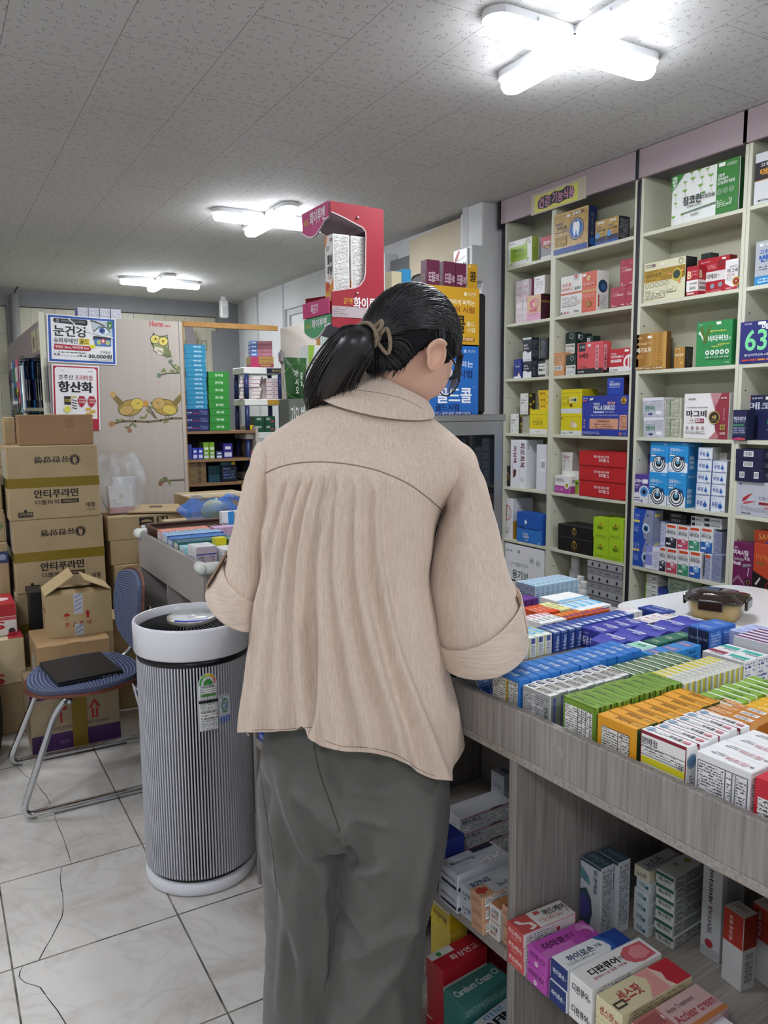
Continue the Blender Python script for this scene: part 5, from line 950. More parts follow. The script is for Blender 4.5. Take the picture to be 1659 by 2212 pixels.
board('leaflet_board','blue syrup advertising board right of the person\'s face',880,1034,745,910,'2468b8',
 [TT('간편하게 짜먹는',.25,.70,.92,.78,'e6eef8',.01),TT('성인용 시럽',.35,.56,.91,.66,'1c2c5c',.03),TT('골드콜',.40,.23,.90,.43,'f0f4fa',.04),TT('골드시럽',.38,.13,.72,.22,'1c2c5c',.03),('r',.10,.07,.90,.12,'1c3a86'),TT('목감기 | 코감기 | 생약성분 진해거담제',.12,.075,.88,.115,'d6e0f0',.01),('r',.78,.89,.82,.93,'a9c4ea'),TT('종근당',.84,.89,.95,.93,'a9c4ea'),('o',.93,.44,.012,'c9d8f0',.2)])
board('leaflet_board','yellow syrup advertising board above the blue one',890,1036,624,743,'c99a24',
 [TT('물없이 간편하게 짜먹는',.25,.70,.93,.79,'f6ecd2',.01),TT('어린이 시럽',.42,.57,.92,.67,'8a3a1c',.02),TT('모드콜',.34,.22,.78,.52,'2a2018',.04),TT('콜드',.80,.34,.93,.42,'f0e0b4',.02),TT('시럽',.80,.24,.93,.32,'f0e0b4',.02),('r',.3,.08,.93,.16,'a8742a'),TT('무색소 | 무설탕',.5,.09,.9,.15,'f0dcb4',.01),TT('감기',.4,.24,.5,.34,'8a3a1c'),('r',.76,.86,.80,.92,'f0e0b4'),TT('종근당',.82,.86,.94,.92,'f0e0b4')])
for i,(x,y0,y1) in enumerate(((1036,632,655),(1035,748,768))):
 pass
a=at(1042,880,1,YB_+.04);b=at(1043,590,1,YB_+.04)
mb=MB();mb.box(a.x-.22,a.x,YB_+.012,YB_+.05,zt,at(1043,636,1,YB_+.04).z,pm('15161a',.45),.012);tag(mb.build('board_backing'),'black rounded stand holding the yellow and blue advertising boards','stand')  # plain black panel set just behind the two boards
def syrup(x0,x1,yt,y,label,d=.05):
 a=at(x0,yt,1,y);b=at(x1,yt,1,y);z0=1.79;w=b.x-a.x;h=a.z-z0
 return carton('syrup_box',w,d,h,'6d2a48',label,'medicine box',(a.x+w/2,y+d/2,z0+.0006),0,None,
 F=[TT('모드콜로',.12,.74,.66,.86,'ead8de',.02),TT('시럽',.68,.76,.92,.84,'ead8de',.02),('r',.1,.1,.95,.66,'d9d4d2'),FP(.12,.12,.93,.56,'d9d4d2','6a5a60',.006),TT('일반의약품 정보',.13,.58,.7,.65,'2a2428',.02)],
 L=[FP(.1,.1,.9,.5,'6d2a48','d9b0a0',.02),TT('감기엔',.1,.7,.7,.85,'e0c0b0',.02)])
YS=3.02
mb=MB();q0=at(880,620,1,YS);q1=at(1030,620,1,YS);mb.box(q0.x-.1,q1.x+.02,YS-.02,YS+.2,1.772,1.789,pm('d9dad8',.5),.001)
for xx in (q0.x-.09,q1.x+.0):mb.box(xx,xx+.012,YS+.17,YS+.19,zt+.0005,1.772,pm('b9bab8',.5))
mb.box(q0.x-.09,q1.x+.012,YS+.172,YS+.188,zt+.0005,1.772,pm('c9cac8',.5))
tag(mb.build('rack_shelf'),'small white rack shelf carrying the maroon syrup boxes','shelf')
syrup(922,950,560,YS,'maroon syrup box at the left of three, above the yellow board')
syrup(958,984,564,YS+.004,'maroon syrup box in the middle of three, above the yellow board')
syrup(985,1008,568,YS+.006,'maroon syrup box at the right of three, above the yellow board')
a=at(1009,575,1,YS+.02)
o=board('small_sign','narrow yellow sign with one black syllable beside the maroon boxes',1010,1031,572,624,'cf9f26',[TT('콜',.2,.3,.9,.7,'231a12',.04),('r',.1,.86,.3,.94,'f0e0b4')],YS+.03)
# things on the rack, left part
def rb(x0,x1,yt,col,label,d=.06,y=YS,**k):
 a=at(x0,yt,1,y);b=at(x1,yt,1,y);w=b.x-a.x
 return carton('carton',w,d,a.z-1.79,col,label,'carton',(a.x+w/2,y+d/2,1.7896),0,**k)
rb(870,888,580,'3a9ad0','bright blue box left of the maroon syrup boxes',F=[('r',.2,.3,.8,.5,'c9e0f0')])
rb(846,869,585,'d9cfa8','plain pale yellow box left of the bright blue box',y=YS+.01)
# wall emergency light and the torn cardboard over the window frame
p=at(985,585,0,2.56)
yl0,yl1=at(975,570,0,2.55).y,at(1032,570,0,2.55).y
t=thing('wall_lightbox','white wall box with red mark high on the pillar','wall box',(2.599,3.44,2.24))
mb=MB();mb.box(-.075,-.0005,-.03,.13,-.07,.11,pm('c3c6c8',.4),.004);mb.build('housing',t)
mb=MB();mb.box(-.086,-.0755,.0,.125,-.06,.10,pm('e8eaec',.3),.003)
decorate(mb,[('p',[(.2,.55),(.5,.95),(.35,.95),(.1,.7)],'b03040'),TT('BOSS',.3,.3,.95,.55,'2a2c30',.04),('l',[(.1,.6),(.9,.75)],.04,'c9ccd0')],Vector((-.0862,.125,-.06)),Vector((0,-.125,0)),Vector((0,0,.16)),Vector((-1,0,0)));mb.build('cover',t)
ya,yb=at(880,500,0,2.63),at(978,470,0,2.63)
mb=MB();L=ya.y-3.66;pts=[(3.66,2.555),(ya.y,2.53),(ya.y,2.30)]
k=14
for i in range(k+1):f=i/k;pts.append((ya.y+(3.66-ya.y)*f,2.30-.0+.05*math.sin(f*9)*.3+.02*f+random.uniform(-.006,.006)))
mb.prism(pts[::-1],0,2.645,2.650,m_mottle('cardboard_light','b8ac94','c2b69e',4,.7));tag(mb.build('cardboard_sheet'),'torn cardboard sheet pinned up under the ceiling beside the pillar','cardboard')
mb=MB();mb.box(2.62,2.719,3.605,3.65,1.0,2.56,pm('d3d4d4',.45),.004);mb.box(2.62,2.719,4.48,4.52,1.0,2.50,pm('d3d4d4',.45),.004);struct(mb.build('trim_6'))
mb=MB();mb.box(2.66,2.719,3.655,4.475,1.0,2.45,pm('5f5f5e',.6));struct(mb.build('shade_panel'))  # panel whose dark grey paints in the darkness below the cardboard
# ------------------------------------------------------------------ cartons on the shelves under the counter
SZ=.487
def stack(s,d,w,dep,h,n,col,labels,z=SZ,rot=0,group=None,jit=.002,**kw):
 me=box_mesh('ointment_box',w,dep,h,col,**kw)
 for i in range(n):
  p=ctr(s+w/2+random.uniform(-jit,jit),d+dep/2+random.uniform(-jit,jit),z+.0006+i*(h+.0006))
  carton('ointment_box',w,dep,h,col,labels[i] if isinstance(labels,(list,tuple)) else labels % nth(n-1-i),'ointment box',p,RC+R(rot),group,me)
 return z+n*(h+.0006)
# right bay
stack(1.200,-.018,.046,.125,.0262,3,'c0504e','red and white ointment box at the left post, %s from the top of three',rot=-4,F=[TT('퀴드케어!',.08,.35,.92,.75,'f0dcd8',.03),FP(.2,.1,.7,.25,'c0504e','e0a8a4',.005)],
 T=[('r',0,.33,1,1,'e2ddda'),('p',[(.2,.05),(.45,.08),(.6,.22),(.8,.24),(.85,.16),(.95,.2),(.85,.31),(.55,.29),(.4,.15),(.2,.11)],'e8dcd8'),TT('퀴드케어',.18,.56,.55,.97,'2a2428',.03,90),FP(.6,.4,.8,.95,'e2ddda','b85a5a',.006),('r',.1,.42,.3,.52,'c0504e')],R=[('r',0,0,.98,1,'e2ddda'),FP(.05,.1,.6,.85),('r',.62,.3,.68,.6,'b03a44')])
stack(1.254,-.018,.050,.130,.033,2,'b24aa8','magenta ointment box beside the red and white ones, %s from the top of two',rot=-3,F=[TT('더마큐 연고',.1,.5,.9,.8,'3a1638',.02),('c',.45,.25,.14,'e8d8e6'),TT('15g',.38,.18,.52,.32,'5a2a58')],
 T=[TT('더마큐',.25,.12,.58,.5,'3a1638',.03,90),TT('연고',.3,.52,.5,.68,'3a1638',.01,90),('c',.3,.86,.09,'c47ab8'),('c',.5,.9,.09,'d09ac8'),('c',.62,.84,.09,'a8409a'),('r',.62,.0,1,.55,'c06ab4')],R=[('r',.05,.05,.7,.95,'ddd9de'),FP(.08,.1,.65,.9)])
stack(1.308,-.018,.042,.150,.038,2,'dfe2e4',['white cream box with a navy end, lower one of two','white cream box with a navy end and blue corner, upper one of two'],rot=-3,F=[('r',0,0,1,1,'1f3470'),TT('하이로손',.12,.36,.82,.62,'e4e8f0',.03),TT('크림',.84,.42,.94,.54,'b9c4dc')],
 T=[TT('하이로손',.3,.12,.66,.52,'1f2c5c',.03,90),TT('크림',.36,.54,.56,.64,'1f2c5c',.01,90),('p',[(0,.62),(.4,.7),(.8,.72),(1,.66),(1,1),(0,1)],'2f5aa4'),('p',[(0,.70),(.5,.78),(1,.76),(1,1),(0,1)],'22418a'),FP(.66,.05,.8,.5)],R=[FP(.1,.1,.9,.9)])
stack(1.354,-.020,.050,.165,.040,2,'e4e3e2',['white cream box with black lettering, lower one of two','white cream box with black lettering and a red circle, upper one of two'],rot=-2,F=[TT('디판큐어',.12,.3,.86,.66,'1c1a1e',.03),TT('크림',.88,.36,.96,.5,'1c1a1e')],
 T=[('p',[(.1,.72),(.3,.62),(.6,.6),(.85,.66),(.95,.76),(.9,.96),(.15,.96)],'c9606a'),('p',[(.2,.8),(.4,.7),(.7,.7),(.85,.8),(.75,.92),(.3,.92)],'d88a90'),TT('디판큐어',.26,.14,.58,.54,'1c1a1e',.035,90),TT('크림',.34,.55,.5,.62,'1c1a1e',.01,90),TT('알레르기성 염증·가려움',.64,.12,.76,.58,'a8404a',.01,90)],R=[FP(.1,.1,.6,.9)])
stack(1.408,-.018,.054,.165,.037,2,'d9cfa8',['cream and red tube box, lower one of two','cream and red tube box with a wave picture, upper one of two'],rot=-2,F=[TT('센스팟',.15,.3,.7,.7,'a83a44',.02),TT('크림',.72,.36,.88,.58,'a83a44')],
 T=[('p',[(0,.5),(.3,.58),(.6,.54),(1,.42),(1,.72),(0,.72)],'d89a94'),('r',0,.72,1,1,'b8303c'),('p',[(0,.7),(.4,.78),(.7,.74),(1,.78),(1,.7)],'e0c4b4'),TT('센스팟',.25,.14,.7,.44,'a83a44',.02,90),('x',.55,.02,.8,.16,'4a4438',.02)],R=[FP(.1,.1,.9,.9,'d9cfa8','8a7a58',.005)])
stack(1.470,-.012,.062,.155,.034,2,'c9a8a6',['pink cream box with a white cross, lower one','pink cream box with a white cross, upper one'],rot=-1,F=[('r',0,0,1,.7,'b23a48'),TT('아크리어',.15,.15,.9,.5,'e8d8d8',.02)],
 T=[('r',0,0,1,.35,'b4706e'),('l',[(.3,.14),(.3,.32)],.05,'e0c8c4'),('l',[(.14,.23),(.46,.23)],.04,'e0c8c4'),TT('Acclear cream',.45,.38,.72,.97,'a8404a',.01,90),TT('Acne Treatment',.2,.4,.34,.8,'4a3a3c',.0,90),('r',.86,.35,1,1,'c07a4a'),('p',[(.1,.02),(.4,.1),(.5,.3),(.1,.3)],'9a5a58')])
stack(1.5345,-.016,.060,.145,.030,2,'e2e3e6',['white and dark blue box near the frame edge, lower one','white and dark blue box with an orange arc, upper one'],F=[('r',0,0,.2,1,'22306a'),TT('겐트',.3,.3,.8,.7,'22306a')],T=[('p',[(.1,.2),(.4,.1),(.8,.2),(.95,.5),(.8,.8),(.3,.75)],'1f2f6e'),('p',[(.6,.72),(.8,.8),(.95,.5),(.85,.25)],'d0803a'),TT('벤노벡스',.3,.26,.6,.72,'e4e8f2',.03,90)])
stack(1.600,.0,.05,.13,.030,2,'1f2a5c',['navy box at the frame edge, lower one','navy box at the frame edge, upper one'],F=[TT('트라몰',.2,.3,.8,.7,'9aa4cc')])
ln=dict(F=[('r',0,.96,1,1,'33464e'),('p',[(0,.55),(.3,.62),(.55,.5),(.62,.3),(.5,.12),(.2,.06),(0,.1)],'3a4f5c'),('p',[(0,.48),(.25,.52),(.45,.42),(.5,.3),(.35,.18),(0,.2)],'4f4a8e'),('p',[(0,.9),(.4,.8),(.5,.68),(0,.72)],'5a8a94'),('p',[(.1,.08),(.5,.1),(.8,.02),(.1,0)],'4f8a9c'),TT('알-콘택트',.66,.6,.84,.94,'4a5a66',.02,270)],T=[('r',0,0,1,1,'3d5560'),FP(.1,.2,.9,.8,'3d5560','7a929c',.005)],R=[FP(.1,.1,.9,.95,'b9bdc2','5a5e66',.005)])
stack(1.1995,.170,.052,.034,.145,1,'c3c7cc',['tall lens-fluid box with an indigo oval, left one of the pair'],**ln);stack(1.204,.206,.052,.034,.147,1,'c3c7cc',['tall lens-fluid box, right one of the pair, its narrow side showing'],**ln)
zt_=stack(1.262,.250,.034,.10,.0215,5,'ccd6d8','small white carton with teal lettering, %s from the top of the left stack',F=[TT('아르델',.2,.3,.6,.75,'3a7a88',.02),('r',.65,.3,.85,.6,'2f6a8a')],R=[FP(.1,.1,.9,.9)],T=[('r',.7,.3,1,1,'3f98a4')])
stack(1.260,.250,.036,.10,.024,1,'d4cdb4',['beige box with black lettering on top of the small white cartons'],z=zt_,F=[TT('노스카',.15,.2,.8,.65,'26282a',.02)],T=[('r',0,0,1,1,'c2c4c2'),TT('노스카',.2,.1,.7,.6,'2a3a4a',.02,90),('r',.75,0,.8,1,'3a6a9a')])
stack(1.3005,.262,.040,.12,.0232,6,'d6d9d4','white carton with a dark green band, %s from the top of the right stack',rot=2,F=[('r',0,.62,1,.92,'3a6a50'),TT('에나큐어',.15,.2,.85,.55,'2a2c2a',.02)],R=[FP(.05,.12,.95,.9,'b9bcb8','55585a',.005),('x',.03,.06,.97,.94,'55585a',.04)],T=[('c',.45,.6,.06,'8a9a3a'),TT('60g',.2,.3,.5,.4,'6a6c6a')])
stack(1.375,.300,.040,.07,.205,1,'c4c6c6',['tall grey-white box with vertical lettering between the carton stack and the red topped boxes'],F=[TT('SEVITAB',.34,.24,.56,.50,'5a3a4a',.02,90),TT('세비타비',.34,.52,.56,.84,'33363a',.03,90),('c',.45,.14,.04,'a8323c'),('r',.0,.02,1,.10,'a9abac')],R=[FP(.2,.1,.8,.9,'b4b6b8','8a8c90',.006)])
rw=dict(F=[('r',0,.56,1,1,'ac3a2e'),TT('아크네 벤조',.3,.6,.5,.94,'ecdcd6',.01,90),('l',[(0,.56),(1,.56)],.01,'d8b0a4')],T=[('r',0,0,1,1,'cfc9c4'),FP(.1,.2,.8,.8,'cfc9c4','6a6660',.005)],R=[('r',0,.56,1,1,'96301f'),FP(.2,.1,.8,.5,'c4c4c2','6a6a6a',.005)])
stack(1.440,.270,.042,.034,.138,1,'cfd0ce',['red topped white box standing, left one of two'],rot=-8,**rw);stack(1.462,.318,.042,.034,.140,1,'cfd0ce',['red topped white box standing, right one partly behind'],rot=-10,**rw)
stack(1.585,.180,.06,.05,.165,1,'5a3a86',['purple face-wash box at the right edge of the photo, under the counter'],F=[TT('Clean teen',.1,.55,.9,.72,'b9a4d8',.01),TT('클리어틴',.1,.42,.9,.52,'d0c4e4',.02),FP(.1,.1,.6,.2,'5a3a86','b9a4d8',.006)],L=[('r',0,0,1,1,'54357e')])
stack(1.545,.330,.07,.05,.13,1,'b9908c',['dusky pink box standing at the back behind the purple one'])
# left bay, upper shelf
ml=dict(F=[('r',.1,.14,.95,.3,'2a303c'),TT('Melatoning',.15,.5,.85,.68,'5a5f6c',.01)],T=[TT('Melatoning',.3,.08,.52,.5,'4a4f5c',.01,90),TT('Cream',.55,.2,.65,.38,'6a6f7c',0,90),('r',.0,.55,.25,.95,'33384a'),FP(.65,.5,.95,.95)],R=[('r',.0,.1,.3,.3,'2a303c')])
stack(.975,-.008,.062,.14,.040,2,'cbcdd6',['white cream box with a dark blue bar, lower one of two, left bay','white cream box with a dark blue bar, upper one of two, left bay'],**ml)
stack(1.0415,-.002,.036,.12,.033,2,'c9ced2',['white box with navy lettering left of the peach boxes, lower one','white box with navy lettering left of the peach boxes, upper one'],F=[TT('스카염',.15,.4,.85,.7,'2a3f66',.02),TT('젤',.3,.2,.5,.34,'3a5a8a')],T=[TT('B7NS',.3,.1,.7,.5,'33466a',.02,90)])
pc=dict(F=[('x',.12,.3,.88,.75,'b08060',.02),TT('노스카나',.18,.38,.82,.66,'6a4a38',.01)],T=[('r',0,.25,1,1,'c9ccd0'),('c',.35,.1,.05,'c04a3a'),('c',.6,.1,.05,'c04a3a'),('c',.48,.05,.05,'c04a3a'),('c',.48,.16,.05,'c04a3a'),TT('노스카나',.4,.4,.75,.9,'33363c',.01,90)],R=[FP(.05,.1,.9,.9)])
stack(1.0810,-.010,.036,.13,.0262,3,'d0a484','peach box with a red cross mark, %s from the top of three',**pc)
stack(1.1195,.004,.030,.12,.033,2,'d4d3d0',['white and orange topped box right of the peach boxes, lower one','white and orange topped box right of the peach boxes, upper one'],F=[TT('스카염',.15,.5,.85,.8,'2a2c34',.02),TT('둘리어',.15,.2,.75,.45,'b05a3a',.02)],T=[('r',0,0,1,1,'c98a5a')])
stack(1.1515,.010,.020,.11,.026,3,'d0a484','narrow peach box against the post, %s from the top',**pc)
stack(.850,.100,.060,.150,.037,3,'c6c7cb','white flat carton with a red line and hang slot, %s from the top of three',jit=.001,R=[('l',[(0,.86),(1,.86)],.05,'a83a44'),TT('펜트락스',.03,.5,.4,.78,'2c2c32',.02),FP(.05,.1,.5,.42),FP(.55,.1,.95,.75),('p',[(.55,.9),(.6,.98),(.68,1),(.8,.98),(.84,.9)],'5a5a60')])
for i in range(3):cbox('ointment_box',.825,.262+.047*i,.046,.045,.150,'b6bac2','tall white nose-spray box, %s in the line at the back of the left bay' % nth(i),z=SZ,F=[('r',0,0,.2,.5,'3a7ac0'),TT('나프졸액',.3,.2,.5,.6,'3a7ac0',.02,90),TT('일반의약품',.2,.75,.8,.82,'5a6a7a',0)],T=[('r',.2,.3,.8,.7,'5a7a9a')])
stack(.890,.022,.07,.05,.055,2,'2c3a8a',['blue box hidden beside the person\'s hip, lower','blue box beside the person\'s hip, upper'])
# left bay, floor of the counter
BZ=.1145
nb_=stack(.845,.170,.165,.048,.036,4,'8a1a2c','dark red long cream box, %s from the top of the pile below the left shelf',z=BZ,jit=.004,F=[('r',0,0,1,1,'7c1626'),TT('노비손',.2,.2,.5,.7,'c08a94',.0)],T=[TT('노비손 크림',.08,.3,.5,.75,'d8b4ba',.01),FP(.55,.2,.95,.6,'8a1a2c','b0606c',.006)],R=[TT('노비손',.2,.3,.8,.7,'b0707a')])
stack(1.030,.012,.060,.145,.036,3,'d8d9de','white burn-cream box with large black letters, %s from the top',z=BZ,rot=8,T=[TT('BIAFINE',.34,.03,.66,.97,'17171b',.05,90),('r',0,0,.34,.2,'6aaede'),TT('미보',.06,.35,.28,.75,'5a9ad0',.02,90),('r',.72,.1,.8,.5,'b9bbc2')],R=[FP(.1,.1,.6,.6,'c8c4c8','6a6a70',.005)])
stack(.965,.010,.058,.14,.038,4,'3f7a74','teal burn-cream box, %s from the top of its pile',z=BZ,rot=4,T=[TT('Careburn Cream',.32,.05,.64,.80,'dfe8e6',.02,90),('o',.45,.9,.06,'c9dcd8',.3)],R=[FP(.05,.1,.95,.5,'3f7a74','9abcb6',.006)])
stack(.900,.016,.058,.13,.046,4,'b01f2c','bright red and white box, %s from the top, beside the teal boxes',z=BZ,rot=3,T=[('r',0,0,.35,.5,'e4e2e0'),TT('화상연고',.5,.3,.8,.9,'f0dcdc',.01,90),('c',.2,.2,.05,'3a8a3a')],R=[('r',0,0,1,.2,'e4e2e0')])
stack(1.075,.190,.045,.11,.027,6,'b9b9b2','grey-white ointment box, %s from the top of the right rear pile',z=BZ,rot=20,jit=.006,T=[TT('마데카솔',.2,.1,.6,.8,'3a3a36',.03,90)],F=[('r',0,0,1,.2,'9ab03a'),TT('마데',.2,.4,.8,.8,'3a3a36',.03)],R=[FP(.1,.2,.9,.8)])
cbox('ointment_box',.800,.10,.075,.05,.05,'d0b41c','yellow ointment box just under the left shelf edge',z=BZ+.19,T=[TT('마데카솔',.2,.3,.8,.7,'4a3a10')],F=[TT('마데카솔',.15,.3,.85,.6,'4a3a10',.02),('r',0,.85,1,1,'d8d4c4')])
stack(.800,.10,.075,.05,.0625,3,'c9b43a','dull yellow box, %s from the top under the bright yellow one',z=BZ)
stack(1.10,.02,.055,.13,.03,2,'c8602a','orange box low in the left bay beside the post, %s from the top',z=BZ,rot=3)
# far bay seen left of the person
stack(.026,.012,.10,.13,.022,4,'d9a9c0','pink carton at the far end under the counter, %s from the top',z=BZ,T=[('r',.4,.3,.8,.5,'5a4a8a')],F=[FP(.1,.2,.8,.7,'d9a9c0','b07a98',.006)])
stack(.024,.010,.05,.05,.034,4,'2b3f9a','blue carton at the far end of the upper counter shelf, %s from the top',z=SZ,F=[TT('네오',.2,.2,.8,.7,'c9d2ee',.03)],L=[('r',.2,.2,.8,.6,'c9d2ee')])
# ================================================================== AIR PURIFIER
pc_=at(425,1905,2,0)
L0,R0_=at(296,1868,2,0.02),at(553,1868,2,0.02)
PX,PY=.690,2.410
t=thing('air_purifier','tall white and black striped round air purifier beside the chair','air purifier',(PX,PY,0))
RB,RT,HT=.178,.182,.852
PW=pm('e3e4ea',.3,coat=.2);PB=pm('101114',.35)
mb=MB();mb.lathe([(0,.0),(RB-.012,.0),(RB-.002,.006),(RB,.016),(RB+.0,.04),(RB-.012,.043),(0,.043)],PW,72);mb.build('base_ring',t)
mb=MB();mb.lathe([(RB-.014,.0435),(RB-.016,.062),(RB-.024,.0625),(RB-.024,.722),(RB-.004,.735),(RB-.004,.752),(0,.753)],PB,72);mb.build('body',t)
mb=MB();nb=118
SL=pm('cfd0d8',.35,.25)
for i in range(nb):
 a=2*math.pi*i/nb;w=math.pi*RB/nb*.43
 for (r0,z0),(r1,z1) in (((RB-.002,.058),(RB-.002,.734)),):
  ca,sa=math.cos(a),math.sin(a);tx,ty=-sa,ca
  P=lambda r,z,q:(r*ca+tx*q,r*sa+ty*q,z)
  mb.add([P(r0-.012,z0,-w),P(r0,z0,-w),P(r0,z0,w),P(r0-.012,z0,w),P(r1-.012,z1,-w),P(r1,z1,-w),P(r1,z1,w),P(r1-.012,z1,w)],[(0,1,5,4),(1,2,6,5),(2,3,7,6),(4,5,6,7)],SL)
mb.build('vertical_slats',t)
mb=MB();mb.lathe([(RT-.014,.755),(RT-.002,.755),(RT+.001,.760),(RT+.002,HT-.008),(RT,HT-.001),(RT-.004,HT),(RT-.008,HT-.002),(RT-.010,HT-.03),(RT-.014,.755)],PW,96);mb.build('top_ring',t)
mb=MB();mb.lathe([(0,HT-.055),(RT-.012,HT-.055),(RT-.012,HT-.06),(0,HT-.06)][:3],PB,48)
for i in range(64):
 a=2*math.pi*i/64;r0,r1=.078,RT-.0125;da=.18;q=.0011
 pts=[]
 for k in range(7):
  f=k/6;r=r0+(r1-r0)*f;an=a+da*f;pts.append((r*math.cos(an),r*math.sin(an),HT-.012-.016*f*f))
 for A_,B_ in zip(pts,pts[1:]):
  d=(Vector(B_)-Vector(A_));s=Vector((-d.y,d.x,0)).normalized()*q;dz=Vector((0,0,.022))
  A1,B1=Vector(A_),Vector(B_)
  mb.add([A1-s,B1-s,B1+s,A1+s,A1-s*2-dz,B1-s*2-dz,B1+s*2-dz,A1+s*2-dz],[(0,1,2,3),(0,4,5,1),(3,2,6,7)],pm('1e2024',.3))
mb.build('outlet_grille',t)
mb=MB();mb.lathe([(0,HT-.05),(.074,HT-.05),(.078,HT-.006),(.078,HT-.001),(.072,HT+.001),(0,HT+.001)],pm('cfc9bd',.3,.6),56)
mb.lathe([(0,HT+.0022),(.067,HT+.0022),(.068,HT+.001)],pm('e6e9ee',.12,coat=.6),56)
mb.add([(.079*math.cos(R(a)),.079*math.sin(R(a)),HT-.0005) for a in range(-150,-60,6)]+[(.073*math.cos(R(a)),.073*math.sin(R(a)),HT+.0016) for a in range(-150,-60,6)],[(i,i+1,16+i,15+i) for i in range(14)],pm('2a35c0',.4))
for i in range(4):
 for j in range(2):mb.box(-.02+.028*j,-.006+.028*j,-.03+.017*i,-.027+.017*i,HT+.0023,HT+.0026,pm('9aa0aa',.4))
mb.build('control_disc',t)
# stickers on the slats, bent round the drum
def curved(name,a0,a1,z0,z1,r,els,base):
 n=10;mb=MB()
 P=lambda u,v,k:Vector(((r+.0004+k*.0004)*math.cos(a0+(a1-a0)*u),(r+.0004+k*.0004)*math.sin(a0+(a1-a0)*u),z0+(z1-z0)*v))
 W,H=r*(a1-a0),z1-z0
 def strip(u0,v0,u1,v1,k,m,fp=False):
  for i in range(n):
   ua,ub=u0+(u1-u0)*i/n,u0+(u1-u0)*(i+1)/n
   mb.add([P(ua,v0,k),P(ub,v0,k),P(ub,v1,k),P(ua,v1,k)],[(0,1,2,3)],m,uvs=[(ua*W,v0*H),(ub*W,v0*H),(ub*W,v1*H),(ua*W,v1*H)])
 for k,e in enumerate(els):
  if e[0]=='r':strip(*e[1:5],k,card(e[5]))
  elif e[0]=='f':strip(*e[1:5],k,fineprint(e[5],e[6],e[7]))
  elif e[0]=='p':mb.add([P(u,v,k) for u,v in e[1]],[list(range(len(e[1])))],card(e[2]))
  elif e[0]=='t':
   vs,fs=glyphs(e[1],.02);mb.add([P(e[2]+a*(e[4]-e[2]),e[3]+b*(e[5]-e[3]),k) for a,b,l in vs],fs,card(e[6]))
 return mb.build(name,t)
cang=lambda px,z:None
ac=math.atan2(-PY,-PX) # direction of the camera from the drum
arc=lambda u,v,r0,r1,a0,a1,asp:[(u+asp*r0*math.cos(R(a0+(a1-a0)*i/6)),v+r0*math.sin(R(a0+(a1-a0)*i/6))) for i in range(7)]+[(u+asp*r1*math.cos(R(a1+(a0-a1)*i/6)),v+r1*math.sin(R(a1+(a0-a1)*i/6))) for i in range(7)]
asp=2.35
rr_=[('p',[(.5+.5*math.cos(R(a)),.80+.20*math.sin(R(a))) for a in range(0,181,15)]+[(0,.3),(1,.3)],'eef0ee'),('r',0,0,1,.8,'eef0ee')]
cols=['3a9a3e','6ab03a','c9c430','e0902e','d0402e']
for i,c in enumerate(cols[::-1]):rr_.append(('p',arc(.5,.80,.15,.19,36*i,36*(i+1),asp),c))
rr_+=[('p',arc(.5,.80,0.001,.10,0,180,asp),'3f8a3e'),('t','에너지소비효율등급',.14,.755,.86,.785,'3a4a3c'),('r',.1,.60,.9,.64,'4f8a3e'),('f',.1,.66,.9,.74,'eef0ee','6a6c70',.006),('r',0,.49,1,.54,'26282a'),('f',.06,.34,.95,.47,'eef0ee','6a6c70',.005),('f',.1,.22,.9,.32,'eef0ee','8a6a70',.009),('f',.06,.02,.95,.2,'e6e8ea','7a7c80',.005)]
sa=ac+R(3)
curved('energy_label',sa,sa+.33,.535,.715,RB-.0035,rr_,'ffffff')
curved('small_label',sa+.34,sa+.58,.550,.640,RB-.003,[('r',0,0,1,1,'dfe4e6'),('r',0,0,1,.22,'2f62b8'),('p',arc(.5,.58,.20,.28,0,359,1.1)+[],'4f9a5a'),('t','CA',.34,.46,.66,.70,'3a6ab0'),('f',.05,.86,.95,.97,'dfe4e6','5a5c60',.004)],'ffffff')
# ================================================================== CARTONS, CHAIR, BAG ON THE LEFT
KR=m_mottle('kraft_board','a8926f','b49e7a',5,.75);KR2=m_mottle('kraft_board_brown','8f6e4c','9a7854',4,.6);KR3=m_mottle('kraft_board_tan','a5855c','b19068',5,.7)
TAPE=pm('8a7420',.22,alpha=.88,coat=.4)
def ccarton(label,x0,x1,y0,y1,z0,z1,m=KR,F=(),L=(),T=(),Rr=(),rot=0,tape=None,name='cardboard_carton',group=None,extra=None):
 w,d,h=x1-x0,y1-y0,z1-z0
 t=thing(name,label,'cardboard box',((x0+x1)/2,(y0+y1)/2,z0),R(rot),group)
 o=link('body',box_mesh('carton_body',w,d,h,m,chamfer=.004,F=F,L=L,T=T,R=Rr),t)
 if tape:
  mb=MB()
  for z in tape:
   mb.box(-w/2-.0012,w/2+.0012,-d/2-.0012,d/2+.0012,z-.024,z+.024,TAPE)
  mb.build('tape',t)
 return t
INK='2b2622'
eagle=lambda u,v,r:[('c',u,v,r,INK),('o',u,v,r*.92,'a8926f',.1),('p',[(u-.025,v-.02),(u-.015,v+.05),(u,v+.02),(u+.015,v+.05),(u+.025,v-.02),(u,v-.06)],'a8926f')]
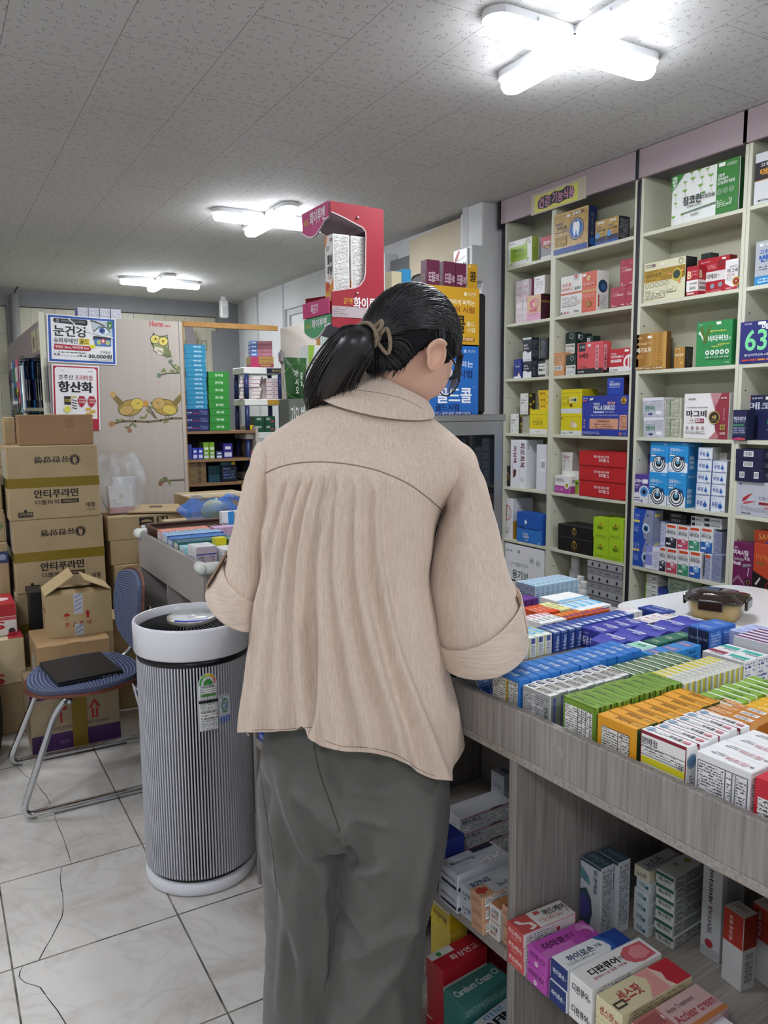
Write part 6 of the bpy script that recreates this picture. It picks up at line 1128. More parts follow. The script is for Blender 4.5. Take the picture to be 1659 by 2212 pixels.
bundleF=eagle(.74,.80,.075)+[TT('유한양행',.30,.765,.68,.85,INK,.03,180),TT('안티푸라민',.27,.29,.76,.405,INK,.04),TT('더블파워',.28,.20,.54,.265,INK,.01),('r',.56,.205,.76,.262,INK),TT('카타플라스마',.58,.215,.74,.25,'a8926f',.02),TT('대형',.84,.13,.94,.20,INK,.01),FP(.84,.09,.94,.11,'ac9673',INK,.006),('r',.09,.06,.25,.11,INK),('r',.09,.04,.25,.055,INK),TT('유한양행',.10,.065,.24,.10,'a8926f',.02),('c',.17,.125,.02,INK)]
bl_=[FP(.1,.65,.4,.9,'a8926f',INK,.02),FP(.55,.55,.85,.95,'c9c6bc','5a6a7a',.012),FP(.12,.1,.3,.4,'a8926f',INK,.03),FP(.5,.1,.8,.38,'a8926f',INK,.022)]
ccarton('brown taped carton on top of the tall stack of kraft cartons',.395,.742,4.215,4.48,1.3375,1.49,KR2,rot=-3,F=[('p',[(.62,.55),(.74,.58),(.73,.9),(.62,.88)],'8c6b49')],T=[('p',[(.1,.3),(.5,.45),(.55,.6),(.15,.5)],'d9b9a4')])
ccarton('thin kraft carton standing behind the brown carton on the tall stack',.345,.40,4.50,4.60,1.3375,1.478,KR)
ccarton('upper taped kraft carton with upside-down round emblem, under the brown carton',.322,.748,4.2,4.62,.972,1.337,F=bundleF,L=bl_,tape=[.183])
ccarton('lower taped kraft carton with upside-down round emblem, middle of the tall stack',.332,.757,4.205,4.63,.602,.9715,F=bundleF,L=bl_,tape=[.183])
ccarton('kraft carton near the bottom of the tall stack, behind the open carton',.326,.752,4.21,4.62,.245,.601,F=[TT('용량',.28,.62,.40,.76,INK,.03),FP(.28,.82,.44,.88,'ac9673',INK,.01)],L=bl_,tape=[.18])
ccarton('kraft carton on the floor under the tall stack',.326,.752,4.21,4.62,.001,.2445,tape=[.12])
ccarton('kraft carton with a dark blue mark at the left photo edge, beside the tall stack',.10,.312,4.30,4.65,.585,.855,KR,F=[('r',.75,.62,1,.84,'33416a'),('c',.88,.73,.06,'8f9ab8')],T=[('r',0,.4,1,.6,'9a8430')])
ccarton('kraft carton at the far left edge under the blue marked carton',.10,.312,4.32,4.65,.355,.584,KR)
ccarton('kraft carton with green print at the left edge, above the blue marked carton',.09,.308,4.33,4.65,.8565,1.02,KR,F=[TT('일동',.6,.4,.98,.62,'3a7a4a',.03)])
ccarton('plain kraft carton at the left edge, topmost beside the tall stack',.09,.305,4.34,4.64,1.021,1.19,KR)
ccarton('kraft carton on the floor at the left edge',.10,.312,4.32,4.66,.001,.354,KR)
SRED='b02a34'
ccarton('small red and white shoe-like box with a letter S, at the left edge',.03,.305,3.98,4.24,.462,.61,'d9d4d2',F=[('r',0,.62,1,1,SRED),('r',0,.5,1,.6,'c9505a'),TT('S',.62,.22,.82,.48,SRED,.04),('c',.92,.14,.1,'33302e'),('r',.86,.02,1,.1,SRED)],T=[('r',.62,0,1,1,SRED),('c',.8,.5,.14,'e4d0cc')],name='cardboard_box')
ccarton('cream box with a red corner under the red and white box, left edge',.03,.325,3.92,4.24,.246,.461,'cdbb96',F=[('c',.55,.1,.12,SRED),TT('S',.5,.02,.7,.25,SRED,.03)],T=[('r',.78,0,1,1,SRED)],name='cardboard_box')
ccarton('cream box on the floor under the red cornered box',.03,.325,3.93,4.24,.001,.2455,KR,name='cardboard_box')
PU_='4a2c5e'
umb=lambda u,v,s,c:('p',[(u+s*math.cos(R(a)),v+s*1.5*math.sin(R(a))) for a in range(0,181,20)],c)
ccarton('cream and purple carton with red arrows on the floor under the chair',.305,.683,3.625,3.97,.001,.300,'a9977a',F=[('r',0,.80,1,1,PU_),('r',0,0,1,.26,PU_),umb(.33,.60,.07,SRED),('l',[(.33,.6),(.33,.42)],.03,SRED),('l',[(.46,.65),(.54,.45)],.03,SRED),('l',[(.54,.65),(.46,.45)],.03,SRED),('p',[(.64,.56),(.71,.70),(.78,.56),(.745,.56),(.745,.40),(.675,.40),(.675,.56)],SRED),('p',[(.675,.55),(.71,.64),(.745,.55),(.72,.55),(.72,.42),(.70,.42),(.70,.55)],'a9977a'),TT('취하면 환경파괴',.22,.30,.46,.36,'6a4a6a',.0),TT('하면 오염방지',.62,.30,.86,.36,'6a4a6a',.0),TT('대일제약',.3,.08,.42,.14,'8a6a9a'),('r',.45,0,.62,1,'8f7422')])
ccarton('brown carton with a round swirl print behind the chair seat, under the open carton',.350,.660,3.64,3.96,.301,.478,KR3,rot=0,F=[('o',.68,.32,.22,'33333f',.12),('o',.66,.30,.17,'33333f',.1),TT('STAR',.6,.25,.74,.42,'33335a',.02),('p',[(.4,0),(.55,0),(.54,1),(.42,1)],'ae8e62')],T=[('r',.45,0,.6,1,'b5966a')],L=[('r',.3,.1,.7,.6,'c9c6be'),FP(.3,.1,.7,.6,'c9c6be','5a5a5a',.012)])
# the open carton
t=thing('open_carton','small open kraft carton with red care symbols on the brown carton','cardboard box',(.556,3.855,.4785),R(-2))
w,d,h=.284,.21,.196
KO=m_mottle('kraft_board_pale','b29b72','bda77e',5,.75)
def panel(nm,x0,x1,y0,y1,z0,z1,els=None,O=None,U=None,V=None,n=None):
 mb=MB();mb.box(x0,x1,y0,y1,z0,z1,KO,0)
 if els:decorate(mb,els,Vector(O),Vector(U),Vector(V),Vector(n))
 return mb.build(nm,t)
panel('front_panel',-w/2,w/2,-d/2,-d/2+.004,0,h,[umb(.30,.48,.05,SRED),('l',[(.30,.48),(.30,.38)],.015,SRED),('p',[(.58,.50),(.62,.60),(.66,.50),(.64,.50),(.64,.40),(.60,.40),(.60,.50)],SRED),TT('취',.27,.22,.33,.33,SRED,.01),TT('급',.38,.22,.44,.33,SRED,.01),TT('주',.49,.22,.55,.33,SRED,.01),TT('의',.60,.23,.66,.34,SRED,.01)],(-w/2,-d/2,0),(w,0,0),(0,0,h),(0,-1,0))
panel('back_panel',-w/2,w/2,d/2-.004,d/2,0,h);panel('right_panel',w/2-.004,w/2,-d/2+.004,d/2-.004,0,h);panel('bottom',-w/2+.004,w/2-.004,-d/2+.004,d/2-.004,0,.004)
panel('left_panel',-w/2,-w/2+.004,-d/2+.004,d/2-.004,0,h,[TT('SALU',.2,.5,.75,.66,SRED,.02,0),FP(.2,.1,.4,.4,'b7a077',INK,.02)],(-w/2,d/2,0),(0,-d,0),(0,0,h),(-1,0,0))
def flap(nm,p0,p1,dv,m=None,els=()):
 mb=MB();p0,p1,dv=Vector(p0),Vector(p1),Vector(dv);n=(p1-p0).cross(dv).normalized()*.0035
 a,b,c,e=p0,p1,p1+dv,p0+dv
 mb.add([a,b,c,e,a-n,b-n,c-n,e-n],[(0,1,2,3),(7,6,5,4),(0,4,5,1),(1,5,6,2),(2,6,7,3),(3,7,4,0)],m or KO)
 decorate(mb,list(els),p0,p1-p0,dv,n.normalized());return mb.build(nm,t)
flap('left_flap',(-w/2,-d/2,h+.001),(-w/2,d/2,h+.001),(.125,.0,.082),els=[('r',0,.74,1,1,'c6c4c0'),FP(0,.76,1,.98,'c6c4c0','a4a6b8',.008)])
flap('right_flap',(w/2,d/2,h+.001),(w/2,-d/2,h+.001),(-.115,.0,.058))
flap('back_flap',(w/2-.01,d/2,h+.0005),(-w/2+.01,d/2,h+.0005),(0,-.085,.01))
flap('front_flap',(-w/2+.01,-d/2+.001,h+.0005),(w/2-.01,-d/2+.001,h+.0005),(0,.085,.005))
mb=MB();mb.box(-.025,.015,-d/2-.0012,-d/2-.0003,.10,h,pm('c9c9d0',.3,alpha=.9))
mb.box(-.025,.015,-d/2-.0012,-d/2-.0003,0,.055,pm('c9c9d0',.3,alpha=.9))
for z in (.115,.135,.155,.175,.01,.03):mb.add([(-.022,-d/2-.0015,z),(.010,-d/2-.0015,z+.014),(.010,-d/2-.0015,z+.018),(-.022,-d/2-.0015,z+.004)],[(0,1,2,3)],card('5a78b4'))
mb.build('tape',t)
ccarton('kraft carton with an open flap between the open carton and the chair back',.735,1.0,3.98,4.18,.001,.475,KR,F=[TT('대',.5,.78,.62,.88,INK,.03)])
mb=MB();mb.box(.70,.79,3.70,3.97,.002,.006,KR);
o=ccarton('small black plastic bin beside the open carton, in front of the tall stack',.375,.475,4.05,4.19,.246,.64,BLACK,name='plastic_bin');o['category']='bin'
ccarton('kraft carton under the small black bin',.345,.52,4.0,4.2,.001,.2445,KR)
# cartons behind the left counter
sym=[('r',.38,.55,.56,.9,INK),umb(.47,.70,.07,'a8926f'),('r',.60,.55,.74,.9,INK),('r',.62,.58,.66,.87,'a8926f'),('r',.69,.58,.72,.87,'a8926f'),('x',.40,.1,.95,.48,INK,.04),('b',.44,.14,.9,.44)]
bk=[('r',.2+.1*i,.1,.25+.1*i,.9,INK) for i in range(6)]
sym=[e for e in sym if e[0] != 'b']+[('r',.45+.05*i,.15,.47+.05*i+.01*(i % 2),.44,INK) for i in range(9)]
ccarton('kraft carton with black umbrella symbols, upper one behind the left counter',.790,1.22,4.26,4.6,.822,.950,F=sym,L=bk)
ccarton('kraft carton with black umbrella symbols, lower one behind the left counter',.798,1.23,4.26,4.6,.690,.8215,F=sym,L=bk)
ccarton('kraft carton under the umbrella symbol cartons',.81,1.23,4.25,4.6,.36,.6895,T=[('r',.4,0,.6,1,'9a8430')])
ccarton('kraft carton on the floor under the umbrella symbol cartons',.80,1.23,4.26,4.6,.001,.3595)
t=thing('cardboard_sheet','loose cardboard flap lying beside the clear plastic bag','cardboard',(1.085,4.36,.9525),R(-18))
mb=MB();mb.prism([(-.16,-.10),(.16,-.12),(.10,.10),(-.12,.12)],2,0,.008,KR);decorate(mb,[('r',.35,.5,.6,.8,'5a4a38')],Vector((-.15,-.1,.008)),Vector((.28,0,0)),Vector((0,.2,0)),Vector((0,0,1)));mb.build('flap',t,(0,0,.012),(R(4),0,0))
ccarton('wide kraft carton carrying the blue plastic bag behind the left counter',1.03,1.46,3.70,4.10,.50,.94,KR);ccarton('kraft carton under the blue bag carton',1.03,1.46,3.70,4.10,.001,.499,KR)
ccarton('kraft carton at the foot of the owl panel',1.25,1.62,4.3,4.65,.55,1.02,KR,T=[('r',0,.4,1,.6,'c9c4b4')]);ccarton('kraft carton on the floor by the owl panel',1.25,1.62,4.3,4.65,.001,.549,KR)
ccarton('dark kraft carton at the foot of the white rack',1.66,2.0,4.3,4.62,.6,1.05,KR3);ccarton('dark kraft carton on the floor below the white rack',1.66,2.0,4.3,4.62,.001,.599,KR3)
# plastic bags
def bagmesh(nm,c,rx,ry,h,m,seed,top=.55,squash=.8):
 rr=random.Random(seed);ph=[rr.uniform(0,6.28) for _ in range(9)]
 def fn(u,v):
  a=2*math.pi*u;z=v
  prof=(.62+.55*math.sin(min(1,z*1.15)*math.pi*.62))* (1-top*max(0,z-.55)/.45)
  wr=1+.07*math.sin(3*a+ph[0]+4*z)+.05*math.sin(7*a+ph[1]-6*z)+.035*math.sin(13*a+ph[2]+9*z)+.02*math.sin(23*a+ph[3])
  if v==0:prof *= .9
  return (rx*prof*wr*math.cos(a),ry*prof*wr*math.sin(a),h*z*(1+.05*math.sin(2*a+ph[4])+.04*math.sin(5*a+ph[5])*(z>.8)))
 mb=MB();mb.grid(fn,64,26,m,True,True);return mb
def film(name,col,a,rough=.12):
 m,n,l,b=newmat(name);nt=m.node_tree;b.inputs['Base Color'].default_value=(*lin(col),1);b.inputs['Roughness'].default_value=rough;b.inputs['Coat Weight'].default_value=.3
 tc=N(nt,'ShaderNodeTexCoord');ns=N(nt,'ShaderNodeTexNoise');ns.inputs['Scale'].default_value=11;ns.inputs['Detail'].default_value=3;ns.inputs['Distortion'].default_value=1.0;l.new(tc.outputs['Object'],ns.inputs['Vector'])
 bump(nt,b,ns.outputs[0],.6,.008)
 r=ramp(nt,ns.outputs[0],[(.3,'606060'),(.7,'8c8c8c')]);x=math_(nt,'ADD',r,a-.25);l.new(x,b.inputs['Alpha']);return m
t=thing('plastic_bag','clear plastic bag holding white paper packs on the umbrella symbol cartons','plastic bag',(.895,4.40,.951))
bagmesh('bag',None,.118,.10,.31,film('clear_film','dfe4ea',.34),3,.25).build('film',t)
mb=MB();
o=carton('paper_pack',.13,.05,.15,'d9d8da','white paper pack with pink print inside the clear bag, front one','paper pack',(.885,4.365,.956),R(6),F=[('r',0,0,1,.22,'b9868a'),('c',.5,.6,.08,'c9b9a0'),FP(.1,.3,.6,.5)]);o.rotation_euler=(R(-8),0,R(6))
carton('paper_pack',.12,.04,.19,'cfd2d4','white paper pack inside the clear bag, rear one','paper pack',(.915,4.42,.956),R(-4))
t=thing('plastic_bag','blue translucent plastic bag with something yellow inside, beyond the left counter','plastic bag',(1.215,3.86,.9405),R(5))
bagmesh('bag',None,.135,.10,.125,film('blue_film','3f7fd8',.55),11,.45).build('film',t)
mb=MB();mb.tube([(.05,0,.10),(.10,-.02,.125),(.14,-.03,.115),(.165,-.035,.085)],[.012,.02,.014,.004],film('blue_film_b','3f7fd8',.6),8);mb.build('handle',t)
t=thing('yellow_pouch','yellow pouch inside the blue plastic bag','pouch',(1.245,3.87,.944))
mb=MB();mb.grid(lambda u,v:(.07*math.sin(math.pi*v)*math.cos(6.283*u)*(1+.1*math.sin(6*u*6.28)),.05*math.sin(math.pi*v)*math.sin(6.283*u),.055-.055*math.cos(math.pi*v)),24,12,pm('c9c02a',.5),True,True);mb.build('pouch',t)
# ------------------------------------------------------------------ chair, laptop, backpack
def m_dots():
 m,n,l,b=newmat('blue_dotted_fabric');nt=m.node_tree;tc=N(nt,'ShaderNodeTexCoord')
 mp=N(nt,'ShaderNodeMapping');mp.inputs['Scale'].default_value=(1,1,1);l.new(tc.outputs['UV'],mp.inputs[0])
 vo=N(nt,'ShaderNodeTexVoronoi',voronoi_dimensions='2D');vo.inputs['Scale'].default_value=64;vo.inputs['Randomness'].default_value=.12;l.new(mp.outputs[0],vo.inputs['Vector'])
 ns=N(nt,'ShaderNodeTexNoise');ns.inputs['Scale'].default_value=300;l.new(tc.outputs['UV'],ns.inputs['Vector'])
 f=math_(nt,'LESS_THAN',vo.outputs['Distance'],.20)
 base=ramp(nt,ns.outputs[0],[(.3,'2a3450'),(.7,'46537a')]);l.new(mixc(nt,f,base,lin('b4bccc')),b.inputs['Base Color']);b.inputs['Roughness'].default_value=.9
 bump(nt,b,ns.outputs[0],.5,.002);return m
DOT=m_dots();VEN=m_grain('walnut_ply','5a3022','6e3c2a','7e4a34',.5,'X',.35,.03)
CY0,CY1=3.02,3.56
t=thing('chair','chrome sled chair with blue dotted seat and laptop on it','chair',(.49,(CY0+CY1)/2,0));oy=(CY0+CY1)/2;ox=.49
def rloop(pts,r,n=7):
 out=[]
 for i,p in enumerate(pts):
  p=Vector(p)
  if i in (0,len(pts)-1):out.append(p);continue
  a,b=Vector(pts[i-1]),Vector(pts[i+1]);u,v=(a-p).normalized(),(b-p).normalized()
  for k in range(n+1):
   f=k/n;out.append(p+u*r*(1-f)**2+v*r*f**2)
 return out
for yy,lab in ((CY0+.012,'near'),(CY1-.012,'far')):
 y=yy-oy
 ym=y*.80
 mb=MB();mb.tube(rloop([(.372-ox,ym,.405),(.352-ox,ym*.99,.385),(.20-ox,y,.014),(.79-ox,y,.014),(.70-ox,ym,.405)],.06),.0125,CHROME,14);mb.build('leg_frame',t)
 for xx in (.285,.72):
  mb=MB();mb.box(xx-.03-ox,xx+.03-ox,y-.012,y+.012,.0,.012,pm('c9c9c2',.5),.002);mb.build('glide',t)
mb=MB();mb.tube([(.40-ox,-.21,.405),(.40-ox,.21,.405)],.011,CHROME,12);mb.tube([(.66-ox,-.21,.405),(.66-ox,.21,.405)],.011,CHROME,12);mb.build('cross_bars',t)
def seat_pt(u,v,dz):
 # u across Y (-1..1), v along X (-1 front (left) .. 1 back)
 x=v*.225;k=1-.10*abs(v)**3
 y=u*.245*k*(1-.06*(v<0)*v*v)
 ex=1-.16*abs(u)**3
 x *= ex
 return Vector((x-.005,y,.418+.012*u*u-.020*max(0,-v-.55)**1.2+dz+.010*max(0,v)))
def slab(fn,t0,t1,m_top,m_side,name,nu=22,nv=22):
 mb=MB();sq=lambda i,n:-1+2*i/(n-1)
 def P(i,j,dz):
  a,b=sq(i,nu),sq(j,nv) # squircle mapping
  u=a*math.sqrt(1-b*b*.36);v=b*math.sqrt(1-a*a*.36)
  return fn(u,v,dz)
 vs=[P(i,j,t1) for j in range(nv) for i in range(nu)];fs=[(j*nu+i,j*nu+i+1,(j+1)*nu+i+1,(j+1)*nu+i) for j in range(nv-1) for i in range(nu-1)]
 mb.add(vs,[f[::-1] for f in fs],m_top,True,[(sq(i % nu,nu)*.245,sq(i//nu,nv)*.225) for i,p in enumerate(vs)])
 lo=[P(i,j,t0) for j in range(nv) for i in range(nu)];mb.add(lo,fs,m_side,True)
 ring=[i for i in range(nu)]+[j*nu+nu-1 for j in range(1,nv)]+[(nv-1)*nu+i for i in range(nu-2,-1,-1)]+[j*nu for j in range(nv-2,0,-1)]
 A_=[vs[k] for k in ring]+[lo[k] for k in ring];n=len(ring)
 mb.add(A_,[(i,(i+1) % n,n+(i+1) % n,n+i) for i in range(n)],m_side,True);return mb.build(name,t)
slab(seat_pt,-.003,.008,VEN,VEN,'seat_shell');slab(lambda u,v,dz:seat_pt(u*.95,v*.95,dz),.0085,.024,DOT,DOT,'seat_pad')
def back_pt(u,v,dz):
 z=.685+v*.165;y=u*.235*(1-.22*max(0,-v)**2)
 x=.245+.045*(z-.5)/.35*.6-.028*(1-u*u)*-1-.07
 return Vector((x-dz,y,z))
slab(back_pt,-.004,.006,VEN,VEN,'back_shell');slab(lambda u,v,dz:back_pt(u*.94,v*.95,dz),.0065,.024,DOT,DOT,'back_pad')
mb=MB()
for s in (-1,1):mb=MB();mb.tube(rloop([(.19,.19*s,.43),(.235,.19*s,.46),(.262,.17*s,.60),(.235,.15*s,.72)],.05),.0105,CHROME,10);mb.build('back_tube',t)
t=thing('laptop','closed black laptop lying on the blue dotted chair seat','laptop',(.478,3.315,.4475),R(6))
mb=MB();mb.box(-.125,.125,-.155,.155,0,.011,pm('15161a',.4),.003);mb.build('base',t)
mb=MB();mb.box(-.125,.125,-.155,.155,.0125,.019,pm('1f2124',.45),.003);mb.build('lid',t)
mb=MB()
for i in range(3):mb.box(.04+.022*i,.057+.022*i,-.1562,-.1551,.003,.009,pm('7a7c80',.3,.6))
mb.build('ports',t)
# backpack
CL=m_mottle('black_nylon','0f1013','191b20',40,.75,.3)
t=thing('backpack','black open backpack with a fluffy charm on the floor left of the chair','backpack',(-.02,3.735,0))
def bp(u,v):
 a=2*math.pi*u;z=v
 w=.20*(1-.25*z**2)*(1+.05*math.sin(3*a+5*z)+.03*math.sin(9*a+2*z));d=.15*(1-.35*z)*(1+.05*math.sin(4*a-3*z))
 ca,sa=math.cos(a),math.sin(a);e=.75
 return (w*abs(ca)**e*(1 if ca>0 else -1)+.05*z,d*abs(sa)**e*(1 if sa>0 else -1),.46*z*(1+.06*ca))
mb=MB();mb.grid(bp,56,22,CL,True,True);n_=56;base=[bp(i/n_,0) for i in range(n_)];mb.add(base,[list(range(n_))[::-1]],CL);mb.build('body',t)
mb=MB();mb.grid(lambda u,v:(Vector((bp(u,1)[0]*(1-.9*v)+.05*v,bp(u,1)[1]*(1-.9*v),bp(u,1)[2]-.12*v*(2-v)))),40,8,pm('08090b',.9),True,True);mb.build('open_mouth',t)
mb=MB();mb.tube([Vector(bp(i/40,1)) for i in range(40)],.007,pm('23252a',.6),8,closed=True);mb.build('zip_edge',t)
mb=MB();mb.tube(rloop([(.12,-.10,.40),(.20,-.16,.30),(.17,-.17,.05)],.08),.016,CL,10,flat=.5);mb.build('strap',t)
def fur(name,c,r,col,parent,seed=1):
 rr=random.Random(seed);mb=MB();m=pm(col,.9)
 mb.grid(lambda u,v:(c[0]+r*.7*math.sin(math.pi*v)*math.cos(6.283*u),c[1]+r*.7*math.sin(math.pi*v)*math.sin(6.283*u),c[2]-r*.7*math.cos(math.pi*v)),14,9,m,True,True)
 for _ in range(900):
  z=rr.uniform(-1,1);a=rr.uniform(0,6.283);q=math.sqrt(1-z*z);n=Vector((q*math.cos(a),q*math.sin(a),z));sd=n.orthogonal().normalized()*.0011
  p=Vector(c)+n*r*.6;e=Vector(c)+n*r*rr.uniform(.9,1.15)+Vector((rr.uniform(-1,1),rr.uniform(-1,1),rr.uniform(-1,.6)))*r*.15
  mb.add([p-sd,p+sd,e],[(0,1,2)],m)
 return mb.build(name,parent)
fur('pompom',(.165,-.185,.22),.033,'b49a78',t,2);fur('plush_head',(.105,-.19,.285),.038,'8a6a48',t,3)
mb=MB();mb.tube([(.11,-.19,.33),(.13,-.185,.38),(.14,-.15,.42)],.003,pm('6a4a30',.6),6);mb.tube([(.125,-.19,.20),(.13,-.195,.15),(.12,-.19,.11)],[.010,.016,.008],pm('9a7450',.7),8);mb.build('charm_cord',t)
# ================================================================== LEFT COUNTER
t=thing('display_counter','smaller grey counter with white corner guards behind the air purifier','counter',(.80,2.64,0))
LW,LL,LH=.62,.972,.963
def lp(nm,*b,m=None,c=.0012):mb=MB();mb.box(*b,m or GREYC,c);return mb.build(nm,t)
GREYC=m_grain('grey_laminate','97928d','9d9893','a39e99',.6,'Z',.5,.04)
lp('counter_top',0,LW,0,LL,.868,.883);lp('front_rail',0,.016,0,LL,.8835,LH);lp('near_rail',.0165,LW,0,.016,.8835,LH)
lp('far_rail',.0165,LW,LL-.016,LL,.8835,LH-.0);lp('side_panel',.001,LW,.001,.018,0,.8675);lp('side_panel',.001,LW,LL-.018,LL-.001,0,.8675)
lp('divider',.004,LW-.02,.50,.518,0,.8675);lp('back_panel',LW-.016,LW,.0185,LL-.0185,0,.8675);lp('shelf_board',.006,LW-.02,.0185,.4995,.1,.116);lp('shelf_board',.006,LW-.02,.5185,LL-.0185,.1,.116)
lp('front_fascia',.0,.014,.0185,LL-.0185,.80,.8675)
GU=pm('dfe3dc',.4)
for (gx,gy,sx,sy) in ((0,0,1,1),(0,LL,1,-1)):
 mb=MB();e=.006
 mb.tube([(gx-e+.012,gy+sy*(.001),LH-.012),(gx+.045,gy+sy*.001,LH-.012),(gx+.078,gy+sy*.001,LH-.012)],[.021,.021,.019],GU,14)
 mb.tube([(gx+.001,gy+sy*.0,LH-.012),(gx+.001,gy+sy*.03,LH-.012),(gx+.001,gy+sy*.055,LH-.012)],[.021,.021,.018],GU,14)
 mb.grid(lambda u,v:(gx+.001+.0215*math.sin(math.pi*v)*math.cos(6.283*u),gy+.0215*math.sin(math.pi*v)*math.sin(6.283*u),LH-.012-.0215*math.cos(math.pi*v)),16,10,GU,True,True)
 mb.build('corner_guard',t)
LC=(.80,2.64)
def lbox(x,y,w,d,h,col,label,n=None,name='medicine_carton',group=None,me=None,rot=0,z=.8836,**kw):
 return carton(name,w,d,h,col,label,'medicine carton',(LC[0]+x+w/2,LC[1]+y+d/2,z+.0006),R(rot),group,me,**kw)
def lrow(x,y0,n,w,p,h,col,what,group,along='x',**kw):
 me=box_mesh('medicine_carton',(p-.001) if along=='x' else w,w if along=='x' else p-.001,h,col,**kw)
 for i in range(n):
  if along=='x':lbox(x+p*i,y0,p-.001,w,h,col,'%s, %s from the left counter rail' % (what,nth(i)),group=group,me=me)
  else:lbox(x,y0+p*i,w,p-.001,h,col,'%s, %s from the near end of the left counter' % (what,nth(i)),group=group,me=me)
lrow(.022,.63,7,.075,.030,.115,'dd8a78','salmon topped carton in the far row','salmon cartons',L=[FP(.1,.05,.9,.95,'dfe0e2','7a8290',.004)],F=[('r',0,0,.2,1,'e0e2e4'),('r',.2,0,1,1,'c9cdd4')])
lrow(.022,.545,8,.078,.030,.108,'8fb4d8','pale blue carton with navy end','pale blue cartons on the left counter',L=[FP(.05,.05,.95,.95,'dfe2e6','6a7a90',.004)],F=[('r',0,0,1,1,'2f4a86')])
lrow(.022,.462,8,.078,.028,.105,'3f74b8','blue carton with white lettering','blue cartons on the left counter',L=[FP(.05,.05,.95,.95,'dfe4ea','5a6a8a',.004)],F=[('r',0,0,1,1,'27417e'),TT('씨잘',.15,.3,.85,.7,'dfe4ee',.03)])
lrow(.022,.380,9,.074,.027,.104,'2f6a5c','teal green carton','teal green cartons on the left counter',L=[FP(.05,.05,.95,.95,'d6dcd4','5a6a5a',.004)],F=[('r',0,0,1,.5,'3f8a4a')],T=[('r',0,.0,1,.3,'2f5fa8')])
lrow(.022,.298,4,.074,.029,.095,'9fd0dc','aqua carton','aqua cartons on the left counter',L=[FP(.05,.05,.95,.95,'dfe8ea','5a7a8a',.004)],F=[('r',0,0,1,.6,'4f9ac8')])
lbox(.145,.300,.045,.045,.120,'c9c23a','yellow topped carton on the left counter',T=[('r',0,0,1,1,'d9cc1c')],F=[('r',0,.8,1,1,'d9cc1c')])
lrow(.200,.300,6,.07,.034,.110,'3f7a4a','dark green carton with blue and gold edge','dark green cartons on the left counter',T=[('r',0,0,1,.35,'2f6ab8'),('r',.4,.4,.6,1,'c9b04a')])
lrow(.022,.150,2,.10,.040,.118,'e0e0e4','white carton with lilac side and vertical lettering','white and lilac cartons',F=[('r',0,0,1,1,'cbbcc8'),TT('바이겔',.2,.2,.8,.4,'4a3a5a',.02,90),('r',0,.74,1,.78,'3a4a9a'),FP(.2,.45,.8,.7,'cbbcc8','6a5a6a',.006)],L=[FP(.1,.1,.9,.9)])
lrow(.110,.100,2,.10,.066,.108,'e4e5e2','white carton with green round marks','white cartons with green marks',F=[TT('Cunneco',.04,.15,.24,.95,'3a4a52',.03,90),('r',.26,.1,.40,.85,'55585a'),('c',.75,.80,.10,'9ac04a'),('c',.75,.50,.10,'9ac04a'),('c',.75,.2,.10,'9ac04a'),('c',.75,.80,.06,'c9dc8a'),('c',.75,.5,.06,'c9dc8a'),('c',.75,.2,.06,'c9dc8a'),('r',.97,0,1,1,'5a8a1c')],L=[FP(.1,.1,.9,.9)])
lrow(.250,.105,5,.09,.055,.110,'e2e3e2','white carton with grey print','white printed cartons on the left counter',F=[FP(.1,.06,.9,.94,'c2c4c6','5a5c60',.004)])
lbox(.315,.72,.055,.04,.085,'e4e6e8','white carton with blue side, left one of three standing high on the left counter',z=.966,F=[('r',.5,0,1,1,'2f8ac8'),TT('Benet',.05,.3,.45,.45,'33456a')])
lbox(.378,.72,.055,.04,.085,'e4e6e8','white carton with blue side, middle one of three standing high on the left counter',z=.966,F=[('r',.5,0,1,1,'2f8ac8'),TT('Benet',.05,.3,.45,.45,'33456a')])
lbox(.441,.72,.055,.04,.085,'e4e6e8','white carton with blue side, right one of three standing high on the left counter',z=.966,F=[('r',.5,0,1,1,'2f8ac8')])
for i in range(3):lbox(.310+.066*i,.71,.064,.06,.081,'3a4a8a','navy carton under the high standing white ones, %s from the left' % nth(i),T=[('r',0,0,1,.5,'2c3c7c')])
lrow(.250,.63,5,.07,.05,.112,'c9a4c0','lilac pink carton','lilac pink cartons')
t=thing('basket','dark brown woven basket on the far end of the left counter','basket',(LC[0]+.20,LC[1]+.835,.8842))
WV=m_grain('wicker','2e1b14','4a2c20','5e3a2a',.4,'X',.55,.5)
mb=MB();o1=rrect(-.155,.19,-.095,.095,.03,5);o2=rrect(-.175,.21,-.11,.11,.035,5);n=len(o1)
L_=[(o1,0),(o2,.10),([(p[0]*.96,p[1]*.94) for p in o2],.10),([(p[0]*.95,p[1]*.93) for p in o1],.006)]
vs=[(p[0],p[1],z) for q,z in L_ for p in q];mb.add(vs,[(k*n+i,k*n+(i+1) % n,(k+1)*n+(i+1) % n,(k+1)*n+i) for k in range(3) for i in range(n)]+[[3*n+i for i in range(n)],list(range(n))[::-1]],WV)
mb.build('bowl',t);mb=MB();mb.tube([(p[0]*.98,p[1]*.97,.104+.002*(i % 2)) for i,p in enumerate(o2)],.009,WV,8,closed=True);mb.build('rim',t)
mb=MB();mb.box(0,.13,0,.0015,0,.055,pm('cfd0d2',.3,alpha=.8));decorate(mb,[TT('선크림',.1,.5,.5,.8,'44464a',.02),FP(.1,.1,.9,.4)],Vector((0,-.0002,0)),Vector((.13,0,0)),Vector((0,0,.055)),Vector((0,-1,0)))
tag(mb.build('price_card',None,(.83,3.625,.935),(R(-35),0,R(6))),'clear plastic price card tilted at the far corner of the left counter','card')
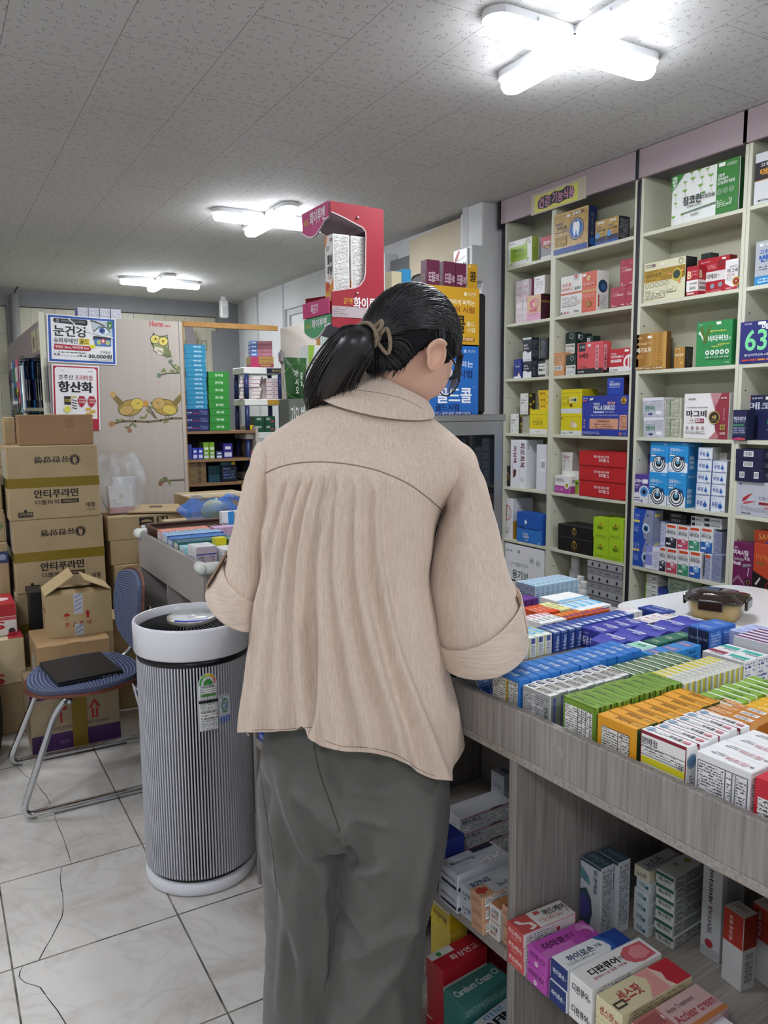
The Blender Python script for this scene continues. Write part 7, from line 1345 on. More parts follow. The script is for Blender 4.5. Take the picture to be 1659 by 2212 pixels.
# ================================================================== OWL PARTITION, POSTERS
PYW=5.0
PANM=m_grain('pale_veneer','aea59b','b1a89e','b4aba1',.25,'Z',.55,.02)
CHIP=m_mottle('chipboard_edge','8a6434','a98048',90,.8)
PX0,PX1,PZ=.640,1.418,2.062
t=thing('partition_panel','pale veneer partition with painted owl and birds','partition',((PX0+PX1)/2,PYW,0));hx_=(PX1-PX0)/2
mb=MB();mb.box(-hx_,hx_,.0,.018,0,PZ,PANM,.001)
W_,H_=PX1-PX0,PZ
def pp(px,py): # picture point on the panel -> panel u,v
 q=at(px,py,1,PYW);return ((q.x-PX0)/W_,q.z/H_)
def poly(pts,c):return ('p',[pp(*q) for q in pts],c)
def ell(cx,cy,rx,ry,c,n=20,rot=0):
 ca,sa=math.cos(R(rot)),math.sin(R(rot))
 return poly([(cx+rx*math.cos(6.283*i/n)*ca-ry*math.sin(6.283*i/n)*sa,cy+rx*math.cos(6.283*i/n)*sa+ry*math.sin(6.283*i/n)*ca) for i in range(n)][::-1],c)
def ln_(pts,w,c):return ('l',[pp(*q) for q in pts],w/560,c)
z1=lambda *p:[(a/3.318,560+b/3.318) for a,b in p]
OL,BR,YE,GRN='4a4a38','6a5a3c','c2a848','77804e'
art=[]
u0,v0=pp(323,705);u1,v1=pp(353,694);u2,v2=pp(368,704)
art+=[TT('Home',u0,v0,u1,v1,'b0504e',.05),TT('...',u1+.01,v0,u2,v0+.006,'b0504e',.03)]
art+=[poly(z1((1100,520),(1120,548),(1175,548),(1200,540),(1205,580),(1212,640),(1200,680),(1160,690),(1120,680),(1095,630),(1080,600),(1085,560))[::-1],OL),poly(z1((1104,530),(1122,555),(1172,556),(1196,548),(1200,585),(1206,640),(1195,674),(1160,683),(1124,674),(1100,628))[::-1],'8a9060'),
 poly(z1((1165,610),(1222,655),(1230,700),(1190,690))[::-1],'6f7850'),poly(z1((1110,625),(1170,640),(1165,685),(1125,680),(1105,650))[::-1],'cfc8b4'),poly(z1((1160,690),(1200,708),(1238,700),(1215,680))[::-1],'5f6a48')]
art+=[ell(1112/3.318,560+573/3.318,11,10,OL),ell(1112/3.318,560+573/3.318,9.4,8.6,'d6cc7a'),ell(1112/3.318,560+573/3.318,6.5,6,'c9b84a'),ell(1115/3.318,560+572/3.318,2,2,'33301e'),ell(1170/3.318,560+588/3.318,11,10,OL),ell(1170/3.318,560+588/3.318,9.4,8.6,'d6cc7a'),ell(1170/3.318,560+588/3.318,6.5,6,'c9b84a'),ell(1168/3.318,560+588/3.318,2,2,'33301e'),poly(z1((1132,590),(1148,592),(1138,606))[::-1],'a8823a')]
art+=[ell((1100+12*i)/3.318,560+(655+6*(i % 3))/3.318,1.6,1.4,OL,8) for i in range(6)]
def bird(cx,cy,s,col1,col2,wing):
 return [ell(cx,cy,27,18,OL,20,-12*s),ell(cx,cy,25.6,16.6,'a88a42',20,-12*s),ell(cx+s*15,cy-8,15,13,OL),ell(cx+s*15,cy-8,14,12,col1),ell(cx-s*8,cy+5,16,11,OL,18,-14*s),ell(cx-s*8,cy+5,15,10,wing,18,-14*s),
 poly(([(cx-s*22,cy-2),(cx-s*40,cy-24),(cx-s*30,cy-28),(cx-s*12,cy-10)])[::int(s)] if s>0 else [(cx-s*22,cy-2),(cx-s*40,cy-24),(cx-s*30,cy-28),(cx-s*12,cy-10)],'7a6a3c'),ell(cx-s*37,cy-29,6,7,'b89a5c'),poly([(cx+s*29,cy-10),(cx+s*35,cy-13),(cx+s*30,cy-6)],OL),ln_([(cx+s*14,cy-8),(cx+s*20,cy-11)],1,OL),ln_([(cx,cy+17),(cx,cy+25)],.8,OL),ln_([(cx+6,cy+17),(cx+7,cy+25)],.8,OL)]
art+=bird(281,881,1,'c9b24e','','b8985a')+bird(358,880,-1,'b8985a','','c4ae50')
art+=[ln_(z1((805,1180),(880,1160),(970,1160),(1060,1165),(1150,1155),(1230,1140),(1305,1140)),3.4,'6a5c44'),ln_(z1((960,1165),(930,1195),(920,1225)),2,'6a5c44'),ln_(z1((1120,1140),(1095,1100),(1060,1055)),2.4,'6a5c44'),ln_(z1((1110,1135),(1060,1080)),1.6,'6a5c44')]
leafp=lambda x,y,r,c=GRN:ell(x,y,6,2.6,c,10,r)
art+=[ell(*z1((800,1180))[0],6,6,'a87a4a',12),ell(*z1((930,1228))[0],5,5,'9a6a50',12),ell(*z1((1045,1035))[0],6,7,'b88a3a',12)]+[leafp(*z1(q)[0],a) for q,a in (((845,1155),20),((870,1155),-30),((910,1205),10),((965,1190),40),((1020,1135),10),((1045,1125),-60),((1060,1085),60),((1085,1060),20),((1190,1165),-20))]
art+=[ln_(z1((1140,830),(1200,818),(1285,815)),2,'55604a'),ln_(z1((1280,810),(1245,770),(1225,745)),2,'55604a'),ell(*z1((1222,733))[0],5,5,'6a7466',10),ell(*z1((1140,832))[0],5,5,'5f7a66',10)]+[leafp(*z1(q)[0],a) for q,a in (((1170,800),-20),((1178,795),60),((1235,800),10),((1270,790),-70),((1250,765),-40),((1280,780),60))]
art+=[ln_(z1((1150,1600),(1200,1585),(1320,1580)),2,'5a5040'),ln_(z1((1190,1585),(1170,1560)),1.4,'5a5040'),ell(*z1((1150,1605))[0],5,5,'8a5a40',10)]+[leafp(*z1(q)[0],a) for q,a in (((1160,1580),-20),((1195,1575),60),((1215,1600),70))]
dm=decorate
for i,e in enumerate(art):decorate(mb,[e],Vector((-hx_,0,0)),Vector((W_,0,0)),Vector((0,0,H_)),Vector((0,-1,0)),start=1+i*.12)
mb.build('panel',t)
mb=MB();mb.box(hx_+.0005,hx_+.022,-.004,.022,0,PZ,PANM);mb.box(hx_+.0225,hx_+.028,-.004,.022,0,PZ,CHIP);mb.build('edge_trim',t)
def poster(label,c0,c1,y,els,bg='e9eaec'):
 a=at(*c0,1,y);b=at(*c1,1,y);w,h=b.x-a.x,a.z-b.z
 mb=MB();mb.box(0,w,-.0008,0,0,h,card(bg));decorate(mb,els,Vector((0,-.0008,0)),Vector((w,0,0)),Vector((0,0,h)),Vector((0,-1,0)))
 return tag(mb.build('poster',None,(a.x,y,b.z),(0,R(1.6),0)),label,'poster')
BL,RD='2f56a8','a82438'
poster('wide poster with a blue border and a big blue eye, upper one on the partition',(97,677),(252,785),PYW-.004,
 [('r',.02,.02,.98,.98,BL),('r',.055,.065,.945,.935,'e9eaec'),('p',[(.09,.86),(.11,.83),(.56,.80),(.58,.83),(.58,.91),(.56,.93),(.11,.92),(.09,.9)],'26282e'),('o',.15,.875,.03,'dfe4ee',.3),TT('프리미엄 GOLD 루테인',.2,.85,.54,.90,'b9bcc4',.0),TT('눈건강',.09,.55,.57,.78,'1c1c20',.03),TT('슈퍼루테인',.09,.41,.43,.52,'1c1c20',.01),('r',.45,.40,.60,.53,'e0c83a'),TT('골드',.46,.415,.59,.515,'1c1c20',.02),('p',[(.09,.27),(.6,.27),(.62,.3),(.61,.37),(.1,.39)],'a82a3c'),TT('루테인 20mg, 지아잔틴 4mg',.11,.29,.59,.36,'f0e6e6',.02),TT('〈2개월분〉',.75,.235,.92,.29,'26262a',.0),TT('30,000원',.58,.115,.93,.22,'1c1c20',.02),FP(.09,.15,.55,.23,'e9eaec','33343a',.016),TT('1일 1캡슐로 눈과 함께 섭취',.6,.075,.93,.105,'33343a',.0),
 ('p',[(.64,.92),(.94,.92),(.94,.55),(.78,.55),(.66,.68)],'b9c6cc'),('p',[(.68,.70),(.76,.79),(.84,.79),(.90,.70),(.82,.66),(.74,.66)],'dfe6e8'),('c',.79,.725,.065,'3a5fa8'),('c',.79,.725,.028,'101420'),('l',[(.67,.70),(.75,.80),(.84,.80),(.91,.70)],.02,'33383c'),('l',[(.63,.92),(.7,.90),(.82,.83)],.03,'55504c'),('p',[(.66,.52),(.92,.52),(.92,.58),(.66,.60)],'2c3038'),('r',.68,.40,.92,.54,'3f74c0'),('c',.74,.47,.05,'b0c070'),('c',.87,.47,.05,'b0c070'),('c',.80,.50,.055,'b83a48'),('l',[(.80,.47),(.80,.53)],.02,'f0f0f0'),('l',[(.78,.50),(.82,.50)],.02,'f0f0f0'),('p',[(.60,.40),(.68,.42),(.69,.36),(.61,.33)],'e0d02a'),('p',[(.87,.93),(.87,.80),(.90,.76),(.945,.79),(.945,.93)],'3f7a44'),('p',[(.885,.88),(.905,.80),(.93,.88),(.905,.84)],'dfeadf'),('l',[(.30,.93),(.42,.78),(.6,.68),(.95,.58)],.02,'f4f6f8')])
poster('tall poster with a dark red border under the blue bordered one',(107,786),(217,927),PYW-.0042,
 [('r',.025,.0,.975,.98,RD),('p',[(.06,.18),(.94,.18),(.94,.93),(.90,.96),(.10,.96),(.06,.93)],'e9e8ea'),FP(.09,.90,.26,.92),FP(.74,.90,.91,.92),TT('호주산',.14,.77,.44,.85,'26242a',.01),TT('프리미엄',.48,.77,.85,.85,RD,.01),TT('항산화',.12,.58,.86,.75,'17171b',.05),('r',.24,.39,.38,.52,'26241e'),TT('콘크텔',.26,.43,.37,.48,'c9b04a'),('r',.38,.50,.50,.52,'c9b04a')]+[('l',[(.40,.47-.04*i),(.5,.45-.04*i)],.012,'26241e') for i in range(4)]+[('p',[(.52,.46),(.56,.53),(.66,.53),(.71,.46),(.66,.39),(.60,.35),(.55,.39)],RD),('p',[(.73,.46),(.77,.53),(.87,.53),(.92,.46),(.87,.39),(.81,.35),(.76,.39)],RD),TT('프리미엄',.55,.46,.68,.49,'f0dcdc'),TT('안티에이징',.76,.46,.89,.49,'f0dcdc'),TT('토코페롤',.55,.42,.68,.45,'f0dcdc'),TT('비타민E',.77,.42,.88,.45,'f0dcdc'),('c',.30,.32,.05,'d9d65a')]+[('c',.72+.05*(i % 4),.33-.035*(i//2),.022,'d9a83a') for i in range(7)])
# long shelf rack left of the partition, end view
t=thing('gondola_rack','lilac topped display rack running back from the partition, hung with packs','shelving',(PX0,PYW,0))
def gp(nm,*b,m=None):mb=MB();mb.box(*b,m or CREAM,.001);return mb.build(nm,t)
gp('back_board',.10,.118,.03,2.3,.05,2.03);gp('top_board',-.0,.30,.02,2.3,2.032,2.05);gp('end_stile',-.035,-.001,0,.02,0,2.08)
f=gp('fascia',-.005,.012,.021,2.3,1.86,2.058,m=LILAC)
for k in (.12,.42):
 mb=MB();mb.box(-.0075,-.0055,k,k+.22,1.88,2.02,pm('d6cfa8',.5));mb.box(-.009,-.0078,k+.06,k+.14,1.91,1.98,pm('8a7a74',.5));mb.build('price_frame',t)
gp('base_shelf',-.25,.0995,.03,2.3,.12,.14);gp('plinth',-.23,.0995,.04,2.29,0,.119)
def hook(y,z,L=.20):
 mb=MB();mb.tube([(.099,y,z),(.08-L,y,z),(.07-L,y,z+.016)],.003,BLACK,6);return mb.build('hook',t)
HK=[]
for y,z in ((.05,1.815),(.11,1.80),(.17,1.815),(.26,1.81),(.34,1.81),(.44,1.80),(.05,1.50),(.14,1.50),(.24,1.48),(.36,1.48),(.48,1.48)):hook(y,z)
mb=MB();mb.tube([(.08,.03,1.50),(-.16,.03,1.50),(-.165,.20,1.50),(-.165,.55,1.49)],.003,BLACK,6);mb.tube([(-.165,.03,1.50),(-.165,.03,1.62)],.003,BLACK,6);mb.build('wire_rail',t)
def pack(y,z,x,w,h,col,label,group=None,els=(),cnt=1):
 me=None
 for i in range(cnt):
  if me is None:
   mb=MB();mb.grid(lambda u,v:(.0045*math.sin(math.pi*u)*math.sin(math.pi*v),(u-.5)*w,-h*v),7,7,card(col),True);mb.grid(lambda u,v:(-.0045*math.sin(math.pi*u)*math.sin(math.pi*v),(.5-u)*w,-h*v),7,7,card(col),True)
   mb.box(-.0006,.0006,-w/2,w/2,0,.02,card(col))
   decorate(mb,list(els),Vector((-.0052,w/2,-h)),Vector((0,-w,0)),Vector((0,0,h)),Vector((-1,0,0)));me=mb.mesh('pack')
  tag(link('hanging_pack',me,None,(PX0+x+.0125*i,PYW+y+random.uniform(-.004,.004),z),(R(random.uniform(-2,2)),0,R(random.uniform(-9,9)))),label % nth(i) if '%s' in label else label,'blister pack',group)
pack(.10,1.80,-.115,.12,.27,'2a2f66','navy and blue mask pack, %s from the front of its hook','navy mask packs',[('r',0,.0,1,.16,'4f93d0'),('r',0,.62,1,1,'4a86c4'),('p',[(0,.6),(.4,.7),(.4,.95),(0,1)],'d9dde6')],8)
pack(.20,1.79,-.128,.10,.36,'5fb0d0','pale turquoise mask pack hanging left of the navy packs',None,[('c',.5,.4,.12,'d8b8a4'),('r',.1,.6,.9,.9,'8fd0e0')])
pack(.08,1.49,-.112,.13,.18,'1f4454','dark teal mask pack, %s from the front of its hook','dark teal mask packs',[('o',.5,.4,.1,'2f6a7a',.2),('r',0,.9,1,1,'14303c')],8)
pack(.035,1.80,-.02,.08,.30,'c4c7d6','silver grey pack next to the poster, %s from the front of its hook','silver packs',[('r',.6,.2,1,.9,'3a3450')],4)
pack(.36,1.78,-.13,.10,.20,'d9dad2','white pack with brush picture at the far left edge',None,[('r',.1,.4,.9,.6,'8aac3a'),('c',.5,.2,.12,'3a3c40')])
pack(.40,1.66,-.12,.09,.24,'2a2b2e','black insole pack at the far left edge',None,[('c',.5,.3,.1,'d06a8a'),('r',0,0,1,.14,'d9c82a')])
pack(.34,1.44,-.13,.10,.26,'c8587c','pink and black pack at the far left edge, lower',None,[('p',[(0,0),(.5,0),(.2,1),(0,1)],'1c1c1f'),('c',.25,.2,.08,'e6e6e6')])
mp=[('r',.08+.12*i,.05,.13+.12*i,.8,'7a7c7c') for i in range(8)]
pack(.09,1.30,-.10,.13,.30,'b9bbb8','grey striped comb card, %s from the front of its hook','grey comb cards',mp,7)
pack(.30,1.17,-.13,.11,.20,'2f7a6a','green and black pack at the left edge behind the cartons',None,[('c',.4,.5,.2,'1c1c1e'),('r',0,0,1,.3,'d9d4d8')])
cl_=['d0587c','3a6a9a','d9d6d0','2f7a5a','6a4a8a','c9b43a','2a2b2e','8ab0c8']
for k in range(14):
 y,z=.26+.13*(k//3),(1.80,1.50,1.20)[k % 3]
 pack(y,z,-.14,.11,.25,cl_[(k*3) % 8],'hanging pack at the left photo edge, %s row from the front, %s tier' % (nth(k//3),('top','middle','bottom')[k % 3]),None,[('r',.1,.55,.9,.9,cl_[(k*3+2) % 8]),('c',.5,.3,.14,cl_[(k*3+5) % 8]),('r',.1,.02,.9,.1,'e6e4e0')])
# cartons on top of the rack
for i in range(4):
 a=at(178+23.5*i,690,1,5.16);lab='lilac and white carton on top of the partition rack, %s from the left' % nth(i)
 carton('carton',.062,.07,.082,'c4c6d8',lab,'carton',(a.x-.003,5.16,2.0506),R(4),F=[('r',.08,.3,.92,.95,'d4d5de'),FP(.1,.35,.9,.9,'d4d5de','8f93a8',.008),('r',.0,0,.8,.1,'dfe0e6'),('r',.8,0,1,.12,'c9b83a')],L=[('r',0,0,1,1,'8f95c0'),('c',.5,.5,.3,'7078b0')])
# ================================================================== CLOSET BEHIND THE PARTITION
t=thing('closet','open veneer closet with wooden shelves right of the owl partition','shelving',(1.45,PYW,0))
def kp(nm,*b,m=None):mb=MB();mb.box(*b,m or PANM,.001);return mb.build(nm,t)
mb=MB();mb.box(1.4485,2.09,PYW-.004,PYW+.02,2.035,2.068,CHIP,.001);tag(mb.build('wooden_beam'),'chipboard beam running right from the top of the owl partition','beam')
WS=m_grain('shelf_wood','7a5c40','8a6a4a','967656',.4,'X',.5,.03)
ZC=[1.372,1.185,1.025]
for z in ZC:kp('shelf_board',-.0015,.50,.10,.50,z-.018,z,m=WS)
kp('far_post',.50,.518,.10,.50,0,1.40);kp('near_post',-.02,-.002,.02,.50,0,2.03)
kp('back_board',-.0015,.4995,.501,.512,0,1.37,m=pm('3a3431',.7))
t2=thing('closet_door','pale closet door standing open toward the viewer','door',(2.10,4.985,0))
mb=MB();mb.box(0,.018,-.56,-.001,.06,2.05,PANM,.001);mb.build('panel',t2);mb=MB();mb.box(-.002,.020,-.575,-.5605,.06,2.05,CHIP);mb.build('edge_band',t2)
for z in (1.86,1.40):mb=MB();mb.box(-.022,-.0005,-.06,-.01,z-.03,z+.03,STEEL,.002);mb.tube([(-.014,-.035,z-.045),(-.014,-.035,z+.045)],.007,STEEL,8);mb.build('hinge',t2)
def cs(px0,px1,h,lev,y,col,label,d=.16,group=None,me=None,z=None,rot=0,**kw):
 z0=ZC[lev] if z is None else z;a=at(px0,900,1,y);b=at(px1,900,1,y)
 return carton('carton',b.x-a.x,d,h,col,label,'carton',((a.x+b.x)/2,y+d/2,z0+.0006),R(rot),group,me,**kw),z0+h
z=ZC[0];me=None
for i in range(3):
 o,z=cs(399,451,.048,0,5.11,'1f2a5c','navy carton with a red streak, %s from the bottom in the closet' % nth(i),z=z+.0005,group='navy cartons in the closet',me=me,F=[TT('알콘',.1,.4,.3,.6,'c9cfe0'),('r',.35,.35,.6,.45,'b03a4a'),FP(.62,.2,.95,.8,'1f2a5c','6a78a8',.008)],L=[FP(.1,.2,.8,.8,'1f2a5c','6a78a8',.008)]);me=o.data
me=None
for i in range(14):
 o,z=cs(403-.0*i,449,.0295,0,5.115,'2f8ab0','turquoise flat carton, %s from the bottom of the tall stack' % nth(i),z=z+.0003,group='turquoise cartons',me=me if i % 2 else None,rot=random.uniform(-3,3),F=[TT('대웅제' if i % 2 else '베아로',.45,.3,.8,.7,'d6e8f0',.02),('r',0,.9,1,1,'247a9c'),('r',0,0,.1,1,'2a7fa4')]);me=o.data
z=ZC[0];me=None
for i in range(8):
 o,z=cs(453,497,.0485,0,5.12,'2f8a35','green carton, %s from the bottom of the green stack' % nth(i),z=z+.0003,group='green cartons in the closet',me=me,rot=random.uniform(-1.5,1.5),F=[TT('판시딜',.32,.35,.7,.7,'d9ead6',.03),('r',0,0,1,.05,'1d6424'),('r',0,.95,1,1,'4a9a4c')]);me=o.data
for k,(a,b,h,c,lab) in enumerate(((401,412,.10,'33408a','dark blue carton at the left end'),(413,424,.075,'2f3fb0','blue carton'),(425,436,.075,'2f3fb0','blue carton beside the green ones'),(437,449,.055,'7aa83a','green and white carton, left'),(450,461,.055,'7aa83a','green and white carton, right'),(464,478,.05,'2a3a6a','dark patterned carton'),(480,500,.10,'3a2f86','violet carton'))):
 o,z=cs(a,b,h,1,5.14,c,lab+' on the middle closet shelf',d=.10,F=[('r',.1,.1,.9,.4,'c9cfe0'),('r',.2,.6,.8,.8,'d9dde8')] if k else ())
 if k in (3,4):cs(a,b,h,1,5.14,c,'green and white carton on top, %s on the middle closet shelf' % ('left' if k==3 else 'right'),d=.10,z=z+.0005,F=[('r',.1,.1,.9,.4,'d9e0d0')])
z=ZC[2];me=None
for i in range(3):
 o,z=cs(402,441,.048,2,5.12,'7a6648','brown gold carton with a slanted letter, %s from the bottom' % nth(i),z=z+.0004,group='brown gold cartons',me=me,F=[TT('B',.55,.15,.72,.85,'2a2018',.0),FP(.1,.5,.45,.65,'7a6648','b09a70',.01)]);me=o.data
o,z=cs(446,472,.11,2,5.16,'1f4a58','dark teal carton on the lowest closet shelf',F=[('r',0,.48,1,.52,'123038')]);o,z=cs(474,508,.11,2,5.13,'181c26','black carton with blue print on the lowest closet shelf',F=[FP(.1,.2,.9,.9,'181c26','4a6a9a',.02)])
o,z=cs(472,505,.03,2,5.14,'1f4a58','flat dark carton with yellow label on the lowest closet shelf',z=z+.0005,F=[('r',.1,.2,.6,.8,'2f6a7a'),('r',.75,.1,1,.9,'d0b83a')])
# plastic shelf rack with navy posts
t=thing('plastic_rack','white plastic shelf rack with dark blue posts beyond the closet','shelving',(2.04,5.16,0))
NV=pm('22305f',.4);WP=pm('dedfda',.4);wx,wy=.125,.20
ZR=[1.80,1.585,1.355,1.075,.72,.1]
for z in ZR:
 mb=MB();mb.box(-wx-.02,wx+.02,-.015,wy+.015,z-.045,z,WP,.004);mb.build('shelf',t)
 for sx in (-wx,wx):
  for yy in (.0,wy):
   if z>.1:
    k=ZR[ZR.index(z)+1];mb=MB();mb.tube([(sx,yy,k+.0005),(sx,yy,z-.0455)],.017,NV,12);mb.build('post',t)
for sx in (-wx,wx):
 for yy in (0,wy):mb=MB();mb.tube([(sx,yy,0),(sx,yy,.0545)],.017,NV,12);mb.build('foot',t)
mb=MB();mb.box(.02,wx+.021,-.0165,-.0152,1.76,1.795,pm('1c2438',.4));decorate(mb,[TT('우리집',.3,.2,.9,.8,'b9a060',.02)],Vector((.02,-.0167,1.76)),Vector((.125,0,0)),Vector((0,0,.035)),Vector((0,-1,0)));mb.build('shelf_label',t);mb=MB();mb.box(.02,wx+.021,-.0165,-.0152,1.545,1.58,pm('a8862f',.5));mb.build('shelf_label',t)
z=ZR[0]
for i in range(3):o=carton('carton',.16,.14,.024,'b08a4a' if i else '9a2f5a','gold and magenta flat carton, %s from the bottom on top of the plastic rack' % nth(i),'carton',(2.045,5.23,z+.0006),R(-8),None,F=[('r',0,0,.35,1,'b0305f'),FP(.4,.2,.9,.8,'b08a4a','6a4a1a',.008)]);z+=.0246
for i in range(4):o=carton('carton',.15,.13,.026,'b06a78','pink and blue flat carton, %s from the bottom on top of the plastic rack' % nth(i),'carton',(2.05,5.23,z+.0006),R(-14),'pink and blue cartons',F=[('r',0,0,.32,1,'4a78c0'),('r',.05,.3,.26,.7,'d6e0f0'),FP(.4,.2,.95,.8,'b9828c','8a3a4c',.008)],L=[('r',0,0,1,1,'4a78c0'),('r',.2,.3,.8,.7,'d6e0f0')]);z+=.0266
z=ZR[1]
for i in range(6):carton('carton',.14,.11,.025,'d9d6d4','white carton with a red edge leaning on the plastic rack, %s from the bottom' % nth(i),'carton',(1.965+.006*(i % 3),5.22,z+.0006),R(-28),'white and red cartons',F=[('r',0,0,1,.12,'a83a44'),TT('유한',.4,.4,.6,.7,'5a5a5e')],R=[('r',.6,0,1,1,'a02838'),FP(.05,.2,.55,.8)]);z+=.0256
z=ZR[1]
for i in range(5):carton('carton',.10,.12,.028,'cfc4c4','pink edged white carton at the right of the plastic rack, %s from the bottom' % nth(i),'carton',(2.125,5.24,z+.0006),R(-4),'white and pink cartons',F=[('r',0,0,1,.12,'b0606c'),TT('제일',.4,.4,.6,.7,'5a5a5e')]);z+=.0286
zz=ZR[2]
carton('carton',.045,.05,.05,'d9c41c','small yellow carton on the plastic rack','carton',(1.935,5.19,zz+.0006),0,None,F=[('r',.1,.3,.9,.5,'b09a10')])
for i in range(2):
 for j in range(2):carton('carton',.075,.09,.055,'1f4a38','dark green carton, %s %s of four on the plastic rack' % (('lower','upper')[j],('left','right')[i]),'carton',(2.005+.079*i,5.21,zz+.0006+.0556*j),0,None,F=[TT('광동',.1,.5,.5,.8,'c9d6cc',.03),('p',[(.6,.2),(.9,.3),(.8,.5),(.55,.4)],'b04a3a')] if i else [TT('광동',.2,.5,.7,.8,'c9d6cc',.03)])
zz=ZR[3]
for i in range(5):carton('carton',.11,.10,.030,'c9c6c8','white and red carton on the lower plastic rack shelf, %s from the bottom' % nth(i),'carton',(1.985,5.21,zz+.0006+.0306*i),R(-20),'white and red cartons below',F=[('r',0,.0,.4,1,'b03040' if i % 2==0 else 'd9d6d8'),TT('조아',.55,.3,.9,.7,'4a4a4e')])
# a lilac strip leaning in the far corner, shop name film seen through the glass
mb=MB();mb.box(-.04,.04,-.006,.006,0,2.35,pm('8f8488',.5),.001);tag(mb.build('leaning_strip',None,(2.56,7.60,.0),(0,R(-7.5),0)),'lilac board strip leaning in the far corner','board')
mb=MB();XO=1.62
decorate(mb,[('t','마그비',.02,.78,.42,.93,'a9a794',0,.02),('p',[(.0,.34),(.0,.62),(.25,.62),(.32,.52),(.62,.52),(.62,.34)],'b9b7a6'),('p',[(.0,.1),(.0,.3),(.62,.3),(.62,.1)],'bfbdab'),('r',.3,.42,.98,.44,'e6e4d2')],Vector((2.50,YF+.046,1.25)),Vector((-.9,0,0)),Vector((0,0,1.05)),Vector((0,-1,0)))
tag(mb.build('window_lettering'),'grey mirrored lettering on the far shop window','lettering')
# ================================================================== RED DISPLAY STAND
YD=2.20
def dp(px,py):q=at(px,py,1,YD);return (q.x,q.z)
x0,x1=dp(712,440)[0],dp(827,460)[0];dep=at(657,458,0,x0).y-YD
ztop=dp(712,434)[1];zlow=dp(712,705)[1];zb=dp(716,704)[1];zb2=dp(790,736)[1]
t=thing('display_stand','tall red cardboard syrup display with a cut-away side and pink and green headers','display stand',(x0,YD,0))
RDM=pm('9a1f2e',.42);INS=pm('8f7f88',.5)
wd_=x1-x0
def loc(px,py):a,b=dp(px,py);return (a-x0,b)
op=[loc(714,458),loc(726,463),loc(745,472),loc(765,483),loc(782,492),loc(788,500),loc(789,510),loc(788,590),loc(785,605),loc(776,617),loc(765,622),loc(716,629)]
outl=[(0,.885),(wd_,.885),(wd_,ztop-.004),(0,ztop)]
for yy,nm in ((0,'near_side'),(dep,'far_side')):
 # C-shaped side built as three straight-edged pieces
 mb=MB();y0,y1=(yy-.004,yy) if nm=='near_side' else (yy,yy+.004)
 up_=[(0,ztop),(0,op[0][1])]+op[1:7]+[(op[6][0],op[6][1]),(wd_,op[6][1]),(wd_,ztop-.004)]
 lo_=[(0,op[-1][1])]+[(0,zb),(wd_,zb2),(wd_,op[7][1])]+op[7:11]
 mid=[(op[6][0],op[6][1]),(op[7][0],op[7][1]),(wd_,op[7][1]),(wd_,op[6][1])]
 for q in (up_,lo_,mid):mb.prism([(p[0],p[1]) for p in q],1,y0,y1,RDM)
 if nm=='near_side':
  WL=pm('d9c4c6',.4)
  for A_,B_ in zip(op,op[1:]):
   d=Vector((B_[0]-A_[0],B_[1]-A_[1]));q=Vector((-d.y,d.x)).normalized()*.0016
   mb.add([(A_[0]-q.x,y0-.0004,A_[1]-q.y),(B_[0]-q.x,y0-.0004,B_[1]-q.y),(B_[0]+q.x,y0-.0004,B_[1]+q.y),(A_[0]+q.x,y0-.0004,A_[1]+q.y)],[(0,1,2,3)],WL)
  o0=Vector((0,y0-.0004,zb));Hh=ztop-zb;uv=lambda px,py:((loc(px,py)[0])/wd_,(loc(px,py)[1]-zb)/Hh)
  a,b=uv(735,655),uv(760,640);c,e=uv(762,667),uv(822,646);f,g=uv(713,684),uv(827,668)
  decorate(mb,[TT('감기엔',uv(741,650)[0],uv(741,657)[1],uv(760,650)[0],uv(760,644)[1],'d9a03a',.02),TT('화이투벤',c[0],c[1],.985,e[1],'f0e6e6',.035),('r',0,f[1],1,g[1],'b9a9ac'),FP(.02,f[1]+.012,.3,g[1]-.012,'b9a9ac','7a6a6e',.006)],o0,Vector((wd_,0,0)),Vector((0,0,Hh)),Vector((0,-1,0)))
  for px,py in ((771,471),(770,634)):q=loc(px,py);mb.tube([(q[0],y0-.001,q[1]),(q[0],y0-.004,q[1])],.004,pm('b9a0a0',.3,.5),10)
 mb.build(nm,t)
mb=MB();mb.box(wd_-.004,wd_-.0005,.0005,dep-.0005,zb2+.006,ztop-.006,INS);mb.build('back_wall',t)
mb=MB();mb.box(.0005,wd_-.0045,.0005,dep-.0005,ztop-.008,ztop-.004,RDM);mb.build('top',t)
mb=MB();n=12;pts=[op[0]]+op[1:6]
mb.add([(p[0],.0005,p[1]) for p in pts]+[(p[0],dep-.0005,p[1]) for p in pts],[(i,i+1,len(pts)+i+1,len(pts)+i) for i in range(len(pts)-1)],INS);mb.build('canopy_lining',t)
zf=op[-1][1]-.060
mb=MB();mb.box(.0005,wd_-.0045,.0005,dep-.0005,zf-.006,zf,INS);mb.build('shelf_floor',t)
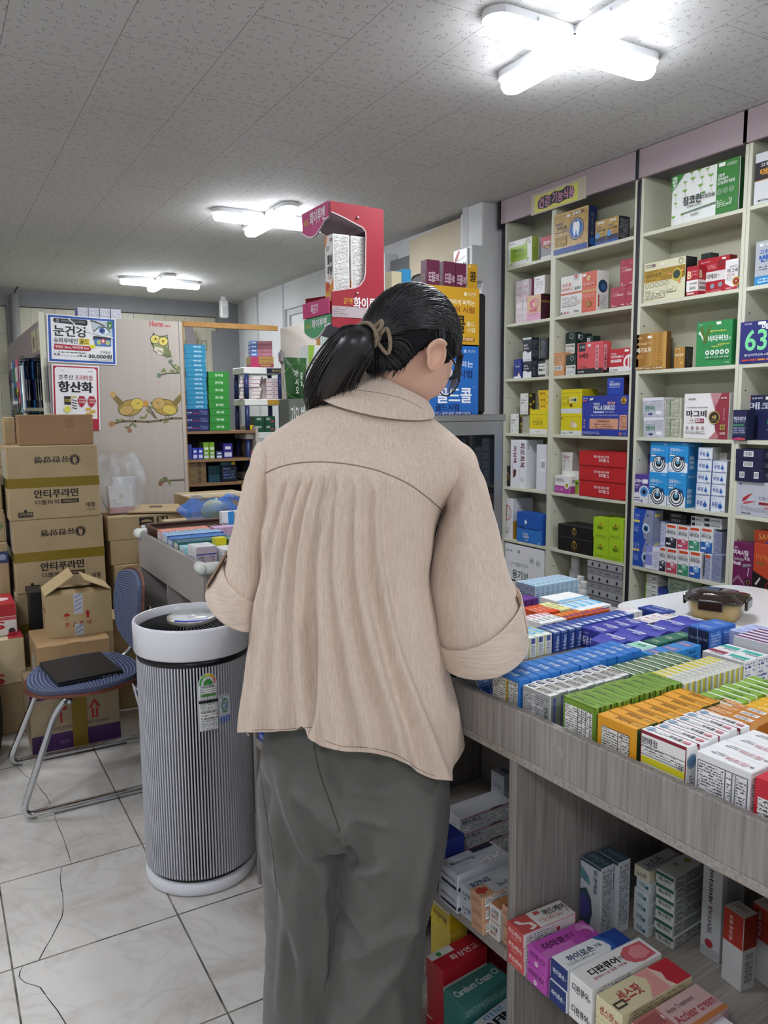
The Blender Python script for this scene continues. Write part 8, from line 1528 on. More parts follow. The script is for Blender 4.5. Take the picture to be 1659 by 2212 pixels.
def header(nm,zt0,zb0,col,small,big,wave=True,ext=.0):
 mb=MB();n=14;x=-.006;D=dep+.004
 bot=[zb0-(.030*math.sin(math.pi*min(1,i/n*1.15))-.012*(i/n)) if wave else zb0 for i in range(n+1)]
 ys=[D-(D+.004)*i/n for i in range(n+1)] # from far (left in the photo) to near
 vs=[(x,y,zt0) for y in ys]+[(x,y,b) for y,b in zip(ys,bot)]
 fs=[(i,n+1+i,n+2+i,i+1) for i in range(n)]
 mb.add(vs,fs,card(col));mb.add([(p[0]+.004,p[1],p[2]) for p in vs],[f[::-1] for f in fs],card('d9d4d6'))
 if wave:mb.add([(x-.0006,y,b) for y,b in zip(ys,bot)]+[(x-.0006,y,b+.005) for y,b in zip(ys,bot)],[(i,i+1,n+2+i,n+1+i) for i in range(n)],card('e6d4da'))
 Oo=Vector((x-.0003,D,zb0));decorate(mb,[TT(small,.08,.30,.26,.60,'e0c23a',.02),TT(big,.32,.22,.90,.86,'f2ecee',.035)],Oo,Vector((0,-D,0)),Vector((0,0,zt0-zb0)),Vector((-1,0,0)));return mb.build(nm,t)
zA=lambda px,py:at(px,py,0,x0-.006).z
header('pink_header',ztop,zA(700,484),'c2407c','목감기','화이투벤')
mb=MB();D=dep+.004;za,zc=zA(690,648),zA(690,682);mb.box(-.010,-.006,-.003,D,zc,za,pm('c94a7c',.2,coat=.5),.0005);decorate(mb,[TT('목감기',.33,.2,.62,.8,'f0dce4',.03)],Vector((-.0103,D,zc)),Vector((0,-D,0)),Vector((0,0,za-zc)),Vector((-1,0,0)));mb.build('pink_strip',t)
header('green_header',zc-.002,zA(700,712),'4f9a68','코감기','화이투벤')
mb=MB();mb.box(wd_*.42,wd_-.005,.012,dep-.002,.8815,zb2-.003,pm('5a5a60',.5));mb.build('support_post',t)
mb=MB();mb.add([(.0,-.003,zb),(wd_,-.003,zb2),(wd_,dep+.003,zb2),(.0,dep+.003,zb),(.0,-.003,zb+.004),(wd_,-.003,zb2+.004),(wd_,dep+.003,zb2+.004),(.0,dep+.003,zb+.004)],[(3,2,1,0),(4,5,6,7),(0,1,5,4),(1,2,6,5),(2,3,7,6),(3,0,4,7)],pm('6a6a70',.5));mb.build('underside',t)
for i,(yy,lab) in enumerate(((.006,'near front'),(.006,'near rear'))):
 xx=.012+.062*i
 carton('syrup_box',.056,.056,dp(716,503)[1]-zf,'e6e2de','tall white and orange syrup box in the red display stand, %s one' % ('front','rear')[i],'medicine box',(x0+xx+.028,YD+.004+.030,zf+.0006),R(0),
 None,F=[FP(.06,.03,.94,.98,'e4e2de','7a766e',.0042)],L=[('p',[(0,.82),(.18,.9),(.3,1),(0,1)],'d9803a'),('p',[(0,0),(1,0),(1,.44),(.7,.36),(.4,.34),(.2,.4),(0,.42)],'e08a1f'),('p',[(0,0),(1,0),(1,.22),(.5,.16),(0,.2)],'c9452a'),('p',[(0,.26),(.5,.24),(1,.3),(1,.18),(.5,.14),(0,.18)],'e0b03a'),('c',.3,.34,.06,'c9402a'),TT('화이',.30,.60,.9,.75,'23232a',.04),TT('투벤',.30,.48,.9,.60,'23232a',.04),TT('골드시럽',.45,.43,.85,.47,'c0452e',.01),TT('감기',.2,.8,.6,.86,'55555a',.01),('c',.8,.93,.025,'b06a8a'),TT('망고맛 건강',.5,.2,.8,.32,'f0dc9a',.0,90)])
# things in front of the stand on the counter's far corner
a=at(672,745,1,2.13);b=at(700,745,1,2.13)
carton('acrylic_riser',b.x-a.x+.13,.09,.50,pm('8c8f90',.3,alpha=.85),'grey riser block on the counter behind the shoulder','display riser',((a.x+b.x)/2-.0,2.165,CTOP+.0006),0)
carton('syrup_box',b.x-a.x+.012,.06,a.z-1.382,'dfe2de','white and lime syrup box with black vertical lettering left of the ponytail','medicine box',((a.x+b.x)/2-.004,2.16,1.3812),0,None,F=[('p',[(0,.78),(.3,.9),(.4,1),(0,1)],'8fbc3a'),('p',[(0,0),(1,0),(1,.2),(.5,.28),(0,.34)],'b4c93a'),TT('화이',.2,.58,.8,.76,'1f2226',.04),TT('투벤',.2,.40,.8,.56,'1f2226',.04),TT('감기',.2,.8,.55,.88,'4a4c50',.02)],R=[FP(.1,.1,.9,.9)])
q=at(704,755,1,2.15);carton('syrup_box',.06,.05,q.z-1.40,'3fa0cc','sky blue box just left of the ponytail','medicine box',(q.x+.03,2.20+.03,1.3812),0,None,F=[('r',.1,.75,.35,.9,'b8383a'),('r',.2,.3,.8,.5,'7ac0e0')])
t=thing('snack_pouch','dark green foil pouch with white vertical lettering beside the shoulder','pouch',(0,0,0))
c0,c1=at(613,772,1,2.10),at(662,770,1,2.10);zlo=at(640,880,1,2.10).z;w=c1.x-c0.x;h=c0.z-zlo
mb=MB();FO=film('green_foil','2f5a2c',1.2,.2);FO=m_mottle('green_foil','27502a','33602f',30,.22)
sh=lambda v:1-.22*v
mb.grid(lambda u,v:((u-.5)*w*sh(v),-.022*math.sin(math.pi*u)*math.sin(math.pi*min(1,.1+v)),-h*v),14,14,FO,True);mb.grid(lambda u,v:((.5-u)*w*sh(v),.022*math.sin(math.pi*u)*math.sin(math.pi*min(1,.1+v)),-h*v),14,14,FO,True)
decorate(mb,[('o',.5,.52,.36,'4f7a3a',.04),TT('가',.30,.60,.44,.74,'dfe6da',.03),TT('시',.32,.44,.46,.57,'dfe6da',.03),TT('오',.34,.28,.48,.41,'dfe6da',.03),TT('갈',.54,.56,.66,.70,'dfe6da',.03),TT('피',.56,.40,.68,.53,'dfe6da',.03)],Vector((-w/2,-.0235,-h)),Vector((w,0,0)),Vector((0,0,h)),Vector((0,-1,0)))
mb.build('pouch',t);t.location=((c0.x+c1.x)/2,2.10,c0.z)
c0,c1=at(620,862,1,2.08),at(664,862,1,2.08)
cc=carton('printed_tin',c1.x-c0.x,.07,c0.z-CTOP-.0006,'4a4f46','grey printed tin box below the green pouch','tin',((c0.x+c1.x)/2,2.105,CTOP+.0006),0,None,F=[('r',0,.85,1,1,'6a6e64'),TT('기오',.1,.88,.5,.97,'dfe2dc',.02),TT('밥',.6,.88,.85,.97,'dfe2dc',.02),FP(.05,.5,.95,.84,'4a4f46','cfd2cc',.012)])
# ================================================================== THE PERSON
from mathutils import noise
from mathutils.bvhtree import BVHTree
PD=1.47
FH=Vector((math.sin(YAW),math.cos(YAW),0));RH=Vector((math.cos(YAW),-math.sin(YAW),0))
ROOT=Vector((0,0,0))+FH*PD-RH*.052
person=thing('person','person seen from behind in a beige crinkled shirt and grey-green trousers, dark ponytail, looking down','person',ROOT,-YAW)
def pl(px,py,y=0.):
 d=ray(px,py);t=(PD+y)/d.dot(FH);p=CP+d*t-ROOT
 return Vector((p.dot(RH),p.dot(FH),p.z))
def ring(l,r,yc,rd,dz=0.,e=2.2,far=None):
 a,b=pl(*l,yc),pl(*r,yc);c=(a+b)/2;return [c,(b-a)/2,Vector((0,-rd,dz+(CAM_H-c.z)*rd/PD*NEAR[0])),e,Vector((0,-(far or rd),dz))]
NEAR=[1.]
def crom(a,b,c,d,t):return .5*((2*b)+(c-a)*t+(2*a-5*b+4*c-d)*t*t+(3*b-a-3*c+d)*t**3)
def loft(rings,nu,nv,disp=None,post=None):
 n=len(rings)-1;out=[]
 for j in range(nv):
  f=j/(nv-1)*n;i=min(int(f),n-1);t=f-i
  G=[rings[max(0,min(n,i+k))] for k in (-1,0,1,2)]
  C,E1,E2,e,E3=[crom(*[g[q] for g in G],t) for q in range(5)]
  for k in range(nu):
   th=2*math.pi*k/nu;c,s=math.cos(th),math.sin(th)
   pc=math.copysign(abs(c)**(2/e),c);ps=math.copysign(abs(s)**(2/e),s)
   E=E2 if s>0 else E3
   p=C+E1*pc+E*ps;nrm=(E1.normalized()*c*E.length+E.normalized()*s*E1.length).normalized()
   if disp:p=p+nrm*disp(pc,s,j/(nv-1),p)
   if post:p=post(p,pc,s,j/(nv-1))
   out.append(p)
 return out
def loft_mb(rings,nu,nv,m,disp=None,post=None,cap0=False,cap1=False,mb=None):
 vs=loft(rings,nu,nv,disp,post);mb=mb or MB()
 fs=[(j*nu+k,j*nu+(k+1) % nu,(j+1)*nu+(k+1) % nu,(j+1)*nu+k) for j in range(nv-1) for k in range(nu)]
 fs=[f[::-1] for f in fs]
 if cap0:fs.append([k for k in range(nu)])
 if cap1:fs.append([(nv-1)*nu+k for k in range(nu)][::-1])
 mb.add(vs,fs,m,True);return mb
def sstep(a,b,x):t=max(0,min(1,(x-a)/(b-a)));return t*t*(3-2*t)
# ---- cloth materials
def m_crepe(name,c1,c2,dirv,bs):
 m,n,l,b=newmat(name);nt=m.node_tree;tc=N(nt,'ShaderNodeTexCoord')
 mp=N(nt,'ShaderNodeMapping');mp.inputs['Scale'].default_value=dirv;l.new(tc.outputs['Object'],mp.inputs[0])
 a=N(nt,'ShaderNodeTexNoise');a.inputs['Scale'].default_value=1;a.inputs['Detail'].default_value=4;a.inputs['Roughness'].default_value=.6;a.inputs['Distortion'].default_value=.4;l.new(mp.outputs[0],a.inputs['Vector'])
 w=N(nt,'ShaderNodeTexNoise');w.inputs['Scale'].default_value=5;w.inputs['Detail'].default_value=3;l.new(tc.outputs['Object'],w.inputs['Vector'])
 f=math_(nt,'ADD',math_(nt,'MULTIPLY',a.outputs[0],.8),math_(nt,'MULTIPLY',w.outputs[0],.2))
 l.new(ramp(nt,f,[(.32,c1),(.66,c2)]),b.inputs['Base Color']);b.inputs['Roughness'].default_value=.85;b.inputs['Specular IOR Level'].default_value=.2
 b.inputs['Sheen Weight'].default_value=.15;bump(nt,b,a.outputs[0],bs,.0025);return m
SHIRT=m_crepe('crinkled_beige_cotton','c9b3a2','e0cdbd',(330,330,26),.6)
CUFFM=m_crepe('crinkled_beige_cuff','c9b3a2','e0cdbd',(26,26,330),.6)
TROU=m_crepe('grey_green_twill','5b5b57','676762',(500,500,300),.12)
SEAM=pm('8d7a69',.85)
SKIN=pm('d9ae98',.5,spec=.35,sss=.12)
# ---- body: skeleton with a skin surface, head and face, one remeshed surface
def skinned(verts,edges,root=0,sub=1):
 me=bpy.data.meshes.new('sk');bm=bmesh.new();ly=bm.verts.layers.skin.verify();bv=[bm.verts.new(v[0]) for v in verts]
 for i,v in enumerate(verts):bv[i][ly].radius=(v[1],v[1] if len(v)<3 else v[2]);bv[i][ly].use_root=(i==root)
 for a,b in edges:bm.edges.new((bv[a],bv[b]))
 bm.to_mesh(me);bm.free();o=bpy.data.objects.new('sk',me);COL.objects.link(o)
 o.modifiers.new('s','SKIN').use_smooth_shade=True;q=o.modifiers.new('u','SUBSURF');q.levels=sub;q.render_levels=sub
 dg=bpy.context.evaluated_depsgraph_get();ev=o.evaluated_get(dg);r=bpy.data.meshes.new_from_object(ev)
 vs=[v.co.copy() for v in r.vertices];fs=[list(p.vertices) for p in r.polygons]
 bpy.data.objects.remove(o);bpy.data.meshes.remove(me);bpy.data.meshes.remove(r);return vs,fs
HC=pl(884,760,.045);HYAW,HPIT=R(-46),R(-30)
HM=Matrix.Translation(HC) @ Matrix.Rotation(HYAW,4,'Z') @ Matrix.Rotation(HPIT,4,'X')
def g3(n,c,w):d=n-Vector(c).normalized();return math.exp(-d.dot(d)/(w*w))
def head_local(n,k=1.):
 x,y,z=n.x*.076,n.y*.098,n.z*.116
 if z<-.015:
  f=min(1,(-.015-z)/.095);x *= 1-.36*f*f;
  if y<0:y *= 1-.42*f
  else:y *= 1-.10*f
 if y>0:x *= 1-.10*(y/.098)**2
 p=Vector((x,y,z));d=0
 d+=.021*g3(n,(0,1,-.22),.13)+.012*g3(n,(0,1,-.02),.10)+.010*g3(n,(0,.72,-.80),.25)+.006*g3(n,(0,1,-.50),.12)+.004*g3(n,(0,.98,-.60),.10)
 for s in (-1,1):d+=-.010*g3(n,(.36*s,.92,.02),.17)+.006*g3(n,(.36*s,.95,.20),.2)+.006*g3(n,(.55*s,.8,-.25),.25)
 return (p+n*d)
def sphere_pts(fn,nu,nv):return [fn(Vector((math.sin(math.pi*j/(nv-1))*math.cos(6.28318*i/nu),math.sin(math.pi*j/(nv-1))*math.sin(6.28318*i/nu),math.cos(math.pi*j/(nv-1))))) for j in range(nv) for i in range(nu)]
def gridfaces(nu,nv):return [(j*nu+i,j*nu+(i+1) % nu,(j+1)*nu+(i+1) % nu,(j+1)*nu+i)[::-1] for j in range(nv-1) for i in range(nu)]
bm_v,bm_f=[],[]
def addm(vs,fs):o=len(bm_v);bm_v.extend(vs);bm_f.extend([[i+o for i in f] for f in fs])
shL,elL,shR,elR=pl(592,990,.02),pl(527,1322,.0),pl(975,1005,.02),pl(1038,1396,-.005)
wrL,wrR=Vector((-.085,.205,elL.z+.005)),Vector((.085,.20,elR.z+.04))
nk0,nk1=pl(800,905,.01),HM @ Vector((0,-.030,-.07))
SK=[((-.03,.0,.93),.125,.09),((-.015,.0,1.08),.115,.085),((.0,.01,1.25),.13,.085),(tuple(pl(785,955,.012)),.10,.07),(tuple(nk0),.056,.056),(tuple((nk0+nk1)/2),.052,.052),(tuple(nk1),.052,.052),
 (tuple(shL),.05),(tuple((shL+elL)/2),.042),(tuple(elL),.036),(tuple((elL*.6+wrL*.4)),.036),(tuple(wrL),.024,.02),
 (tuple(shR),.05),(tuple((shR+elR)/2),.042),(tuple(elR),.036),(tuple((elR*.6+wrR*.4)),.036),(tuple(wrR),.024,.02),
 ((-.115,0,.86),.085),((-.12,.0,.50),.058),((-.125,-.01,.30),.052),((-.125,-.02,.09),.036),
 ((.045,-.01,.86),.085),((.045,-.02,.50),.058),((.045,-.03,.30),.052),((.045,-.04,.09),.036)]
ED=[(0,1),(1,2),(2,3),(3,4),(4,5),(5,6),(3,7),(7,8),(8,9),(9,10),(10,11),(3,12),(12,13),(13,14),(14,15),(15,16),(0,17),(17,18),(18,19),(19,20),(0,21),(21,22),(22,23),(23,24)]
addm(*skinned(SK,ED,0,2))
def hand(wr,dirv,side):
 """palm, five unequal bent fingers, thumb on the inner side"""
 d=dirv.normalized();up=Vector((0,0,1));sd=d.cross(up).normalized()*side;up=sd.cross(d).normalized()*side
 c=lambda f,s,u:tuple(wr+d*f+sd*s+up*u)
 V=[(tuple(wr),.021,.017),(c(.045,0,0),.034,.015),(c(.085,0,.004),.038,.014)];E=[(0,1),(1,2)]
 addm(*skinned(V,E,0,2))
 for k,(s,L,b) in enumerate(((-.030,.062,.9),(-.010,.072,1.),(.010,.068,1.),(.029,.054,.95))):
  V=[(c(.075,s*.8,.004),.0095),(c(.095,s,.002),.0092),(c(.095+L*.42,s*1.08,-.010),.0086),(c(.095+L*.74,s*1.1,-.028),.0078),(c(.095+L*.86,s*1.1,-.046),.0068)]
  addm(*skinned(V,[(0,1),(1,2),(2,3),(3,4)],0,2))
 V=[(c(.030,-.022,0),.013),(c(.050,-.046,-.010),.0115),(c(.076,-.060,-.022),.0100),(c(.098,-.058,-.036),.0084)]
 addm(*skinned(V,[(0,1),(1,2),(2,3)],0,2))
hand(wrL,Vector((.06,.09,-.01)),1);hand(wrR,Vector((-.06,.09,-.02)),-1)
for fx,fy in ((-.125,-.02),(.045,-.04)):
 addm(*skinned([((fx,fy,.085),.036),((fx,fy+.01,.045),.036),((fx,fy+.09,.032),.036,.026),((fx,fy+.165,.024),.032,.018)],[(0,1),(1,2),(2,3)],0,2))
nu,nv=72,54
addm([HM @ p for p in sphere_pts(head_local,nu,nv)],gridfaces(nu,nv))
def ear(s):
 # shell-shaped ear: rim, bowl and lobe
 E0=Vector((s*.0765,-.004,-.024));A_=[]
 def P(u,v):
  a=6.28318*u;rr=(.012+.0155*v);hh=.0165+.0165*v
  y=-.004+math.cos(a)*rr*(.78 if math.sin(a)<-.3 else 1)-.010*math.sin(a)*-.4;z=math.sin(a)*hh
  out=.004+.016*v*(1 if math.cos(a)<.3 else .45)-.0;out+=(.004 if .55<v<.95 else 0)
  return HM @ (E0+Vector((s*out,y-.008*v,z)))
 n,k=28,8
 vs=[P(i/n,j/(k-1)) for j in range(k) for i in range(n)];fs=[(j*n+i,j*n+(i+1) % n,(j+1)*n+(i+1) % n,(j+1)*n+i) for j in range(k-1) for i in range(n)]
 ct=HM @ (E0+Vector((s*.002,0,0)))
 vs2=[v+(HM.to_3x3() @ Vector((-s*.0052,.001,0))) for v in vs];o=len(vs)
 F=fs+[[q+o for q in f][::-1] for f in fs]+[((k-1)*n+i,(k-1)*n+(i+1) % n,o+(k-1)*n+(i+1) % n,o+(k-1)*n+i) for i in range(n)]
 F+=[[i for i in range(n)],[o+i for i in range(n)][::-1]]
 return vs+vs2,F
tmp=bpy.data.meshes.new('body');tmp.from_pydata([tuple(v) for v in bm_v],[],bm_f);to=bpy.data.objects.new('tmp',tmp);COL.objects.link(to)
rm=to.modifiers.new('r','REMESH');rm.mode='VOXEL';rm.voxel_size=.0042;rm.use_smooth_shade=True
sm_=to.modifiers.new('s','SMOOTH');sm_.factor=.5;sm_.iterations=4
bme=bpy.data.meshes.new_from_object(to.evaluated_get(bpy.context.evaluated_depsgraph_get()));bpy.data.objects.remove(to)
bb=bmesh.new();bb.from_mesh(bme)
seen={};best=[]
for v in bb.verts:
 if v in seen:continue
 st=[v];seen[v]=1;isl=[]
 while st:
  q=st.pop();isl.append(q)
  for e in q.link_edges:
   o=e.other_vert(q)
   if o not in seen:seen[o]=1;st.append(o)
 if len(isl)>len(best):best=isl
bs_=set(best);bmesh.ops.delete(bb,geom=[v for v in bb.verts if v not in bs_],context='VERTS')
for s in (-1,1):
 ev_,ef=ear(s);q=[bb.verts.new(v) for v in ev_];bb.verts.ensure_lookup_table()
 for f in ef:
  try:fc=bb.faces.new([q[i] for i in f]);fc.smooth=True
  except ValueError:pass
bmesh.ops.recalc_face_normals(bb,faces=bb.faces);bb.to_mesh(bme);bb.free()
for p in bme.polygons:p.use_smooth=True
bme.materials.clear();bme.materials.append(SKIN);bme.name='body'
body=link('body',bme,person)
for s in (-1,1):
 mb=MB();c=Vector((s*.031,.082,.004));mb.add([HM @ (c+Vector(p)*.0115) for p in sphere_pts(lambda n:n,20,12)],gridfaces(20,12),pm('e8e4e0',.2),True)
 mb.add([HM @ (c+Vector(p)*.0120) for p in sphere_pts(lambda n:Vector((n.x*.45,max(n.y,.86) if n.y>.0 else .86,n.z*.45)),16,10)],gridfaces(16,10),pm('2a1c14',.2),True);mb.build('eye',person)
# ---- hair
def m_hair():
 m,n,l,b=newmat('black_hair');nt=m.node_tree;b.inputs['Base Color'].default_value=(*lin('17161a'),1)
 b.inputs['Roughness'].default_value=.36;b.inputs['Specular IOR Level'].default_value=.55;return m
HAIR=m_hair();HCAP=pm('121215',.75,spec=.2)
def hairline(n):
 # lowest z (unit direction) that hair covers, by heading round the head
 a=math.degrees(math.atan2(n.x,n.y));a=abs(a) # 0 face, 180 nape
 if a<40:return .52
 if a<75:return .52+(-.12-.52)*(a-40)/35
 if a<100:return -.12+(.06+.12)*(a-75)/25
 if a<128:return .06+(-.56-.06)*(a-100)/28
 return -.56-.14*(a-128)/52
mb=MB();nu,nv=120,80
def hair_shell(n):
 h=head_local(n);g=1+.0
 th=.0075+.006*max(0,n.z)+.004*max(0,-n.y)
 th+=.0018*noise.noise(Vector((n.x*16,n.y*16,n.z*5)))
 return HM @ (h+n*th)
hv=sphere_pts(hair_shell,nu,nv);dirs=sphere_pts(lambda n:n.copy(),nu,nv);edge=[0]*len(hv)
keep=[d.z>hairline(d) for d in dirs]
hv=[p if keep[i] else HM @ (head_local(dirs[i])*.97) for i,p in enumerate(hv)]
ff=[f for f in gridfaces(nu,nv) if any(keep[i] for i in f)]
mb.add(hv,ff,HCAP,True)
KNOT=Vector((-.030,-.116,.012)) # where the tie gathers the hair (head space), refined by pixel
kw=pl(800,728,0.0);
KW=Vector((kw.x,HC.y-.098,kw.z));KL=HM.inverted() @ KW
rr=random.Random(5)
def strand(mbx,pts,r,m):mbx.tube(pts,r,m,4,cap=False)
# strands combed over the skull toward the tie
kd=KL.normalized()
for i in range(1900):
 a=rr.uniform(0,360);az=R(a);n0=None
 base=Vector((math.sin(az),math.cos(az),0));zl=hairline(base)+rr.uniform(.0,.10)
 if rr.random()<.55:zl=rr.uniform(hairline(base),.96)
 q=math.sqrt(max(0,1-zl*zl));n0=Vector((base.x*q,base.y*q,zl))
 if n0.dot(kd)>.93:continue
 aa=abs((a+180) % 360-180);arc_=.55*sstep(40,62,aa)*(1-sstep(100,135,aa))*(1-sstep(.1,.6,zl))
 pts=[];rs=[];lift=rr.uniform(.0,.003);k=12;bad=False
 for j in range(k):
  t=j/(k-1);n=(n0*(1-t)+kd*t);n.z+=arc_*math.sin(math.pi*min(1,t*1.15))*(1-t);n=n.normalized() if n.length>.05 else Vector((0,0,1))
  if abs(n.x)>.84 and -.50<n.z<.05:bad=True
  th=.0082+.0055*max(0,n.z)+.004*max(0,-n.y)+lift+.0012*math.sin(9*t+i)
  p=head_local(n)+n*th
  if t>.8:p=p.lerp(KL,(t-.8)/.2*.9)
  pts.append(HM @ p);rs.append(.0011*(.45+.55*math.sin(math.pi*min(.9,t+.12))))
 if not bad:strand(mb,pts,rs,HAIR)
# baby hairs at the nape and temple
for i in range(60):
 a=R(rr.uniform(112,175));base=Vector((math.sin(a),math.cos(a),0));z=hairline(base)+.03;q=math.sqrt(1-z*z);n=Vector((base.x*q,base.y*q,z));p0=head_local(n)+n*.004
 p1=p0+Vector((rr.uniform(-.006,.006),rr.uniform(-.02,.0),rr.uniform(-.03,-.012)))+n*.002;strand(mb,[HM @ p0,HM @ ((p0+p1)/2+n*.002),HM @ p1],[.0007,.0006,.0002],HAIR)
# ponytail
T0=KW;T3=pl(688,892,.05);T1=T0+Vector((-.020,-.055,-.012));T2=pl(726,782,-.045)
def bez(t):a=1-t;return T0*a**3+T1*3*a*a*t+T2*3*a*t*t+T3*t**3
for i in range(520):
 a=rr.uniform(0,6.283);ra=math.sqrt(rr.random());pts=[];rs=[];ln=rr.uniform(.82,1.04);wob=rr.uniform(-.004,.004)
 for j in range(13):
  t=j/12*ln;d=(bez(min(1,t+.02))-bez(max(0,t-.02))).normalized();s1=d.orthogonal().normalized();s1=(Vector((0,1,0))-d*d.y).normalized();s2=d.cross(s1)
  w=.013+.022*sstep(.0,.35,t)+.006*sstep(.3,.8,t)-.022*sstep(.86,1.06,t)
  pts.append(bez(t)+(s1*math.cos(a)*ra*.8+s2*math.sin(a)*ra*1.12)*w+s2*wob*t*3);rs.append(.0016*(1-.6*t))
 strand(mb,pts,rs,HAIR)
mb.tube([bez(j/14*.96) for j in range(15)],[.011+.022*sstep(0,.35,j/14)-.018*sstep(.8,1,j/14) for j in range(15)],HAIR,14)
# long side lock falling past the temple
for i in range(46):
 q0=HM @ (head_local(Vector((.82,.50,.28)).normalized())*1.06);e=pl(972+rr.uniform(-6,10),838+rr.uniform(-30,12),.09);m1=pl(992+rr.uniform(-5,9),770,.09)
 strand(mb,[q0,q0.lerp(m1,.6)+Vector((.004,0,0)),m1,m1.lerp(e,.55)+Vector((.004,0,0)),e],[.0008,.0008,.0007,.0006,.0003],HAIR)
mb.build('hair',person)
mb=MB();TIE=m_mottle('hair_tie_cord','7a6a58','968672',300,.9)
dT=(bez(.06)-bez(0)).normalized();s1=(Vector((0,1,0))-dT*dT.y).normalized();s2=dT.cross(s1)
for k in range(4):
 c=bez(.015+.028*k);r_=.0195+.0012*k;pts=[c+(s1*math.cos(6.283*j/20)*.9+s2*math.sin(6.283*j/20))*r_+dT*(.004*math.sin(6.283*j/20*2+k)) for j in range(20)]
 mb.tube(pts,.0036,TIE,8,closed=True)
for sg in (0,1):
 c=bez(.05);pts=[c-s1*.020+s2*(.012-.016*sg)+Vector((.0,0,.0)),c-s1*.030+s2*(.020-.016*sg)+Vector((0,0,.012)),c-s1*.032+s2*(.028-.030*sg)+Vector((.0,0,-.006)),c-s1*.026+s2*(.026-.040*sg)+Vector((0,0,-.024)),c-s1*.018+s2*.0+Vector((0,0,-.018))]
 mb.tube([crom(*[pts[max(0,min(4,i+k))] for k in (-1,0,1,2)],t/4) for i in range(4) for t in range(4)],.0036,TIE,8)
mb.build('hair_tie',person)
# ---- glasses
mb=MB();FRM=pm('2e2b26',.3,.4)
for s in (-1,1):
 c=Vector((s*.033,.104,-.016));pts=[HM @ (c+Vector((.026*math.cos(a),-.010*abs(math.cos(a))*(1 if math.cos(a)*s>0 else .1),.020*math.sin(a)))) for a in [6.283*i/24 for i in range(24)]]
 mb.tube(pts,.0015,FRM,8,closed=True)
 mb.tube([HM @ Vector(p) for p in ((s*.060,.094,-.010),(s*.077,.070,-.006),(s*.083,.02,.004),(s*.082,-.004,.010),(s*.080,-.020,-.006))],.0018,FRM,8)
mb.tube([HM @ Vector(p) for p in ((-.010,.108,-.010),(0,.114,-.006),(.010,.108,-.010))],.0014,FRM,8)
gls=mb.build('glasses',person)
mb=MB()
for s in (-1,1):
 c=Vector((s*.033,.104,-.016));mb.add([HM @ (c+Vector((.025*math.cos(a),-.010*abs(math.cos(a))*(1 if math.cos(a)*s>0 else .1),.019*math.sin(a)))) for a in [6.283*i/24 for i in range(24)]],[list(range(24))],pm('cfe0ee',.03,alpha=.22,coat=1.))
mb.build('lens',gls)
# ---- shirt
TR=[ring((541,1592),(996,1598),.0,.150,0,2.3,.12),ring((539,1520),(984,1530),.0,.148,0,2.3,.12),ring((540,1440),(962,1450),.0,.140,0,2.3,.12),ring((545,1330),(938,1340),.0,.132,0,2.3,.12),ring((551,1210),(930,1220),.005,.128,0,2.35,.11),ring((558,1110),(948,1120),.01,.124,0,2.4,.11),
 ring((557,1040),(990,1052),.012,.114,0,2.45,.10),ring((556,990),(1020,1005),.014,.100,.0,2.4,.09),ring((566,955),(1020,978),.016,.090,-.004,2.3,.08),ring((604,925),(990,948),.016,.084,-.010,2.2,.075),ring((650,897),(958,922),.014,.078,-.014,2.1,.07),ring((690,874),(930,900),.012,.070,-.018,2.0,.066),ring((722,856),(908,884),.010,.060,-.014,2.0,.06)]
RS=[(-.66,-.96,.004,.012),(-.56,-.80,.005,.016),(-.46,-.62,.005,.012),(-.34,-.40,.006,.016),(-.25,-.10,.005,.014),(-.14,.16,.005,.014),(-.02,.44,.005,.016),(.10,.76,.003,.014)]
def yoke_v(s):return .560+.045*(-abs(s+.15)**2)*1.6
def shirt_disp(s,sn,v,p):
 if sn<-.2:
  return .004*noise.noise(p*9)
 b=sstep(-.2,.25,sn);lo=1-v/.56;d=0
 under=sstep(.0,.05,yoke_v(s)-v)
 for k,(st,sb,a0,a1) in enumerate(RS):
  t=max(0,min(1,lo));sk=st+(sb-st)*t**.85+.015*math.sin(5*t+k);w=.030+.055*t
  x=(s-sk)/w;a=(a0+(a1-a0)*t**1.1)
  d+=a*math.exp(-x*x)*(1+.3*noise.noise(Vector((k*7.1,v*6,0))))-a*.35*math.exp(-((x-1.5)**2))
 d *= under*1.7
 # centre box pleat crease
 d-=.013*math.exp(-((s+.235-.05*lo)/.022)**2)*under*sstep(.20,.5,v)
 # tail flap stands forward of the left part
 ss=-.345+.22*(v/.35);d+=.026*sstep(ss-.012,ss+.03,s)*(1-sstep(.12,.42,v))*(1-.6*sstep(ss+.1,ss+.9,s))
 d+=.0045*noise.noise(p*Vector((1,1,.45))*11)*(1-.55*sstep(.55,.6,v))+.0022*noise.noise(p*Vector((1,1,.6))*27)
 # drag lines from the armpits
 d+=.004*math.sin(34*(p.z*1.0+.55*abs(p.x))+3*noise.noise(p*6))*sstep(.55,.9,abs(s))*sstep(.2,.36,v)*(1-sstep(.52,.6,v))
 return d*b
HEM=[(-1.01,1584),(-.75,1583),(-.5,1578),(-.37,1568),(-.345,1592),(-.25,1612),(-.05,1622),(.15,1624),(.32,1634),(.5,1660),(.66,1682),(.78,1686),(.86,1664),(.93,1640),(1.01,1600)]
def hem_off(s):
 for (a,ya),(b,yb) in zip(HEM,HEM[1:]):
  if a<=s<=b:return -(ya+(yb-ya)*(s-a)/(b-a)-1594)*.00085
 return 0
def shirt_post(p,s,sn,v):
 if v<.40:
  k=(1-v/.40)**1.6;off=hem_off(s) if sn>0 else -.0;p=p+Vector((0,0,off*k))
 return p
mb=loft_mb(TR,260,190,SHIRT,shirt_disp,shirt_post)
